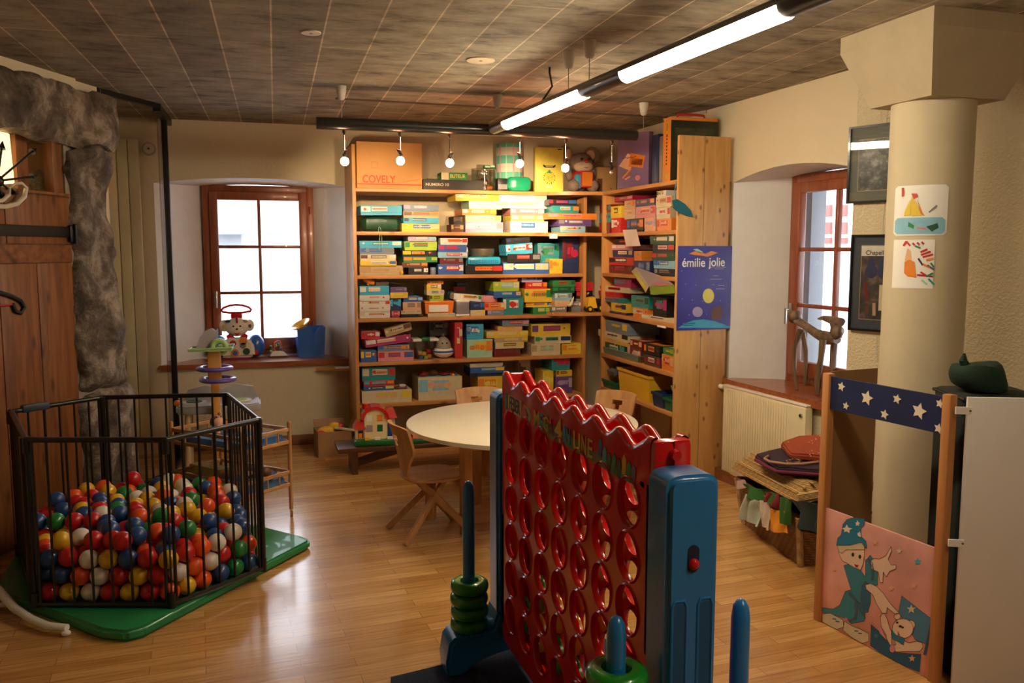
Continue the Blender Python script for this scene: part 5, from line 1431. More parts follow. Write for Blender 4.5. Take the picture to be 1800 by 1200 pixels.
mb.tube([Vector((c.x, c.y, CEIL)) - o, Vector((c.x, c.y, CEIL - .03)) - o, Vector((c.x - .02, c.y - .1, CEIL - .12)) - o, e + Vector((0, 0, .03))], .006, satin, 6); mb.build('power_cable', lrail)
# spots on stems
bulbM = mat('lit_bulb', (1, .85, .6), emit=(1, .74, .42), es=60)
dimM = mat('unlit_bulb', (.6, .55, .5), .2, metal=.6)
chrome = mat('chrome', (.7, .65, .6), .15, metal=1)
tgt = [(655, 360, 5), (660, 380, 6), (815, 400, 8), (905, 372, 24), (1010, 420, 7), None]
names = ['leftmost', 'second', 'third', 'fourth', 'fifth', 'rightmost, dim']
for i, (px, py) in enumerate(((606, 280), (704, 279), (791, 283), (914, 284), (994, 292), (1075, 300))):
    c = ony(px, py, A0.y)
    stem = Vector((c.x, A0.y, zr - .03))
    t = thing('track_spot', f'{names[i]} of the six small bulb spots under the black rail', 'spotlight', stem, 0, 'bulb spots on the rail')
    L_ = c - stem
    mb = MB(); mb.lathe([(.012, 0), (.012, -.02), (.004, -.035)], satin, seg=12); mb.build('connector', t)
    mb = MB(); mb.cyl((0, 0, -.02), (0, 0, L_.z + .05), .003, chrome, seg=8); mb.build('stem', t)
    mb = MB(); k = Vector((0, 0, L_.z + .05)); sg = [1, -1.3, 1.2, -1, .6, -1][i]
    mb.cyl(k, k + Vector((.018 * sg, 0, .004)), .007, satin, seg=10); mb.cyl(k + Vector((.012 * sg, 0, .002)), k + Vector((-.008 * sg, .0, -.03)), .009, satin, seg=10); mb.build('joint', t)
    mb = MB(); lit = i < 5
    mb.cyl((0, -.002, L_.z + .028), (0, .004, L_.z + .008), .011, satin if lit else satin, seg=12)
    mb.build('socket', t)
    mb = MB(); r_ = .026 if lit else .014
    mb.sph((0, .004, L_.z - .012), r_, bulbM if lit else dimM, (1, 1, 1.05), 20, 14); mb.build('bulb', t)
    if lit:
        T = ony(tgt[i][0], tgt[i][1], YF + .03); p = c + Vector((0, .05, -.03))
        q_ = (T - p).to_track_quat('-Z', 'Y').to_euler()
        light('spot_beam', 'SPOT', p, tgt[i][2] * 7.0, (1, .70, .40), rot=q_, spot_size=R(62 if i != 3 else 50), spot_blend=.9, shadow_soft_size=.015)
        light('spot_back_spill', 'POINT', c + Vector((0, .0, .075)), [.4, .5, 1.2, 4, 4][i], (1, .22, .08), shadow_soft_size=.02)
# lit end caps of the rail's downlights
for px, py in ((690, 226), (778, 230), (898, 234), (978, 239)):
    pass
for (px, py), lb in (((845, 107), 'cream round blank plate on the concrete ceiling'), ((547, 59), 'white round ceiling plate left of the cream one')):
    c = onz(px, py, CEIL - .006)
    mb = MB(); mb.cyl((0, 0, 0), (0, 0, .006), .075 if px > 600 else .045, mat('plate_cream', (.62, .52, .36), .5), seg=32); mb.cyl((0, 0, -.002), (0, 0, 0), .008, pal('grey')); p = mb.build('ceiling_plate', origin=(0, 0, 0)); p.location = c; tag(p, lb, 'plate')
# ================================================================== GIANT FOUR IN A ROW GAME
redp = mat('glossy_red', (.62, .006, .005), .2, coat=.22)
bluep = mat('game_blue', (.015, .19, .52), .28, coat=.35, vary=.05)
greenp = mat('ring_green', (.012, .26, .018), .25, coat=.5)
yelp = mat('disc_yellow', (.80, .36, .02), .3, coat=.3)
F0, F1 = Vector((.888, 2.985, 0)), Vector((.902, 1.80, 0))
GM = frame(F0, (F1 - F0))            # x: far -> near, y: to the right (away from the viewer's side), z up
GL = (F1 - F0).length
PT, PZ, Z0, TH = (GL - .06) / 7, .141, .266, .105
game = thing('giant_connect_game', 'giant red four in a row game board between blue stands', 'game', GM @ Vector((GL / 2, TH / 2, 0)))
gi = Matrix.Translation(-game.location) @ GM
def gpart(name, f, par=None, angle=38, label=None):
    mb = MB(); f(mb); bmesh.ops.transform(mb.bm, matrix=gi, verts=mb.bm.verts); p = mb.build(name, par or game, angle=angle)
    if label: p['label'] = label
    return p
colx = [.03 + PT * (i + .5) for i in range(7)]
rowz = [Z0 + PZ * j for j in range(6)]
ZB, ZT = Z0 - PZ / 2, Z0 + PZ * 5.5
def topz(u):
    ph = (u - .03) / PT
    return 1.134 + .014 * math.cos(2 * PI * ph) if .03 <= u <= GL - .03 else 1.158
def plate(y, yo):
    def f(mb):
        bm = mb.bm; k = mb.mi(redp); N_ = 24
        t = .010 * (1 if yo > 0 else -1)
        for i, u in enumerate(colx):
            for z in rowz:
                sq, ci = [], []
                for n in range(N_):
                    a = 2 * PI * n / N_; ca, sa = math.cos(a), math.sin(a)
                    m_ = max(abs(ca), abs(sa))
                    sq.append((u + ca / m_ * PT / 2, z + sa / m_ * PZ / 2)); ci.append((u + .060 * ca, z + .0605 * sa))
                vo = [bm.verts.new((a, y, b)) for a, b in sq]
                v1 = [bm.verts.new((u + (a - u) * 1.13, y, z + (b - z) * 1.13)) for a, b in ci]
                vr = [bm.verts.new((u + (a - u) * 1.06, y - t * .55, z + (b - z) * 1.06)) for a, b in ci]
                vc = [bm.verts.new((a, y - t * .2, b)) for a, b in ci]
                vi = [bm.verts.new((a, y + (.014 if yo > 0 else -.014), b)) for a, b in ci]
                for n in range(N_):
                    m = (n + 1) % N_
                    for A_, B_ in ((vo, v1), (v1, vr), (vr, vc), (vc, vi)):
                        bm.faces.new((A_[n], A_[m], B_[m], B_[n])).material_index = k
        # margins
        for a, b in ((0, .03), (GL - .03, GL)):
            bm.faces.new([bm.verts.new(p) for p in ((a, y, ZB), (b, y, ZB), (b, y, ZT), (a, y, ZT))]).material_index = k
        # bottom strip with rounded ends
        pts = [(0, ZB), (0, ZB - .01)] + [(.06 - .06 * math.cos(R(a)), ZB - .01 - .055 * math.sin(R(a))) for a in range(15, 91, 15)] + [(GL - .06 + .06 * math.sin(R(a)), ZB - .01 - .055 * math.cos(R(a))) for a in range(0, 76, 15)] + [(GL, ZB - .01), (GL, ZB)]
        bm.faces.new([bm.verts.new((a, y, b)) for a, b in pts]).material_index = k
        # head strip following the scalloped edge
        n = 84; prev = None
        for i in range(n + 1):
            u = GL * i / n; z = topz(u)
            q = [bm.verts.new((u, y + t * dy, zz)) for dy, zz in ((0, ZT), (0, z - .018), (.3, z - .006), (1.0, z), (1.9, z), (2.6, z - .007), (2.8, z - .03), (2.8, ZT))]
            if prev:
                for a in range(7): bm.faces.new((prev[a], q[a], q[a + 1], prev[a + 1])).material_index = k
            prev = q
        bmesh.ops.remove_doubles(bm, verts=bm.verts, dist=.0004)
    return f
gpart('board_side', plate(0, 1), angle=50); gpart('board_side', plate(TH, -1), angle=50)
def shell(mb):
    mb.b2((-.004, .001, ZB - .06), (.012, TH - .001, 1.150), redp, .006); mb.b2((GL - .014, .001, ZB - .06), (GL + .02, TH - .001, 1.155), redp, .016, )
    mb.b2((.01, .002, ZB - .066), (GL - .01, TH - .002, ZB - .056), redp)
gpart('end_cap', shell)
gpart('end_knob', lambda mb: (mb.cyl((GL + .018, TH / 2, 1.118), (GL + .036, TH / 2, 1.118), .016, redp, .012, 16), mb.b2((GL + .019, TH / 2 - .001, .95), (GL + .0215, TH / 2 + .001, 1.15), mat('seam_dark', (.12, .004, .004), .4))))
GG = Matrix.Rotation(R(90), 4, 'X')
def gl(s_, u, z, size, m, wid, rot=0):
    text(s_, size, m, gi @ Matrix.Translation((u, -.0022, z)) @ GG @ Matrix.Rotation(rot, 4, 'Z'), game, wid=wid)
zl = 1.055
gpart('brand_plate', lambda mb: (mb.b2((.075, -.0016, zl - .030), (.225, .001, zl + .030), mat('sticker_beige', (.62, .50, .38), .4)), mb.b2((.035, -.0016, zl - .028), (.065, .001, zl + .028), pal('teal'))))
gl('FEBER', .152, zl, .07, pal('black'), .12)
gpart('arrow_sticker', lambda mb: (mb.prism([(.24, zl + .022), (.30, zl + .018), (.335, zl - .005), (.30, zl - .042), (.285, zl - .038), (.30, zl - .006), (.285, zl + .004)], .002, mat('sticker_sage', (.28, .36, .22), .4), Matrix.Translation((0, .001, 0)) @ GG), mb.prism([(.262, zl + .012), (.284, zl + .01), (.288, zl - .012)], .003, pal('dark_green'), Matrix.Translation((0, .0015, 0)) @ GG)))
for ch_, u, m_, sz in (('M', .385, 'yellow', .072), ('E', .432, 'cyan', .068), ('G', .476, 'lime', .068), ('A', .522, 'magenta', .068), ('4', .585, 'yellow', .105), ('I', .632, 'cyan', .070), ('N', .662, 'cyan', .070), ('L', .722, 'yellow', .074), ('I', .752, 'yellow', .074), ('N', .785, 'yellow', .074), ('E', .828, 'yellow', .074)):
    gl(ch_, u, zl - .004 + (.0 if ch_ != '4' else .002), sz, pal(m_), {'M': .05, 'I': .012, '4': .062}.get(ch_, .034))
gpart('sticker_band', lambda mb: (mb.prism([(.36, zl - .014), (.45, zl + .004), (.62, zl + .006), (.75, zl + .0), (.86, zl - .004), (1.00, zl - .012), (1.10, zl - .01), (1.10, zl - .032), (.98, zl - .038), (.86, zl - .034), (.70, zl - .036), (.5, zl - .042), (.40, zl - .030)], .0012, mat('sticker_green_band', (.16, .20, .08), .45), Matrix.Translation((0, .0005, 0)) @ GG)))
def tokens(mb):
    for i, (u, c, dz) in enumerate(((.895, 'blue', .018), (.925, 'cyan', .0), (.955, 'dark_green', -.01), (.985, 'green', -.004), (1.015, 'black', -.01), (1.045, 'yellow', .006), (1.075, 'green', -.004), (1.10, 'purple', -.006))):
        mb.prism([(u - .011, zl - .025 + dz), (u + .009, zl - .03 + dz), (u + .013, zl + .014 + dz), (u, zl + .026 + dz), (u - .012, zl + .010 + dz)], .0026, pal(c), Matrix.Translation((0, .001, 0)) @ GG)
gpart('figure_sticker', tokens)
for (c, r_), m_, nm in (((0, 0), greenp, 'green'), ((1, 1), greenp, 'green'), ((1, 0), yelp, 'yellow'), ((2, 1), yelp, 'yellow'), ((2, 0), greenp, 'green'), ((3, 1), yelp, 'yellow'), ((3, 0), greenp, 'green')):
    mb = MB(); mb.cyl((0, -.006, 0), (0, .006, 0), .0665, m_, seg=36); 
    p = mb.build('game_disc', origin=(0, 0, 0)); p.location = GM @ Vector((colx[c], TH / 2, rowz[r_])); p.rotation_euler.z = math.atan2(GM[1][0], GM[0][0])
    tag(p, f'{nm} disc in the {["farthest", "second farthest", "third farthest", "middle"][c]} column, {["lowest", "second"][r_]} row of the red game', 'game disc', 'discs dropped into the red game')
# blue stands
def stand(yc, xc, ztop, near, label, pk=0):
    t = thing('game_stand', label, 'stand', (xc, yc, 0))
    mb = MB(); hw = .066; d = .055
    pts = [(-hw, .16), (hw, .16)] + [(hw * (abs(math.cos(R(a_))) ** .45) * (1 if a_ < 90 else -1), ztop - .034 + .038 * math.sin(R(a_)) ** .8) for a_ in range(0, 181, 12)]
    mb.prism(pts, 2 * d, bluep, Matrix.Translation((0, d, 0)) @ GG)
    bmesh.ops.bevel(mb.bm, geom=[e for e in mb.bm.edges if abs(abs(e.verts[0].co.y) - d) < 1e-5 and abs(e.verts[0].co.y - e.verts[1].co.y) < 1e-5], offset=.012, segments=3, affect='EDGES')
    mb.build('post', t, angle=50)
    mb = MB()
    foot = [(-.262, 0), (-.205, 0)] + [(-.205 + .045 * i, .075 * math.sin(PI * (i + .2) / 9.4) ** .8) for i in range(1, 9)] + [(.205, 0), (.262, 0), (.268, .06), (.255, .13), (.235, .152), (.12, .156), (.085, .175), (.066, .23), (-.066, .23), (-.085, .175), (-.12, .156), (-.235, .152), (-.255, .13), (-.268, .06)]
    mb.prism(foot, 2 * d + .03, bluep, Matrix.Translation((0, d + .015, 0)) @ GG)
    bmesh.ops.bevel(mb.bm, geom=[e for e in mb.bm.edges if abs(e.verts[0].co.y - e.verts[1].co.y) < 1e-5], offset=.012, segments=2, affect='EDGES')
    mb.build('foot', t, angle=50)
    for sx in (-1, 1):
        mb = MB(); mb.lathe([(.024, .15), (.0225, .70 + pk), (.019, .728 + pk), (.011, .742 + pk), (.001, .747 + pk)], bluep, (sx * .163, 0, 0), seg=24); mb.build('peg', t)
    if near:
        mb = MB()
        for s2 in (-1, 1): mb.b2((s2 * .033 - .017, -d - .001, .20), (s2 * .033 + .017, -d + .002, .80), mat('groove_blue', (.008, .09, .23), .4), .0)
        for s2 in (-1, 1):
            c0 = s2 * .033
            mb.tube([(c0 - .018, -d, .2), (c0 - .018, -d, .795), (c0 - .012, -d, .808), (c0 + .012, -d, .808), (c0 + .018, -d, .795), (c0 + .018, -d, .2)], .0035, bluep, 6)
        mb.build('groove', t)
        mb = MB(); mb.prism([(.014 * math.cos(R(a)), .905 + .018 + .014 * math.sin(R(a))) for a in range(0, 181, 20)] + [(.014 * math.cos(R(a)), .905 - .018 + .014 * math.sin(R(a))) for a in range(180, 361, 20)], .003, mat('slot_dark', (.01, .015, .05), .5), Matrix.Translation((0, -d + .001, 0)) @ GG); mb.build('slot', t)
        mb = MB(); mb.sph((0, -d - .003, .893), .0135, redp, (1, .8, 1)); mb.build('lock_knob', t)
    return t
stand(3.055, .938, 1.07, False, 'far blue stand of the red game with a peg of green rings', -.01)
stand(1.722, .948, 1.093, True, 'near blue stand with a red lock knob and two pegs', .022)
def ring_stack(x, y, n, z0, where):
    for i in range(n):
        mb = MB(); mb.lathe([(.030, -.012), (.036, -.022), (.046, -.0245), (.060, -.0235), (.070, -.016), (.0735, -.004), (.0735, .004), (.070, .016), (.060, .0235), (.046, .0245), (.036, .022), (.030, .012), (.030, -.012)], greenp, seg=44, cap=False)
        p = mb.build('game_ring', origin=(0, 0, 0)); p.location = (x + .002 * (i % 2), y, z0 + .025 + i * .0495)
        tag(p, f'green ring, {ORD[i]}, on the {where} blue peg', 'ring', 'green rings stacked on the pegs')
ring_stack(.938 - .163, 3.055, 4, .153, 'far')
ring_stack(.948 - .163, 1.722, 10, .153, 'near')
# dark rug under the game
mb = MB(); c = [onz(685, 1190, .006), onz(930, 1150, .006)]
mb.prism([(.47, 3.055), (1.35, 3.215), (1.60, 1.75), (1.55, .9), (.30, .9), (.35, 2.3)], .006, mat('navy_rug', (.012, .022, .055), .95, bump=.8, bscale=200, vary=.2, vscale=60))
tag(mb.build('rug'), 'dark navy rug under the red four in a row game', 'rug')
# ================================================================== BALL PIT
matg = mat('green_vinyl', (.012, .21, .07), .42, coat=.15, vary=.1, vscale=5)
mb = MB()
MT = .05
out = [(.285, 4.60), (.27, 4.56), (-.45, 3.69), (-.52, 3.665), (-.62, 3.72), (-.90, 4.05), (-1.17, 4.32), (-1.18, 4.98), (-.97, 5.31), (-.80, 5.30), (.02, 4.93), (.25, 4.66)]
mb.prism(out, MT, matg)
bmesh.ops.bevel(mb.bm, geom=mb.bm.edges[:], offset=.014, segments=3, affect='EDGES')
tag(mb.build('play_mat'), 'thick green vinyl play mat under the ball pit', 'mat')
PV = [Vector(p) for p in ((.034, 4.19, 0), (-.124, 4.99, 0), (-.78, 5.10, 0), (-1.15, 4.78, 0), (-.924, 4.04, 0), (-.355, 3.86, 0))]
pen = thing('ball_pit_fence', 'six sided black metal playpen fence holding the balls', 'playpen', (-.55, 4.49, MT))
o = pen.location
pm_ = mat('pen_black', (.010, .009, .009), .35, metal=.2, coat=.2)
ZP = .745
for i in range(6):
    a, b = PV[i], PV[(i + 1) % 6]
    a2, b2 = a - Vector((o.x, o.y, 0)), b - Vector((o.x, o.y, 0))
    d = (b2 - a2).normalized()
    p = bpy.data.objects.new('panel', None); COL.objects.link(p); p.parent = pen
    mb = MB(); mb.tube([a2 + Vector((0, 0, ZP)) , b2 + Vector((0, 0, ZP))], .0125, pm_, 10); mb.build('top_rail', p)
    mb = MB(); mb.tube([a2 + Vector((0, 0, .014)), b2 + Vector((0, 0, .014))], .012, pm_, 8); mb.build('bottom_rail', p)
    for q_ in (a2 + d * .022, b2 - d * .022):
        mb = MB(); mb.tube([q_ + Vector((0, 0, .01)), q_ + Vector((0, 0, ZP))], .0075, pm_, 8); mb.build('upright', p)
    n = max(6, round((b - a).length / .085))
    for k in range(1, n):
        q_ = a2.lerp(b2, k / n)
        mb = MB(); mb.cyl(q_ + Vector((0, 0, .014)), q_ + Vector((0, 0, ZP)), .0056, pm_, seg=8); mb.build('bar', p)
for i in (0, 1, 2, 3, 4, 5):
    q_ = PV[i] - Vector((o.x, o.y, 0))
    mb = MB(); r_ = .024 if i in (2, 3) else .016
    mb.cyl(q_ + Vector((0, 0, .0)), q_ + Vector((0, 0, ZP + .012)), .013 if i in (2, 3, 0) else .004, pm_, seg=12)
    for z in (.03, ZP - .03): mb.cyl(q_ + Vector((0, 0, z - .03)), q_ + Vector((0, 0, z + .035)), r_, pm_, seg=14)
    mb.build('corner_joint', pen)
q0, q1 = PV[3] - Vector((o.x, o.y, 0)), PV[4] - Vector((o.x, o.y, 0))
dd = (q1 - q0).normalized()
mb = MB(); mb.b2((-.02, -.035, 0), (.02, .035, ZP), pm_, .004); bmesh.ops.transform(mb.bm, matrix=Matrix.Translation(q1 - dd * .07) @ Matrix.Rotation(math.atan2(dd.y, dd.x), 4, 'Z') @ Matrix.Rotation(R(90), 4, 'Z'), verts=mb.bm.verts); mb.build('gate_post', pen)
mb = MB(); a2 = (PV[2] - PV[3]).normalized(); c = q0 + a2 * .12 + Vector((0, 0, ZP + .005)); mb.bar(c - a2 * .07, c + a2 * .07, .035, .04, mat('latch_grey', (.03, .04, .06), .4), .008); mb.build('gate_latch', pen)
BALLS = [-559,3984,330,-620,4004,247,-871,4083,248,-789,4057,256,-368,3924,246,-456,3952,251,-702,4030,246,-537,3977,247,-497,3965,172,-368,3924,98,-875,4084,98,-793,4058,98,-416,3939,176,-578,3990,173,-660,4016,172,-823,4068,178,-689,4079,315,-619,4003,98,-537,3977,98,-742,4042,172,-450,3950,98,-701,4029,98,-826,4103,319,-365,4044,318,-302,3979,250,-333,3954,174,-237,4035,250,-300,4114,317,-506,4052,325,-100,4180,261,-172,4090,247,-303,3979,98,-907,4430,313,-990,4451,313,-76,4171,179,-268,4009,174,-823,4409,313,-203,4064,170,-238,4034,98,-209,4234,306,-97,4154,98,-162,4099,98,-424,4238,351,-426,4104,319,-630,4461,314,-32,4209,98,-136,4394,303,-754,4161,308,-740,4389,313,-320,4442,317,-889,4121,174,-229,4469,314,-625,4942,365,-909,4608,314,-628,4135,339,-978,4821,314,-607,4054,316,-529,4151,340,-516,4268,346,-35,4246,175,-262,4351,298,-153,4133,176,-61,4262,255,-105,4597,307,-372,4290,306,-448,4652,334,-161,4532,311,-653,4794,323,-247,4826,313,-491,4583,307,-857,4948,321,-745,4898,315,-310,4614,314,-902,4163,248,-405,4577,311,-529,4677,318,-713,4483,314,-797,4505,314,-389,4007,245,-123,4692,323,-285,4903,317,-318,4064,249,-904,4869,310,-877,4768,303,-185,4175,249,-353,4816,320,-405,4979,323,-183,4631,315,-474,4036,247,-72,4431,259,-196,4738,319,-387,4389,314,-780,4992,317,-920,4247,247,-824,4673,315,-741,4652,315,-146,4252,249,-330,4734,310,-955,4416,243,-585,4742,310,-670,4323,316,-812,4828,311,-820,4587,314,-652,4544,314,-736,4566,314,-337,4526,316,-568,4520,314,-761,4735,317,-81,4346,253,-253,4119,245,-451,4473,309,-935,4332,245,-212,4947,304,-481,4916,307,-724,4112,244,-679,4713,309,-509,4997,308,-482,4208,295,-640,4089,245,-583,4270,292,-1027,4811,244,-538,4846,302,-659,4238,317,-386,4007,98,-372,4900,317,-495,4116,269,-658,4630,309,-548,4437,314,-399,4092,239,-902,4163,98,-1078,4741,244,-575,4606,308,-575,4933,296,-684,4958,305,-1052,4654,247,-764,4130,171,-418,4756,299,-996,4719,245,-1015,4532,173,-1040,4613,172,-871,4396,243,-266,4204,247,-556,4061,246,-91,4529,256,-642,4878,310,-259,4741,262,-451,4173,224,-989,4449,172,-113,4276,174,-450,4836,304,-979,4498,243,-167,4335,249,-914,4203,173,-238,4287,245,-473,4032,98,-895,4478,243,-815,4142,98,-1065,4696,173,-965,4368,172,-726,4109,98,-434,4022,173,-808,4141,244,-811,4458,243,-927,4244,98,-455,4311,303,-939,4285,172,-952,4327,98,-515,4048,172,-110,4236,98,-399,4181,292,-977,4409,98,-597,4075,172,-1002,4491,98,-727,4821,284,-681,4102,171,-638,4086,98,-1027,4573,98,-836,4227,246,-1078,4739,98,-556,4059,98,-1052,4655,98,-241,4118,98,-771,4283,239,-149,4466,258,-320,4061,98,-52,4332,173,-617,5011,310,-349,4037,174,-338,4399,244,-852,4312,244,-831,4183,173,-502,4769,289,-385,4675,281,-215,4519,245,-285,4092,170,-212,4408,257,-175,4179,98,-234,4160,172,-158,4868,277,-44,4291,98,-334,4148,246,-664,4168,268,-705,4353,243,-1004,4580,243,-728,4437,243,-409,4088,98,-360,4488,243,-269,4957,240,-737,4196,232,-920,4561,243,-788,4375,243,-306,4670,249,-532,4199,226,-278,4461,244,-844,4223,98,-882,4348,172,-584,4475,243,-304,4812,250,-654,4810,239,-244,4611,258,-522,4535,243,-577,4141,269,-646,4415,243,-940,4784,246,-172,4216,175,-536,4341,305,-448,4986,249,-667,4498,243,-800,4329,173,-528,4621,238,-945,4643,244,-960,4869,245,-859,4708,244,-347,4233,247,-319,4316,244]
rb = random.Random(21)
bc = {'red': mat('ball_red', (.56, .012, .014), .33, coat=.3), 'orange': mat('ball_orange', (.82, .09, .012), .33, coat=.3), 'yellow': mat('ball_yellow', (.78, .46, .02), .33, coat=.3),
      'blue': mat('ball_blue', (.015, .065, .24), .33, coat=.3), 'green': mat('ball_green', (.012, .21, .05), .33, coat=.3), 'white': mat('ball_white', (.74, .68, .60), .33, coat=.3)}
protos = {}
nb_ = len(BALLS) // 3
for i in range(nb_):
    cn = rb.choices(['red', 'orange', 'yellow', 'blue', 'green', 'white'], [24, 15, 19, 22, 7, 12])[0]
    if cn not in protos:
        mb = MB(); mb.sph((0, 0, 0), .0422, bc[cn], u=28, v=18); p = mb.build('pit_ball', origin=(0, 0, 0), angle=180); protos[cn] = p
    else:
        p = protos[cn].copy(); COL.objects.link(p)
    p.location = Vector(BALLS[i * 3:i * 3 + 3]) * .001
    p.rotation_euler = (rb.random() * 6, rb.random() * 6, 0)
    bx_, by_, bz_ = p.location
    zone = min((((.03, 4.2), 'right corner'), ((-.12, 4.95), 'back right corner'), ((-.76, 5.05), 'back left corner'), ((-1.1, 4.75), 'far left corner'), ((-.92, 4.07), 'front left corner'), ((-.36, 3.9), 'front corner'), ((-.5, 4.47), 'middle')), key=lambda q: (q[0][0] - bx_) ** 2 + (q[0][1] - by_) ** 2)[1]
    lay = 'top' if bz_ > .27 else ('upper' if bz_ > .21 else ('lower' if bz_ > .13 else 'bottom'))
    tag(p, f'{cn} plastic ball in the {lay} layer of the pit, {zone} of the fence' if zone != 'middle' else f'{cn} plastic ball in the {lay} layer at the middle of the pit', 'ball', f'{cn} balls, {lay} layer, {zone} of the pit')
top = max(range(nb_), key=lambda k: BALLS[k * 3 + 2] + BALLS[k * 3 + 1] * .5 - abs(BALLS[k * 3] + 450) * 2.4)
p = protos['white'].copy(); COL.objects.link(p); p.location = Vector(BALLS[top * 3:top * 3 + 3]) * .001 + Vector((.004, -.01, .0835)); tag(p, 'single white plastic ball sitting on top of the heap at the back', 'ball')
# white rocker leg at the picture's lower left
rk = thing('baby_rocker', 'white curved tube leg of a rocker on the floor, lower left', 'rocker', onz(60, 1098, 0))
o = rk.location
pts = [onz(-60, 985, .13), onz(-30, 1010, .10), onz(0, 1040, .075), onz(25, 1068, .05), onz(55, 1088, .038), onz(85, 1100, .034), onz(118, 1103, .034)]
mb = MB(); mb.tube([p - o for p in pts], [.02, .02, .02, .0185, .0175, .0165, .0155], pw, 14); mb.build('runner', rk)
mb = MB(); q_ = pts[-1] - o; mb.sph((q_.x - .004, q_.y - .004, .013), .0135, pw, (1.4, 1, .95)); mb.build('rubber_foot', rk)
a, b = onz(-60, 1080, .02), onz(10, 1062, .03)
mb = MB(); mb.tube([a - o, (a + b) / 2 - o + Vector((0, 0, .01)), b - o], .012, pw, 10); mb.build('cross_tube', rk)
# ================================================================== RIGHT SIDE
# radiator under the right window
rd = thing('panel_radiator', 'cream ribbed panel radiator under the right window', 'radiator', (3.13, 4.70, .07))
ca, cb2 = Vector((3.125, 5.14)), Vector((3.165, 4.27))
RM = frame((ca.x, ca.y, .07), (cb2.x - ca.x, cb2.y - ca.y)); ri = Matrix.Translation(-rd.location) @ RM; RL = (cb2 - ca).length
def rpart(n, f):
    mb = MB(); f(mb); bmesh.ops.transform(mb.bm, matrix=ri, verts=mb.bm.verts); return mb.build(n, rd)
def rib(mb):
    mb.b2((0, 0, 0), (RL, .045, .60), enam, .006)
    n = 26
    for i in range(n): mb.b2((.02 + i * (RL - .19) / n, -.007, .02), (.02 + (i + .62) * (RL - .19) / n, .004, .58), enam, .003)
    mb.b2((RL - .16, -.008, .01), (RL, .004, .59), enam, .004)
rpart('ribbed_panel', rib)
rpart('top_grille', lambda mb: mb.b2((-.003, -.004, .598), (RL + .003, .05, .612), mat('white_enamel', (.78, .74, .66), .35, coat=.3), .004))
rpart('valve', lambda mb: (mb.cyl((-.10, .02, .585), (-.02, .02, .585), .017, pw), mb.cyl((-.02, .02, .585), (.005, .02, .585), .011, steel)))
rpart('bleed_screw', lambda mb: (mb.cyl((RL - .035, -.008, .545), (RL - .035, -.02, .545), .012, steel), mb.cyl((RL - .035, -.02, .545), (RL - .035, -.024, .545), .006, blackmetal)))
rpart('wall_bracket', lambda mb: mb.b2((.2, .045, .3), (.24, .056, .5), steel))
# wicker basket
def wicker(name, c1, c2, sc=(1, 1)):
    m, t, b = newmat(name); MATS[name] = m
    N, L = t.nodes, t.links
    tc = N.new('ShaderNodeTexCoord')
    w1 = N.new('ShaderNodeTexWave'); w1.wave_type = 'BANDS'; w1.bands_direction = 'Z'; w1.inputs['Scale'].default_value = 34 * sc[0]; w1.inputs['Distortion'].default_value = 2.5; w1.inputs['Detail Scale'].default_value = 4
    w2 = N.new('ShaderNodeTexWave'); w2.wave_type = 'BANDS'; w2.bands_direction = 'DIAGONAL'; w2.inputs['Scale'].default_value = 12 * sc[1]; w2.inputs['Distortion'].default_value = 1.2
    L.new(tc.outputs['Object'], w1.inputs['Vector']); L.new(tc.outputs['Object'], w2.inputs['Vector'])
    mm = N.new('ShaderNodeMath'); mm.operation = 'MULTIPLY'; L.new(w1.outputs['Fac'], mm.inputs[0]); 
    m3 = N.new('ShaderNodeMath'); m3.operation = 'MULTIPLY_ADD'; m3.inputs[1].default_value = .5; m3.inputs[2].default_value = .5; L.new(w2.outputs['Fac'], m3.inputs[0]); L.new(m3.outputs[0], mm.inputs[1])
    r = N.new('ShaderNodeValToRGB'); r.color_ramp.elements[0].position = .1; r.color_ramp.elements[1].position = .8
    r.color_ramp.elements[0].color = (*c1, 1); r.color_ramp.elements[1].color = (*c2, 1)
    L.new(mm.outputs[0], r.inputs[0]); L.new(r.outputs[0], b.inputs['Base Color']); b.inputs['Roughness'].default_value = .6
    bp = N.new('ShaderNodeBump'); bp.inputs['Strength'].default_value = .7; bp.inputs['Distance'].default_value = .006
    L.new(mm.outputs[0], bp.inputs['Height']); L.new(bp.outputs[0], b.inputs['Normal'])
    return m
wk = wicker('brown_wicker', (.12, .045, .015), (.42, .20, .08)); wl = wicker('golden_wicker', (.34, .19, .06), (.66, .43, .17), (1.4, 1))
bk = thing('wicker_basket', 'brown wicker hamper overflowing with dressing up clothes', 'basket', (2.86, 3.89, 0), R(-8.6))
hw, hl = .165, .345
mb = MB()
b_ = [(-hw, -hl), (hw, -hl), (hw, hl), (-hw, hl)]; tp = [(-hw - .035, -hl - .035), (hw + .035, -hl - .035), (hw + .035, hl + .035), (-hw - .035, hl + .035)]
mb.hull([(x, y, 0) for x, y in b_], [(x * .99, y * .99, .015) for x, y in b_], wk)
for i in range(4):
    j = (i + 1) % 4; inn = lambda p, k=.94: (p[0] * k, p[1] * .97)
    mb.hull([(*b_[i], .0), (*b_[j], .0), (*inn(b_[j]), .0), (*inn(b_[i]), .0)], [(*tp[i], .265), (*tp[j], .265), (*inn(tp[j]), .265), (*inn(tp[i]), .265)], wk)
mb.build('basket_wall', bk)
for x, y in ((-1, -1), (-1, 1), (1, -1), (1, 1)):
    mb = MB(); mb.cyl((x * (hw - .002), y * (hl - .002), .003), (x * (hw + .036), y * (hl + .034), .27), .017, wl, seg=10); mb.build('corner_cane', bk)
mb = MB(); mb.tube([(x, y, .268) for x, y in tp], .012, wk, 8, closed=True); mb.build('rim', bk)
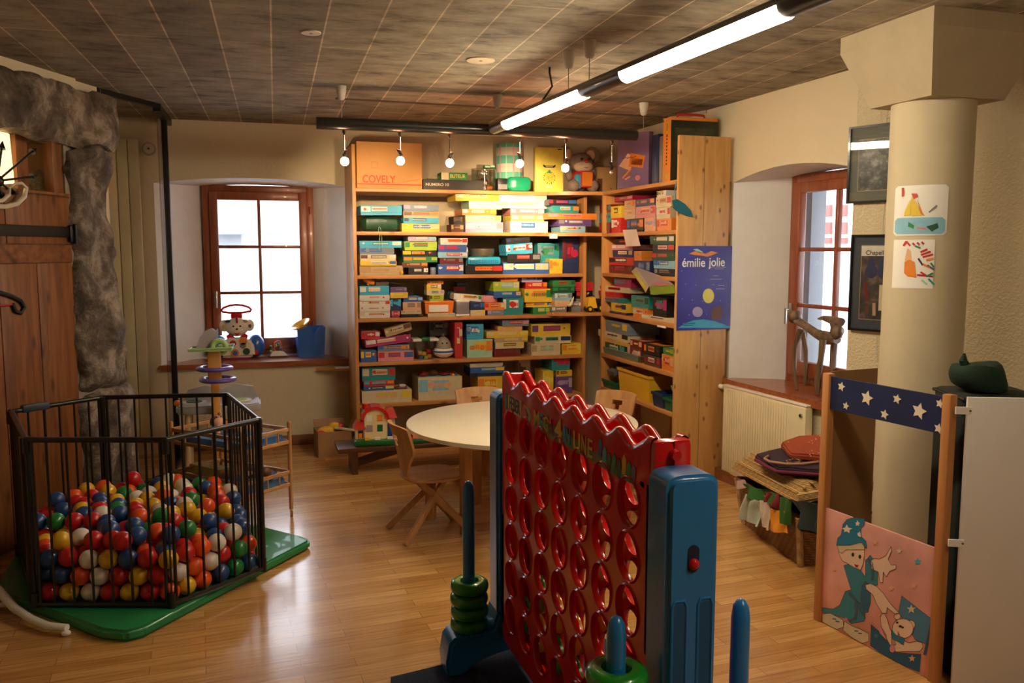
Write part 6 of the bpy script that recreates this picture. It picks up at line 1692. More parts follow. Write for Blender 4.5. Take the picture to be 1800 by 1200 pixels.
lid = thing('basket_lid', 'golden wicker lid tilted on the clothes in the basket', 'lid', (2.86, 3.87, .405))
mb = MB(); lw, ll = .235, .40
mb.hull([(-lw, -ll, -.03), (lw, -ll, -.03), (lw, ll, -.03), (-lw, ll, -.03)], [(-lw + .01, -ll + .01, .004), (lw - .01, -ll + .01, .004), (lw - .01, ll - .01, .004), (-lw + .01, ll - .01, .004)], wl)
mb.hull([(-lw + .04, -ll + .04, .003), (lw - .04, -ll + .04, .003), (lw - .04, ll - .04, .003), (-lw + .04, ll - .04, .003)], [(-lw + .07, -ll + .08, .045), (lw - .05, -ll + .08, .045), (lw - .05, ll - .08, .045), (-lw + .07, ll - .08, .045)], wl)
mb.tube([(-lw, -ll, -.03), (lw, -ll, -.03), (lw, ll, -.03), (-lw, ll, -.03)], .011, wl, 8, closed=True)
for k in range(3): mb.tube([(-lw + .015 + .045 * k, -ll + .03, .008 + .017 * k), (-lw + .015 + .045 * k, ll - .03, .008 + .017 * k)], .007, wl, 6)
mb.build('lid_panel', lid)
lid.rotation_euler = (R(-2), R(-7), R(-8.6))
def cloth(name, label, pts3, m, fold=.012, seed=0, th=.004, n=14):
    """drooping piece of fabric: bilinear patch between 4 corners with folds, then thickness"""
    A, B, C_, D = [Vector(p) for p in pts3]
    mb = MB(); bm = mb.bm; k = mb.mi(m); V = []
    nrm = (B - A).cross(D - A).normalized()
    for i in range(n + 1):
        u = i / n; row = []
        for j in range(n + 1):
            v = j / n
            p = A.lerp(B, u).lerp(D.lerp(C_, u), v)
            p += nrm * (fold * math.sin(u * 11 + seed + v * 2) * (.3 + v)) + noise.noise_vector(p * 9 + Vector((seed, 0, 0))) * fold * 1.2
            row.append(bm.verts.new(p))
        V.append(row)
    for i in range(n):
        for j in range(n): bm.faces.new((V[i][j], V[i + 1][j], V[i + 1][j + 1], V[i][j + 1])).material_index = k
    bmesh.ops.recalc_face_normals(bm, faces=bm.faces)
    bmesh.ops.solidify(bm, geom=bm.faces[:], thickness=th)
    return tag(mb.build(name), label, 'clothes', 'clothes hanging out of the basket')
fb = lambda n, c: mat('fabric_' + n, c, .9, bump=.3, bscale=120, vary=.12, vscale=12)
def bpx(px, py, off=.0):       # point on the long face of the basket, a little in front
    n_ = Vector((-math.cos(R(8.6)), math.sin(R(8.6)), 0)); return onp(px, py, Vector((2.86, 3.89, 0)) + n_ * (hw + .06 + off), n_)
cloth('green_cloth', 'dark green cloth hanging over the left basket corner', [bpx(1305, 850), bpx(1370, 872), bpx(1378, 893, .01), bpx(1312, 872, .01)], fb('green', (.03, .12, .02)), .02, 1)
cloth('green_leaf_cloth', 'green leaf shaped cloth hanging beside the flame cloth', [bpx(1370, 872, .01), bpx(1392, 876, .01), bpx(1386, 925, .02), bpx(1376, 920, .02)], fb('green', (.03, .12, .02)), .01, 2)
cloth('grey_sock', 'pale grey sock hanging out of the basket', [bpx(1312, 872), bpx(1336, 878), bpx(1334, 921, .01), bpx(1308, 910, .01)], fb('pale_grey', (.45, .50, .42)), .02, 3, .012)
cloth('white_sock', 'off white sock hanging next to the flame cloth', [bpx(1342, 880, .01), bpx(1356, 884, .01), bpx(1357, 931, .015), bpx(1342, 926, .015)], fb('offwhite', (.66, .55, .45)), .012, 4, .012)
cloth('flame_cloth', 'yellow and orange cloth hanging out of the basket', [bpx(1358, 893, .015), bpx(1382, 898, .015), bpx(1387, 937, .02), bpx(1354, 933, .02)], fb('flame', (.82, .33, .02)), .008, 5)
cloth('black_cloth', 'black cloth hanging over the right end of the basket', [bpx(1392, 880, .01), bpx(1450, 895, .02), bpx(1450, 950, .05), bpx(1425, 925, .04)], fb('black', (.006, .010, .008)), .03, 6, .01)
cloth('red_brown_cloth', 'dark red cloth bunched above the flame cloth', [bpx(1345, 862, .0), bpx(1375, 872, .0), bpx(1373, 893, .008), bpx(1348, 884, .008)], fb('maroon', (.20, .015, .02)), .02, 7, .008)
p = blob('stuffing_cloth', 'heap of dark clothes filling the basket under the lid', 'clothes', (0, 0, 0), (.20, .355, .10), fb('dark_heap', (.03, .05, .03)), 8, .04, 6); p.location = (2.865, 3.88, .20); p.rotation_euler.z = R(-8.6)
cloth('pink_cloth', 'pale pink scrap at the left end under the lid', [bpx(1297, 845), bpx(1310, 842), bpx(1312, 856), bpx(1298, 858)], fb('pale_pink', (.6, .42, .38)), .01, 9, .006)
# handbags on the lid
bag = thing('tote_bag', 'purple and black tote bag with curved handles on the wicker lid', 'bag', (2.80, 3.79, .462))
def slab(pts, h, m, bev=.01, tilt=None):
    mb = MB(); mb.prism(pts, h, m); bmesh.ops.bevel(mb.bm, geom=mb.bm.edges[:], offset=bev, segments=2, affect='EDGES')
    bmesh.ops.subdivide_edges(mb.bm, edges=[e for e in mb.bm.edges if e.calc_length() > .08], cuts=4, use_grid_fill=True)
    mb.rough(.008, 9, h * 100); return mb
slab([(-.17, .22), (-.19, -.10), (-.02, -.30), (.19, -.22), (.19, .12), (.02, .26)], .045, fb('aubergine', (.035, .012, .03))).build('bag_body', bag)
mb = MB(); mb.tube([(-.18, .19, .02), (-.195, -.09, .02), (-.03, -.295, .02)], .009, fb('plum', (.16, .02, .06)), 8); mb.build('piping', bag)
mb = MB(); lea = mat('tan_leather', (.40, .22, .14), .4)
mb.tube([(-.14, .11, .052), (-.19, .05, .058), (-.20, -.03, .06), (-.15, -.12, .058), (-.08, -.16, .056), (-.0, -.17, .056)], .007, lea, 8)
mb.build('handle', bag)
mb = MB(); mb.torus((-.09, -.08, .055), .035, .005, chrome, 24, 8); mb.build('ring', bag)
bag.rotation_euler = (R(-2), R(-7), R(-8))
b2_ = thing('handbag', 'small rust red bag dotted white lying on the tote bag', 'bag', (2.88, 3.80, .525))
mb = slab([(-.11, .16), (-.16, -.02), (-.06, -.19), (.13, -.17), (.14, .12), (.03, .20)], .04, fb('rust', (.33, .055, .02))); mb.build('bag_body', b2_)
mb = MB()
for i in range(22):
    mb.sph((rg.uniform(-.11, .11), rg.uniform(-.14, .14), .0425), .004, pal('cream'), (1, 1, .5), 6, 4)
mb.build('dot_pattern', b2_)
b2_.rotation_euler = (R(2), R(-10), R(-4))
# driftwood goat on the sill
gw = wood('driftwood', (.075, .042, .022), (.24, .155, .09), 'Z', .55)
ga = (onz(1405, 672, .713) + onz(1440, 690, .713)) / 2
gt = thing('driftwood_goat', 'driftwood animal sculpture standing on the right window sill', 'sculpture', (3.40, 4.46, .714))
o = gt.location
g2 = lambda px, py, X: onx(px, py, X) - o
XN, XR = 3.33, 3.50
def leg(name, pts, r): mb = MB(); mb.tube(pts, r, gw, 8); mb.rough(.006, 30); mb.build(name, gt)
leg('leg', [g2(1407, 580, XN), g2(1397, 610, XN), g2(1396, 645, XN), g2(1399, 670, XN), Vector((*g2(1401, 679, XN)[:2], .003))], [.020, .018, .014, .011, .010])
leg('leg', [g2(1411, 585, XR), g2(1417, 615, XR), g2(1417, 640, XR), Vector((*g2(1416, 668, XR)[:2], .003))], [.018, .017, .015, .012])
leg('leg', [g2(1447, 597, XN), g2(1443, 630, XN), g2(1438, 660, XN), g2(1437, 685, XN), Vector((*g2(1437, 695, XN)[:2], .003))], [.020, .017, .021, .016, .012])
leg('leg', [g2(1466, 600, XR), g2(1464, 640, XR), Vector((*g2(1462, 676, XR)[:2], .003))], [.02, .018, .013])
mb = MB(); mb.tube([g2(1398, 562, 3.38), g2(1415, 572, 3.40), g2(1435, 585, 3.41), g2(1455, 595, 3.42), g2(1472, 596, 3.43)], [.026, .028, .03, .04, .03], gw, 10); mb.rough(.010, 22, 2); mb.build('trunk', gt)
mb = MB(); mb.sph(g2(1396, 556, 3.38), .044, gw, (1, 1.1, .9), 14, 10); mb.rough(.010, 26, 3); mb.build('rump', gt)
mb = MB(); mb.tube([g2(1468, 594, 3.42), g2(1468, 575, 3.42), g2(1466, 562, 3.42)], [.04, .028, .034], gw, 10); mb.tube([g2(1480, 566, 3.42), g2(1462, 562, 3.42), g2(1447, 558, 3.41), g2(1437, 560, 3.40)], [.026, .026, .015, .004], gw, 10); mb.rough(.009, 24, 5); mb.build('head', gt)
mb = MB(); mb.sph(g2(1472, 583, 3.40), .035, gw, (1, 1, 1.3), 12, 9); mb.rough(.012, 28, 7); mb.build('chest_knot', gt)
# framed pictures on the splayed wall
NW = Vector((.927, .375, 0))
def picture(label, tl, tr_px, bl_py, mats, txt=None):
    off = W1b - NW * .022
    a, b, c = onp(*tl, off, NW), onp(*tr_px, off, NW), onp(tl[0], bl_py, off, NW)
    z1 = (a.z + b.z) / 2; z0 = c.z
    w = .46
    F_ = frame((a.x, a.y, z0), (b.x - a.x, b.y - a.y)); h = z1 - z0
    t = thing('framed_picture', label, 'picture', F_ @ Vector((w / 2, 0, 0)))
    im = Matrix.Translation(-t.location) @ F_
    def pp(n, f):
        mb = MB(); f(mb); bmesh.ops.transform(mb.bm, matrix=im, verts=mb.bm.verts); return mb.build(n, t)
    blk = mat('frame_black', (.008, .008, .01), .2, coat=.5)
    pp('frame', lambda mb: (mb.b2((0, -.004, 0), (.012, .018, h), blk), mb.b2((w - .012, -.004, 0), (w, .018, h), blk), mb.b2((.012, -.004, 0), (w - .012, .018, .012), blk), mb.b2((.012, -.004, h - .012), (w - .012, .018, h), blk), mb.b2((.012, .012, .012), (w - .012, .018, h - .012), blk)))
    pp('mount', lambda mb: mb.b2((.012, .006, .012), (w - .012, .012, h - .012), mats[0]))
    m0 = .062
    pp('print', lambda mb: mb.b2((m0, .004, m0 * 1.1), (w - m0, .007, h - m0 * (1.25 if not txt else 1.0)), mats[1]))
    pp('glazing', lambda mb: mb.b2((.012, .000, .012), (w - .012, .002, h - .012), glassmat('picture_glass', (1, 1, 1), .12)))
    pp('print_edge', lambda mb: mb.b2((m0 - .004, .0055, m0 * 1.1 - .004), (w - m0 + .004, .0065, h - m0 * (1.25 if not txt else 1.0) + .004), pal('tan')))
    if txt:
        pp('headline_strip', lambda mb: mb.b2((m0, .003, h - m0 - .055), (w - m0, .0045, h - m0), pal('white')))
        text(txt, .034, pal('black'), im @ Matrix.Translation((m0 + .085, .002, h - m0 - .038)) @ GG, t, ext=.0003)
        def sh(mb):
            for x, y, ww, hh, c_ in ((.02, .10, .03, .10, 'dark_red'), (.10, .05, .05, .14, 'cream'), (.17, .03, .03, .11, 'tan'), (.23, .06, .05, .09, 'white'), (.07, .02, .03, .07, 'tan'), (.13, .19, .05, .06, 'cream'), (.20, .16, .04, .05, 'tan'), (.03, .03, .03, .04, 'brown'), (.27, .12, .03, .10, 'navy')):
                mb.box((m0 + x + ww / 2, .0035, m0 * 1.1 + y + hh / 2), (ww * .6, .001, hh), pal(c_), rot=Matrix.Rotation(R((x * 100) % 20 - 10), 4, 'Y'))
            for x in (.06, .13, .2, .28): mb.sph((m0 + x, .0035, m0 + .31), .022, pal('navy'), (1, .03, 1.5)); mb.sph((m0 + x, .0035, m0 + .27), .035, pal('navy'), (1, .02, 1.1))
        pp('pictured_books', sh)
    zt = CEIL - z0 - .02 if not txt else 1.863 - .01 - z0
    for x in (.17, .205):
        pp('hanging_wire', lambda mb: mb.cyl((x + (.0 if txt is None else -.0), .014, h - .01), (x, .018, zt), .0012, steel, seg=5))
    return t
picture('upper framed dark photograph hung on wires behind the column', (1493, 223), (1590, 213), 358, [mat('mount_grey_green', (.10, .11, .085), .5), photo_mat('dark_photo', [(.01, .012, .014), (.03, .035, .035), (.12, .12, .11), (.35, .35, .34)], 16)])
picture('lower framed photograph of stacked books below the dark one', (1497, 413), (1580, 411), 580, [mat('mount_navy', (.035, .055, .08), .5), photo_mat('book_photo', [(.012, .014, .022), (.03, .035, .05), (.06, .05, .05), (.16, .12, .10)], 12)], 'Chapelle')
mb = MB(); mb.cyl(onp(1541, 590, W1b - NW * .006, NW), onp(1542, 636, W1b - NW * .006, NW), .0015, steel, seg=5); tag(mb.build('loose_wire'), 'thin loose wire hanging below the lower frame', 'wire')
# children's drawings taped round the column
def oncyl(px, py, r):
    d = ray(px, py); ox, oy = -cx, -cy
    a = d.x ** 2 + d.y ** 2; b = 2 * (ox * d.x + oy * d.y); c = ox * ox + oy * oy - r * r
    t = (-b - math.sqrt(max(0, b * b - 4 * a * c))) / (2 * a)
    return Vector((0, 0, CAMH)) + d * t
cang = lambda px: math.atan2(*(lambda p: (p.y - cy, p.x - cx))(oncyl(px, 400, cr)))
zc = lambda px, py: oncyl(px, py, cr).z
def curved(mb, a0, a1, z0, z1, r, m, n=16, cut=0):
    k = mb.mi(m); bm = mb.bm; F_, B_ = [], []
    for i in range(n + 1):
        a = a0 + (a1 - a0) * i / n; zt = z1 - (cut if i in (0, n) else 0); zb = z0 + (cut if i in (0, n) else 0)
        for lst, rr in ((F_, r), (B_, r - .0012)): lst.append((bm.verts.new((cx + rr * math.cos(a), cy + rr * math.sin(a), zb)), bm.verts.new((cx + rr * math.cos(a), cy + rr * math.sin(a), zt))))
    for i in range(n):
        for L_ in (F_, B_): bm.faces.new((L_[i][0], L_[i + 1][0], L_[i + 1][1], L_[i][1])).material_index = k
        for q_ in (0, 1): bm.faces.new((F_[i][q_], F_[i + 1][q_], B_[i + 1][q_], B_[i][q_])).material_index = k
    for i in (0, n): bm.faces.new((F_[i][0], F_[i][1], B_[i][1], B_[i][0])).material_index = k
def cpoly(mb, pts, m, r):
    """coloured patch following the column, pixel outline"""
    P_ = [oncyl(px, py, r) for px, py in pts]
    c = sum(P_, Vector()) / len(P_)
    ac = math.atan2(c.y - cy, c.x - cx); c = Vector((cx + r * math.cos(ac), cy + r * math.sin(ac), c.z))
    k = mb.mi(m); vs = [mb.bm.verts.new(p) for p in P_]; vc = mb.bm.verts.new(c)
    for i in range(len(vs)): mb.bm.faces.new((vs[i], vs[(i + 1) % len(vs)], vc)).material_index = k
R1, R2_, R3 = cr + .0022, cr + .0036, cr + .0050
a0, a1 = cang(1585), cang(1664)
if a1 < a0: a0 -= 2 * PI
dw = thing('child_drawing', "child's drawing of a boat on blue water taped on the column", 'drawing', oncyl(1620, 412, cr))
def dpart2(n, f):
    mb = MB(); f(mb); bmesh.ops.transform(mb.bm, matrix=Matrix.Translation(-dw.location), verts=mb.bm.verts); return mb.build(n, dw)
dpart2('paper_sheet', lambda mb: curved(mb, a0 - .25, a1, zc(1620, 414), zc(1620, 325), R1, paper, cut=.012))
dpart2('painted_sea', lambda mb: (curved(mb, a0 - .2, a1 - .05, zc(1620, 411), zc(1620, 382), R2_, pal('skyblue'), cut=.012)))
dpart2('painted_boat', lambda mb: (cpoly(mb, [(1603, 344), (1608, 352), (1614, 364), (1620, 379), (1602, 380), (1600, 362)], pal('yellow'), R3), cpoly(mb, [(1590, 372), (1600, 350), (1600, 378), (1589, 380)], pal('yellow'), R3), cpoly(mb, [(1602, 340), (1612, 340), (1614, 346), (1606, 350)], pal('red'), R3), cpoly(mb, [(1612, 350), (1622, 374), (1626, 380), (1618, 376)], pal('orange'), R3),
    cpoly(mb, [(1597, 390), (1607, 396), (1606, 402), (1596, 398)], pal('green'), R3), cpoly(mb, [(1628, 398), (1648, 392), (1650, 400), (1638, 407)], pal('dark_green'), R3), cpoly(mb, [(1610, 398), (1628, 400), (1630, 404), (1612, 402)], pal('pink'), R3), cpoly(mb, [(1632, 372), (1646, 360), (1648, 362), (1634, 374)], pal('grey'), R3), cpoly(mb, [(1585, 330), (1589, 330), (1589, 345), (1585, 346)], pal('red'), R3)))
a0, a1 = cang(1584), cang(1645)
if a1 < a0: a0 -= 2 * PI
dw = thing('child_drawing', "child's drawing with an orange shape and colourful strokes below the boat drawing", 'drawing', oncyl(1615, 507, cr))
dpart2('paper_sheet', lambda mb: curved(mb, a0 - .2, a1, zc(1615, 507), zc(1615, 421), R1, paper))
def strokes(mb):
    for x0_, y0_, x1_, y1_, c in ((1588, 432, 1593, 424, 'red'), (1593, 424, 1600, 432, 'red'), (1604, 427, 1608, 431, 'crimson'), (1612, 426, 1616, 430, 'crimson'), (1620, 425, 1624, 429, 'crimson'), (1608, 432, 1618, 436, 'green'), (1618, 443, 1630, 438, 'red'), (1619, 448, 1636, 442, 'red'), (1622, 452, 1640, 447, 'red'), (1628, 457, 1641, 454, 'orange'), (1614, 454, 1622, 466, 'navy'), (1622, 464, 1634, 470, 'orange'), (1630, 466, 1642, 474, 'purple'), (1618, 478, 1628, 484, 'red'), (1628, 486, 1640, 480, 'green'), (1620, 492, 1630, 500, 'mint'), (1632, 490, 1642, 500, 'teal'), (1612, 483, 1640, 486, 'crimson'), (1636, 462, 1642, 470, 'green')):
        dx, dy = x1_ - x0_, y1_ - y0_; l_ = math.hypot(dx, dy); nx_, ny_ = -dy / l_ * 1.7, dx / l_ * 1.7
        cpoly(mb, [(x0_ - nx_, y0_ - ny_), (x1_ - nx_, y1_ - ny_), (x1_ + nx_, y1_ + ny_), (x0_ + nx_, y0_ + ny_)], pal(c), R3)
dpart2('crayon_strokes', strokes)
dpart2('orange_shape', lambda mb: (cpoly(mb, [(1590, 460), (1598, 456), (1607, 460), (1611, 488), (1596, 486), (1589, 480)], pal('orange'), R3), cpoly(mb, [(1595, 436), (1601, 440), (1603, 458), (1590, 458)], pal('peach'), R2_)))
# poster on the end panel
yp = YS0 - .030
A_, B_2 = ony(1192, 432, yp), ony(1283, 578, yp)
pw_, ph_ = B_2.x - A_.x, A_.z - B_2.z
ps = thing('wall_poster', 'deep blue theatre poster reading émilie jolie on the pine end panel', 'poster', ((A_.x + B_2.x) / 2, yp, B_2.z))
o = ps.location
uv = lambda px, py, y=-.0025: ony(px, py, yp) - o + Vector((0, y, 0))
mb = MB(); mb.b2((-pw_ / 2, -.0015, 0), (pw_ / 2, .0005, ph_), mat('poster_blue', (.035, .028, .30), .35, coat=.2, vary=.25, vscale=3)); mb.build('poster_sheet', ps)
def pp_(name, pts, c, y=-.0022, m=None):
    mb = MB(); P_ = [uv(px, py, y) for px, py in pts]; mb.hull(P_, [p + Vector((0, .001, 0)) for p in P_], m or pal(c)); return mb.build(name, ps)
ell = lambda x, y, a, b, n=18: [(x + a * math.cos(2 * PI * i / n), y + b * math.sin(2 * PI * i / n)) for i in range(n)]
pp_('painted_hill', [(1192, 576), (1204, 568), (1218, 563), (1236, 561), (1255, 564), (1272, 570), (1283, 574), (1283, 576)], 'cyan')
pp_('painted_moon', ell(1245, 520, 10, 13), 'lemon')
pp_('painted_cloud', ell(1226, 548, 9, 9), 'lilac')
pp_('painted_stone', [(1252, 562), (1249, 550), (1254, 540), (1266, 536), (1270, 545), (1267, 560)], 'brown')
pp_('ribbon_bird', [(1211, 446), (1222, 441), (1232, 443), (1240, 446), (1250, 441), (1262, 444), (1252, 448), (1244, 451), (1232, 449), (1220, 448)], 'orange')
pp_('ribbon_bird', [(1218, 438), (1226, 437), (1236, 443), (1228, 444)], 'mint')
GT = Matrix.Rotation(R(90), 4, 'X')
c1, c2 = uv(1219, 462), uv(1260, 461)
wt_ = mat('poster_white', (.85, .83, .85), .5)
text('émilie', .085, wt_, Matrix.Translation(c1) @ GT, ps, wid=pw_ * .42)
text('jolie', .085, wt_, Matrix.Translation(c2) @ GT, ps, wid=pw_ * .30)
for px0, px1, py in ((1245, 1276, 469), (1256, 1272, 472), (1254, 1262, 484), (1248, 1268, 490), (1262, 1272, 501), (1258, 1274, 507), (1200, 1222, 568), (1200, 1218, 571)):
    pp_('small_print', [(px0, py), (px1, py), (px1, py + 1), (px0, py + 1)], 'lilac')
for i in range(14):
    px, py = 1198 + (i * 37) % 80, 476 + (i * 53) % 80; pp_('star_dot', ell(px, py, .8, .8, 6), 'skyblue', -.0018)
# ------------------------------------------------------------------ puppet theatre
TL, TR = Vector((2.335, 3.01, 0)), Vector((2.405, 2.43, 0))
dT = (TR - TL).normalized(); nT = Vector((0, 0, 1)).cross(dT)      # nT points away from the viewer's side
TM = frame(TL, dT)
TW = (TR - TL).length
th_ = thing('puppet_theatre', 'wooden puppet theatre front with starry blue band and wizard panel', 'puppet theatre', TM @ Vector((TW / 2, 0, 0)))
ti = Matrix.Translation(-th_.location) @ TM; tinv = TM.inverted()
tw = wood('theatre_wood', (.42, .17, .05), (.56, .26, .09), 'Z', .4)
def tpart(n, f, par=None, label=None, smooth=True):
    mb = MB(); f(mb); bmesh.ops.transform(mb.bm, matrix=ti, verts=mb.bm.verts); p = mb.build(n, par or th_, smooth=smooth)
    if label: p['label'] = label
    return p
TH_ = 1.085
# wizard picture lives in its own generic drawing; pixel outlines are laid on the panel's plane
def TP(px, py): v = tinv @ onp(px, py, TL, nT); return (v.x, v.z)
tpart('post', lambda mb: mb.b2((-.018, -.018, 0), (.018, .018, TH_), tw, .003))
tpart('post', lambda mb: mb.b2((TW - .018, -.018, 0), (TW + .018, .018, TH_), tw, .003))
zb0, zb1 = TP(1477, 722)[1], TP(1478, 664)[1]
navyb = mat('navy_board', (.010, .022, .085), .5, vary=.15)
tpart('top_band', lambda mb: mb.b2((.018, -.006, zb0), (TW - .018, .004, zb1), navyb))
def star(cx_, cz_, r, rot=0, k=.5): return [(cx_ + (r if i % 2 == 0 else r * k) * math.sin(i * PI / 5 + rot), cz_ + (r if i % 2 == 0 else r * k) * math.cos(i * PI / 5 + rot)) for i in range(10)]
cream_ = mat('star_cream', (.80, .70, .54), .6)
for px, py, r in ((1481, 679, .020), (1489, 713, .017), (1526, 699, .031), (1579, 701, .020), (1557, 728, .020), (1618, 722, .033), (1659, 754, .020), (1672, 712, .018)):
    u, z = TP(px, py); u = min(max(u, .04), TW - .035)
    tpart('star', lambda mb: mb.prism(star(u, z, r, .2), .002, cream_, Matrix.Translation((0, -.006, 0)) @ GG))
zp = TP(1470, 898)[1]
pinkm = mat('pink_sky_board', (.74, .36, .30), .5, vary=.28, vscale=3.2)
tpart('picture_panel', lambda mb: mb.b2((.018, -.006, .0015), (TW - .018, .004, zp), pinkm, .001), label='pink painted panel with a boy in a blue starry hat and a teddy in a box')
LY = [0]
wz_out = mat('line_ink', (.12, .05, .05), .6)
def art(name, pts, col, outline=True, m=None, lift=1):
    """flat painted shape on the panel (points are in the photo frame)"""
    P_ = [TP(*p) for p in pts]
    P_ = [(min(max(u, .022), TW - .022), max(z, .003)) for u, z in P_]
    y0 = -.0062 - .00025 * lift
    def f(mb):
        mb.face([(u, y0, z) for u, z in P_], m or pal(col))
        if outline:
            n = len(P_)
            for i in range(n):
                a, b = Vector(P_[i]), Vector(P_[(i + 1) % n]); d = (b - a)
                if d.length < 1e-5: continue
                q_ = Vector((-d.y, d.x)).normalized() * .0011
                mb.face([(v.x, y0 - .0002, v.y) for v in (a - q_, b - q_, b + q_, a + q_)], wz_out)
    tpart(name, f, smooth=False)
Z = lambda x, y: (1430 + x / 3.528, 860 + y / 3.528)      # the close-up the outlines were read from
skin, rb_, rd_, cbx = mat('painted_skin', (.78, .58, .42), .55), mat('painted_robe', (.03, .22, .29), .55), mat('painted_robe_dark', (.02, .13, .22), .55), mat('painted_box', (.01, .10, .20), .55)
hatm = mat('painted_hat', (.01, .19, .33), .55)
Zp = lambda *l: [Z(*p) for p in l]
art('painted_robe', Zp((195, 470), (245, 455), (300, 500), (330, 540), (330, 440), (360, 405), (405, 470), (405, 590), (360, 600), (360, 690), (345, 760), (310, 760), (330, 790), (320, 815), (240, 830), (215, 800), (150, 780), (110, 775), (60, 760), (62, 732), (130, 740), (170, 715), (205, 630), (240, 620), (215, 540)), 0, m=rb_)
art('painted_sleeve', Zp((305, 600), (330, 565), (362, 600), (362, 700), (345, 755), (318, 740), (300, 680)), 0, m=rd_, lift=2)
art('painted_head', Zp((160, 350), (200, 375), (300, 365), (320, 340), (325, 400), (315, 460), (300, 498), (265, 485), (215, 455), (185, 440), (165, 395)), 0, m=skin, lift=2)
art('painted_hair', Zp((152, 340), (240, 325), (320, 330), (325, 372), (290, 372), (210, 372), (185, 395), (165, 385)), 'cream', lift=3)
art('painted_hat', Zp((150, 345), (158, 300), (180, 280), (190, 215), (215, 185), (260, 172), (325, 180), (322, 215), (300, 240), (305, 290), (335, 320), (338, 365), (318, 345), (305, 325), (230, 345)), 0, m=hatm, lift=4)
art('hat_star', Zp((185, 240), (205, 235), (215, 215), (225, 235), (248, 240), (232, 250), (232, 270), (215, 258), (198, 262), (200, 248)), 0, False, m=cream_, lift=6)
art('hat_star', Zp((268, 205), (276, 203), (281, 188), (287, 202), (298, 206), (290, 213), (290, 226), (281, 218), (270, 224), (273, 212)), 0, False, m=cream_, lift=6)
art('hat_star', Zp((280, 268), (290, 266), (295, 255), (300, 268), (303, 290), (294, 292), (284, 285)), 0, False, m=cream_, lift=6)
for x, y in ((252, 402), (296, 415)): art('painted_eye', [Z(x + 9 * math.cos(a * PI / 4), y + 13 * math.sin(a * PI / 4)) for a in range(8)], 'black', False, lift=5)
art('painted_mouth', Zp((262, 460), (278, 466), (290, 466), (280, 482), (268, 478)), 'crimson', False, lift=5)
art('painted_hand', Zp((362, 440), (385, 425), (415, 430), (455, 410), (490, 352), (492, 380), (470, 430), (490, 465), (520, 465), (520, 490), (480, 505), (460, 540), (440, 510), (438, 575), (420, 575), (410, 510), (365, 490)), 0, m=skin, lift=3)
art('painted_hand', Zp((330, 590), (360, 580), (400, 600), (440, 640), (480, 700), (540, 765), (520, 775), (465, 730), (462, 765), (435, 765), (400, 710), (375, 650), (335, 615)), 0, m=skin, lift=3)
art('robe_fold', Zp((345, 420), (362, 470), (372, 520), (366, 560), (380, 560), (386, 510), (372, 450)), 0, m=rd_, lift=3)
art('robe_fold', Zp((232, 632), (250, 650), (290, 700), (284, 706), (244, 664), (226, 650)), 0, m=rd_, lift=3)
art('robe_fold', Zp((272, 740), (262, 790), (225, 812), (232, 820), (272, 800), (282, 745)), 0, m=rd_, lift=3)
art('painted_belt', Zp((262, 700), (300, 700), (330, 760), (325, 790), (300, 760), (285, 735), (265, 730)), 0, m=rd_, lift=4)
art('painted_shoe', Zp((62, 770), (110, 765), (150, 785), (190, 805), (195, 850), (150, 878), (110, 865), (62, 830)), 'cream', lift=2)
art('painted_shoe', Zp((200, 815), (240, 840), (300, 865), (350, 890), (350, 940), (310, 970), (250, 930), (190, 870)), 'cream', lift=3)
for x, y in ((125, 795), (145, 812), (262, 870), (285, 885)): art('painted_lace', Zp((x, y), (x + 24, y + 3), (x + 24, y + 9), (x, y + 7)), 'blue', False, lift=5)
art('painted_box_lid', Zp((555, 658), (738, 800), (715, 960), (640, 930), (535, 760)), 0, m=mat('painted_lid', (.06, .20, .33), .55), lift=1)
art('painted_box', Zp((365, 835), (440, 900), (520, 1010), (675, 1020), (665, 1130), (570, 1140), (420, 1045), (360, 965)), 0, m=cbx, lift=2)
art('painted_box', Zp((690, 1020), (710, 930), (738, 810), (720, 960), (705, 1025)), 0, m=cbx, lift=2)
el = lambda x, y, a, b, n=16: [Z(x + a * math.cos(2 * PI * i / n), y + b * math.sin(2 * PI * i / n)) for i in range(n)]
art('painted_arm', Zp((422, 790), (432, 768), (448, 768), (465, 800), (478, 850), (500, 900), (520, 960), (485, 965), (450, 900), (428, 850)), 0, m=skin, lift=3)
art('painted_body', Zp((495, 890), (560, 930), (600, 950), (650, 938), (680, 948), (688, 975), (668, 1002), (590, 1002), (520, 1005), (490, 960)), 0, m=skin, lift=3)
art('painted_ear', el(612, 838, 26, 30), 0, m=skin, lift=3)
art('painted_ear', el(528, 785, 20, 20), 0, m=skin, lift=3)
art('painted_teddy', el(562, 860, 66, 62), 0, m=skin, lift=4)
art('painted_mouth', Zp((528, 872), (540, 890), (546, 905), (534, 900)), 'crimson', False, lift=6)
art('painted_bow', Zp((495, 870), (520, 900), (575, 920), (565, 960), (535, 940), (500, 925), (490, 895)), 0, m=hatm, lift=6)
for x, y in ((528, 823), (562, 853)): art('painted_eye', [Z(x + 8 * math.cos(a * PI / 4), y + 7 * math.sin(a * PI / 4)) for a in range(8)], 'black', False, lift=6)
art('painted_nose', [Z(547 + 11 * math.cos(a * PI / 4), 846 + 8 * math.sin(a * PI / 4)) for a in range(8)], 'black', False, lift=6)
art('painted_paw', [Z(498 + 18 * math.cos(a * PI / 4), 985 + 24 * math.sin(a * PI / 4)) for a in range(8)], 'pink', False, lift=6)
art('painted_paw', Zp((400, 845), (425, 840), (465, 900), (460, 930), (420, 890)), 'pink', False, lift=3)
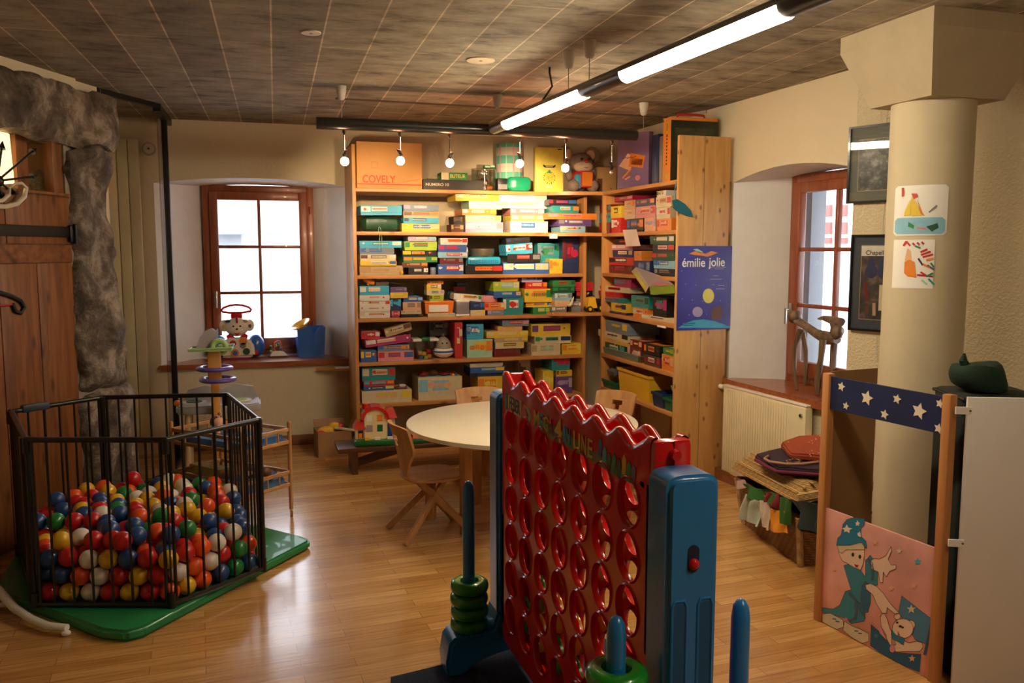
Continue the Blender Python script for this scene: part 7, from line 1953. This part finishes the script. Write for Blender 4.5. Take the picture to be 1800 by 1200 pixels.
for x, y, r, c in ((655, 445, 26, 'cyan'), (615, 740, 30, 'cream'), (620, 1045, 24, 'peach'), (390, 325, 22, 'peach'), (540, 380, 22, 'cream'), (630, 595, 24, 'peach'), (490, 610, 22, 'peach'), (137, 490, 20, 'peach'), (168, 605, 20, 'peach'), (395, 905, 18, 'teal'), (210, 800, 12, 'pink')):
    art('painted_star', [Z(x + (r if i % 2 == 0 else r * .42) * math.sin(i * PI / 5), y - (r if i % 2 == 0 else r * .42) * math.cos(i * PI / 5)) for i in range(10)], c, False, lift=5)
# side wing going back from the far post (bare hardboard)
hb_ = mat('hardboard', (.30, .155, .06), .6, vary=.08)
wing = tpart('side_wing', lambda mb: mb.b2((-.012, .02, .02), (-.006, .285, TH_ + .005), hb_), label='bare brown side wing')
# white wing on the near side
Wd = Vector((.915, -.405, 0)); W0 = Vector((2.428, 2.372, 0))
ww = frame(W0, Wd)
wh = mat('white_melamine', (.74, .70, .66), .4, vary=.02)
mb = MB(); mb.b2((0, 0, .0), (.285, .014, 1.083), wh, .001); bmesh.ops.transform(mb.bm, matrix=Matrix.Translation(-th_.location) @ ww, verts=mb.bm.verts); p = mb.build('side_wing', th_); p['label'] = 'white melamine side wing'
for z in (1.035, .55):
    mb = MB(); mb.b2((-.04, -.004, z - .013), (.012, .004, z + .013), pw); mb.cyl((.008, -.006, z), (.008, .002, z), .004, pal('brown'), seg=8); bmesh.ops.transform(mb.bm, matrix=Matrix.Translation(-th_.location) @ ww, verts=mb.bm.verts); mb.build('hinge', th_)
mb = MB(); mb.b2((.262, -.0015, 1.03), (.284, .0, 1.05), pal('tan')); bmesh.ops.transform(mb.bm, matrix=Matrix.Translation(-th_.location) @ ww, verts=mb.bm.verts); mb.build('tape_scrap', th_)
# dark costume rack behind the theatre: black cloth with a green bundle on top
ck = thing('clothes_crate', 'tall black fabric storage box behind the white wing', 'box', (2.66, 2.50, 0), R(-20))
bf = fb('black', (.006, .008, .007))
mb = MB(); mb.b2((-.15, -.12, 0), (.15, .13, 1.075), bf, .02, 3); mb.build('fabric_body', ck)
mb = MB(); mb.tube([(-.15, -.12, 1.06), (.15, -.12, 1.06), (.15, .13, 1.06), (-.15, .13, 1.06)], .007, blackmetal, 6, closed=True); mb.build('wire_rim', ck)
gb = blob('green_bundle', 'dark green cloth bundle on the black box behind the theatre', 'cloth', (2.60, 2.50, 1.0765), (.085, .08, .055), fb('deep_green', (.004, .022, .010)), 4, .03, 9, box=3.5)
mb = MB(); mb.tube([(-.06, 0, .09), (-.075, 0, .12), (-.07, .0, .145)], [.02, .014, .004], fb('deep_green', (.004, .022, .010)), 8); mb.build('cloth_tip', gb)
# pale shelf rack at the right edge
rk2 = thing('low_rack', 'low grey rack with a pale lower shelf at the right picture edge', 'rack', (3.02, 2.42, 0), R(-20))
for z, m_ in ((.20, wh), (.60, mat('grey_board', (.12, .10, .09), .6))):
    mb = MB(); mb.b2((-.16, -.1, z), (.25, .2, z + .018), m_, .002); mb.build('shelf', rk2)
for x in (-.15, .24):
    for y in (-.09, .19): mb = MB(); mb.cyl((x, y, 0), (x, y, .62), .01, steel, seg=8); mb.build('leg', rk2)
# ================================================================== LEFT WINDOW SILL
ZS = .7045
def bigtoy():
    t = thing('ride_on_bear', 'white clown faced bear rider with red handle on the window sill', 'toy', (-.09, 7.44, ZS))
    tw_ = mat('bear_white', (.78, .72, .62), .35, coat=.3)
    mb = MB(); mb.prism([(-.135, 0), (.135, 0), (.14, .05), (.125, .12), (.085, .165), (-.085, .165), (-.125, .12), (-.14, .05)], .13, tw_, Matrix.Translation((0, .04, .015)) @ GG)
    bmesh.ops.bevel(mb.bm, geom=mb.bm.edges[:], offset=.02, segments=3, affect='EDGES'); mb.build('body', t)
    mb = MB(); mb.b2((-.10, -.07, .0), (.10, .02, .02), pal('magenta'), .006); mb.build('base_bar', t)
    mb = MB(); mb.sph((0, -.02, .265), 1, tw_, (.095, .06, .08), 28, 18); mb.sph((0, -.045, .24), 1, tw_, (.06, .05, .05), 20, 12); mb.build('head', t, angle=80)
    for s, c in ((-1, 'navy'), (1, 'peach')):
        mb = MB(); mb.sph((s * .098, -.01, .275), 1, tw_, (.042, .026, .05), 18, 12); e = mb.build('ear', t)
        mb = MB(); mb.sph((s * .102, -.024, .27), 1, pal('yellow' if s < 0 else 'brown'), (.016, .02, .018), 12, 8); mb.build('ear_print', e)
        mb = MB(); mb.sph((s * .070, -.05, .315), 1, pal(c), (.022, .02, .014), 12, 8); mb.build('print_patch', t)
        mb = MB(); mb.sph((s * .027, -.079, .275), .0075, pal('black')); mb.build('eye', t)
        mb = MB(); mb.sph((s * .145, .03, .10), 1, pb, (.075, .07, .095), 22, 14); mb.build('side_wheel', t)
        mb = MB(); mb.prism([(s * .01, .175), (s * .075, .155), (s * .085, .195), (s * .06, .215)], .03, pr, Matrix.Translation((0, -.035, 0)) @ GG); mb.build('collar', t)
    mb = MB(); mb.b2((-.006, -.078, .30), (.010, -.055, .345), pal('crimson'), .003); mb.build('hair_stripe', t)
    mb = MB(); mb.sph((0, -.094, .252), 1, pal('black'), (.011, .008, .008)); mb.build('nose', t)
    mb = MB(); mb.prism([(-.026, .226), (-.012, .218), (.012, .218), (.026, .226), (.012, .205), (0, .200), (-.012, .205)], .006, pal('red'), Matrix.Translation((0, -.088, 0)) @ GG); mb.build('mouth', t)
    mb = MB(); mb.b2((-.045, -.035, .335), (.045, 0, .375), pr, .008)
    mb.tube([(-.11, -.018, .392), (-.118, -.018, .405), (-.10, -.018, .425), (-.05, -.018, .443), (0, -.018, .448), (.05, -.018, .443), (.10, -.018, .425), (.118, -.018, .405), (.11, -.018, .392), (.05, -.018, .382), (-.05, -.018, .382)], .0095, pr, 10, closed=True); mb.build('handle', t)
    for x, z, r, c in ((-.035, .135, .026, 'red'), (.045, .15, .030, 'orange'), (.045, .115, .024, 'grey'), (-.02, .055, .032, 'orange'), (.07, .065, .028, 'dark_green')):
        mb = MB(); mb.cyl((x, -.088, z), (x, -.098, z), r, pal(c), seg=24)
        if r > .03 and c == 'orange' and x < 0: mb.cyl((x, -.097, z), (x, -.101, z), .02, pal('blue'), seg=20)
        mb.build('activity_knob', t)
    mb = MB(); mb.cyl((.125, -.03, .045), (.16, -.03, .045), .022, pr); mb.build('wheel_hub', t)
    return t
bigtoy()
bm_ = thing('bead_maze', 'small bead maze on suction base on the window sill', 'toy', (.235, 7.42, ZS))
mb = MB(); mb.hull([(-.09, -.05, 0), (.09, -.05, 0), (.09, .05, 0), (-.09, .05, 0)], [(-.065, -.035, .014), (.065, -.035, .014), (.065, .035, .014), (-.065, .035, .014)], pal('brown')); mb.build('base_plate', bm_)
mb = MB(); mb.hull([(-.07, -.04, .014), (.075, -.04, .014), (.075, .04, .014), (-.07, .04, .014)], [(-.045, -.025, .055), (.02, -.025, .055), (.05, .025, .04), (-.045, .025, .055)], pw); mb.build('pedestal', bm_)
for k, (c, ph) in enumerate((('red', 0), ('orange', 1.2), ('crimson', 2.3), ('green', 3.5))):
    mb = MB(); mb.tube([(-.045 + .09 * i / 10 + .012 * math.sin(i * 1.1 + ph), .02 * math.cos(i * .8 + ph), .05 + (.07 + .02 * math.sin(ph)) * math.sin(PI * i / 10)) for i in range(11)], .003, pal(c), 6); mb.build('wire', bm_)
for x, z, c in ((-.055, .07, 'green'), (-.06, .09, 'green'), (-.035, .06, 'red'), (0, .11, 'teal'), (-.02, .10, 'lime'), (.02, .07, 'purple'), (-.058, .055, 'mint')):
    mb = MB(); mb.sph((x, -.01, z), .012, pal(c), u=12, v=8); mb.build('bead', bm_)
tb = thing('blue_bin', 'blue plastic bin with notched rim on the window sill', 'bin', (.50, 7.40, ZS), R(4))
mb = MB()
ins = lambda pts, k: [(x * k, y * k) for x, y in pts]
bb_, bt_ = [(-.105, -.07), (.105, -.07), (.105, .07), (-.105, .07)], [(-.118, -.08), (.118, -.08), (.118, .08), (-.118, .08)]
mb.hull([(x, y, 0) for x, y in bb_], [(x, y, .008) for x, y in bb_], pb)
for i in range(4):
    j = (i + 1) % 4
    hA = .255
    a_, b__ = Vector(bb_[i]), Vector(bb_[j]); c_, d__ = Vector(bt_[i]), Vector(bt_[j])
    if i == 0:
        for s0, s1, h0, h1 in ((0, .45, hA, hA), (.45, .62, hA, hA - .055), (.62, .78, hA - .055, hA), (.78, 1, hA, hA)):
            P0, P1 = a_.lerp(b__, s0), a_.lerp(b__, s1); Q0, Q1 = c_.lerp(d__, s0), c_.lerp(d__, s1)
            mb.hull([(*P0, 0), (*P1, 0), (*(P1 * .96), 0), (*(P0 * .96), 0)], [(*Q0, h0), (*Q1, h1), (*(Q1 * .96), h1), (*(Q0 * .96), h0)], pb)
    else:
        mb.hull([(*a_, 0), (*b__, 0), (*(b__ * .96), 0), (*(a_ * .96), 0)], [(*c_, hA), (*d__, hA), (*(d__ * .96), hA), (*(c_ * .96), hA)], pb)
mb.build('bin_wall', tb)
bl_ = thing('yellow_strainer', 'yellow toy strainer tilted over the rim of the blue bin', 'toy', tb.location + Vector((-.065, -.03, .25)))
bl_.scale = (1.4, 1.4, 1.4)
mb = MB(); rt_ = Matrix.Rotation(R(-28), 4, 'Y') @ Matrix.Rotation(R(12), 4, 'X')
mb.lathe([(.012, -.02), (.03, .0), (.062, .022), (.066, .024), (.060, .028), (.02, .008)], py_, seg=28, mtx=rt_, cap=False); mb.build('bowl', bl_)
mb = MB(); mb.tube([(0, 0, 0), (.025, 0, -.03), (.05, 0, -.085)], [.014, .016, .010], py_, 10); mb.build('handle', bl_)
# ================================================================== DOLL BUNK CART, ACTIVITY TABLE
RC, BC_, LC, FC = Vector((.215, 5.20, 0)), Vector((-.19, 5.63, 0)), Vector((-.46, 5.40, 0)), Vector((-.055, 4.97, 0))
ct = thing('doll_bunk_cart', 'two tier wooden doll bunk on casters with blue mattresses', 'doll bed', (-.12, 5.30, 0))
o = ct.location
cw = wood('cart_wood', (.44, .21, .07), (.58, .32, .13), 'Z', .45)
cwx = wood('cart_rail_wood', (.44, .21, .07), (.58, .32, .13), 'X', .45)
cs = [RC, BC_, LC, FC]
for c_ in cs:
    q_ = c_ - o
    mb = MB(); mb.cyl(q_ + Vector((0, 0, .045)), q_ + Vector((0, 0, .575)), .0125, cw, seg=12); mb.sph(q_ + Vector((0, 0, .575)), .0125, cw); mb.build('post', ct)
    mb = MB(); mb.cyl(q_ + Vector((0, 0, .02)), q_ + Vector((0, 0, .05)), .006, steel); mb.cyl(q_ + Vector((-.008, 0, .0185)), q_ + Vector((.008, 0, .0185)), .018, mat('brass', (.55, .33, .1), .3, metal=.9), seg=18); mb.build('caster', ct)
mbl = mat('blue_mattress', (.08, .20, .46), .85, bump=.3, bscale=90, vary=.15)
for z in (.20, .46):
    for i in range(4):
        a, b = cs[i] - o, cs[(i + 1) % 4] - o
        for dz in (.0, .075):
            mb = MB(); mb.bar(a + Vector((0, 0, z + dz)), b + Vector((0, 0, z + dz)), .012, .022, cwx, .003); mb.build('rail', ct)
        n = 5 if i % 2 == 0 else 4
        for k in range(1, n):
            q_ = a.lerp(b, k / n); mb = MB(); mb.cyl(q_ + Vector((0, 0, z)), q_ + Vector((0, 0, z + .075)), .0055, cw, seg=8); mb.build('spindle', ct)
    mb = MB(); sc_ = .94; P_ = [(p - o) * 1 for p in cs]; cc = sum(P_, Vector()) / 4
    P_ = [cc + (p - cc) * sc_ for p in P_]
    mb.hull([p + Vector((0, 0, z - .008)) for p in P_], [p + Vector((0, 0, z + .001)) for p in P_], cwx); mb.build('bed_board', ct)
    mb = MB(); mb.hull([cc + (p - cc) * .97 + Vector((0, 0, z + .002)) for p in P_], [cc + (p - cc) * .93 + Vector((0, 0, z + .042)) for p in P_], mbl); mb.build('mattress', ct)
def doll(label, loc, rz, dress, s=1.0, skinc=(.72, .38, .26)):
    t = thing('doll', label, 'doll', loc, rz); sk = mat('doll_skin_%d' % int(skinc[0] * 100), skinc, .5)
    mb = MB(); mb.sph((0, 0, .045 * s), .05 * s, dress, (1.5, .9, .8)); mb.build('dress', t)
    mb = MB(); mb.sph((.115 * s, 0, .055 * s), .042 * s, sk, (1, .95, .95), 18, 12); mb.tube([(.04 * s, .03 * s, .06 * s), (.02 * s, .085 * s, .045 * s), (-.02 * s, .10 * s, .02 * s)], [.017 * s, .014 * s, .011 * s], sk, 8); mb.tube([(.04 * s, -.03 * s, .06 * s), (.02 * s, -.085 * s, .045 * s), (.03 * s, -.11 * s, .02 * s)], [.017 * s, .014 * s, .011 * s], sk, 8)
    for sy in (-1, 1): mb.tube([(-.05 * s, sy * .022 * s, .05 * s), (-.11 * s, sy * .035 * s, .055 * s), (-.17 * s, sy * .04 * s, .022 * s)], [.022 * s, .019 * s, .014 * s], sk, 8)
    mb.build('body', t)
    mb = MB(); mb.sph((.128 * s, 0, .064 * s), .041 * s, pal('brown'), (.9, 1, .9), 16, 10); mb.build('hair', t)
    for sy in (-1, 1): mb = MB(); mb.sph((.105 * s, sy * .015 * s, .095 * s), .004 * s, pal('black')); mb.build('eye', t)
    return t
doll('orange skinned baby doll lying on the upper bunk', (-.12, 5.30, .504), R(130), mat('doll_orange', (.78, .24, .08), .7))
doll('doll in a dark purple dress lying on the lower bunk', (-.02, 5.21, .244), R(-40), mat('doll_plum', (.10, .02, .06), .8), .9)
mb = MB(); mb.hull([(-.16, -.05, 0), (.16, -.05, 0), (.16, .05, 0), (-.16, .05, 0)], [(-.14, -.04, .05), (.14, -.04, .05), (.14, .04, .05), (-.14, .04, .05)], fb('pale_yellow', (.62, .52, .16))); p = mb.build('yellow_pillow', origin=(0, 0, 0)); p.location = (-.25, 5.42, .244); p.rotation_euler.z = R(130); tag(p, 'pale yellow pillow on the lower bunk', 'pillow')
mb = MB(); mb.sph((0, 0, .03), .03, pal('navy')); p = mb.build('navy_ball', origin=(0, 0, 0)); p.location = (.10, 5.16, .244); tag(p, 'small navy ball at the right end of the lower bunk', 'ball')
at_ = thing('activity_table', 'grey and white baby activity table by the wall under the window', 'toy table', (-.22, 6.52, 0))
ga_ = mat('toy_grey', (.42, .42, .43), .4, coat=.2)
mb = MB(); mb.prism([(-.29, -.12), (-.22, -.17), (.22, -.17), (.29, -.12), (.29, .12), (.22, .17), (-.22, .17), (-.29, .12)], .06, ga_, Matrix.Translation((0, 0, .44))); bmesh.ops.bevel(mb.bm, geom=mb.bm.edges[:], offset=.012, segments=2, affect='EDGES'); mb.build('tabletop', at_)
for x, c in ((-.17, 'dark_green'), (.14, 'lime')):
    mb = MB(); mb.cyl((x, -.02, .50), (x, -.02, .512), .085, pw, seg=28); mb.cyl((x, -.02, .512), (x, -.02, .518), .055, pal(c), seg=24); mb.build('activity_dial', at_)
mb = MB(); mb.prism([(-.25, .515), (.27, .515), (.24, .60), (.10, .625), (.02, .59), (-.10, .62), (-.22, .59)], .02, ga_, Matrix.Translation((0, .15, -.015)) @ GG); mb.build('back_board', at_)
for x in (-.22, .22):
    for y in (-.12, .12): mb = MB(); mb.cyl((x, y, 0), (x * .95, y * .95, .442), .022, mat('toy_leg', (.60, .45, .25), .4), seg=14); mb.build('leg', at_)
mb = MB(); mb.sph((-.28, -.1, .52), .022, po); mb.build('orange_button', at_)
tw2 = thing('ball_tower', 'tall orange toy ball tower with purple ring tracks and green tray', 'toy', (-.235, 6.30, 0))
ot_ = mat('tower_orange', (.72, .33, .08), .4, coat=.2); pu = mat('tower_purple', (.14, .09, .42), .3, coat=.4); lg = mat('tower_green', (.42, .62, .25), .4, coat=.2)
mb = MB(); mb.lathe([(.15, 0), (.15, .03), (.06, .06)], ga_, seg=28); mb.build('base', tw2)
mb = MB(); mb.b2((-.028, -.028, .05), (.028, .028, .68), ot_, .008); mb.b2((-.045, -.03, .68), (.045, .03, .905), ot_, .01); mb.build('column', tw2)
for z, x, y in ((.775, .0, .01), (.70, .02, -.02)):
    mb = MB(); mb.torus((x, y, z), .105, .022, pu, 40, 10, sc=.75); mb.lathe([(.085, z - .012), (.10, z - .016)], pu, (x, y, 0), seg=32, cap=False); mb.build('ring_track', tw2)
mb = MB(); mb.prism([(-.165, -.09), (.12, -.09), (.135, .09), (-.15, .09)], .012, lg, Matrix.Translation((0, 0, .905))); mb.tube([(-.165, -.09, .92), (.12, -.09, .925), (.135, .09, .93), (-.15, .09, .92)], .008, lg, 8, closed=True); mb.build('tray', tw2)
mb = MB(); mb.torus((.035, .0, .925), .045, .018, lg, 24, 10, mtx=Matrix.Rotation(R(90), 4, 'X')); mb.build('arch', tw2)
mb = MB(); mb.prism([(-.12, 0), (.02, 0), (.02, .12), (-.01, .14), (-.05, .125), (-.09, .08)], .012, mat('tower_lilac', (.42, .38, .42), .4), Matrix.Translation((0, .04, .917)) @ GG); mb.build('wing', tw2)
mb = MB(); mb.prism([(.0, .01), (.03, .01), (.03, .14), (.0, .10)], .02, pal('skyblue'), Matrix.Translation((0, .05, .917)) @ GG); mb.build('wing_stripe', tw2)
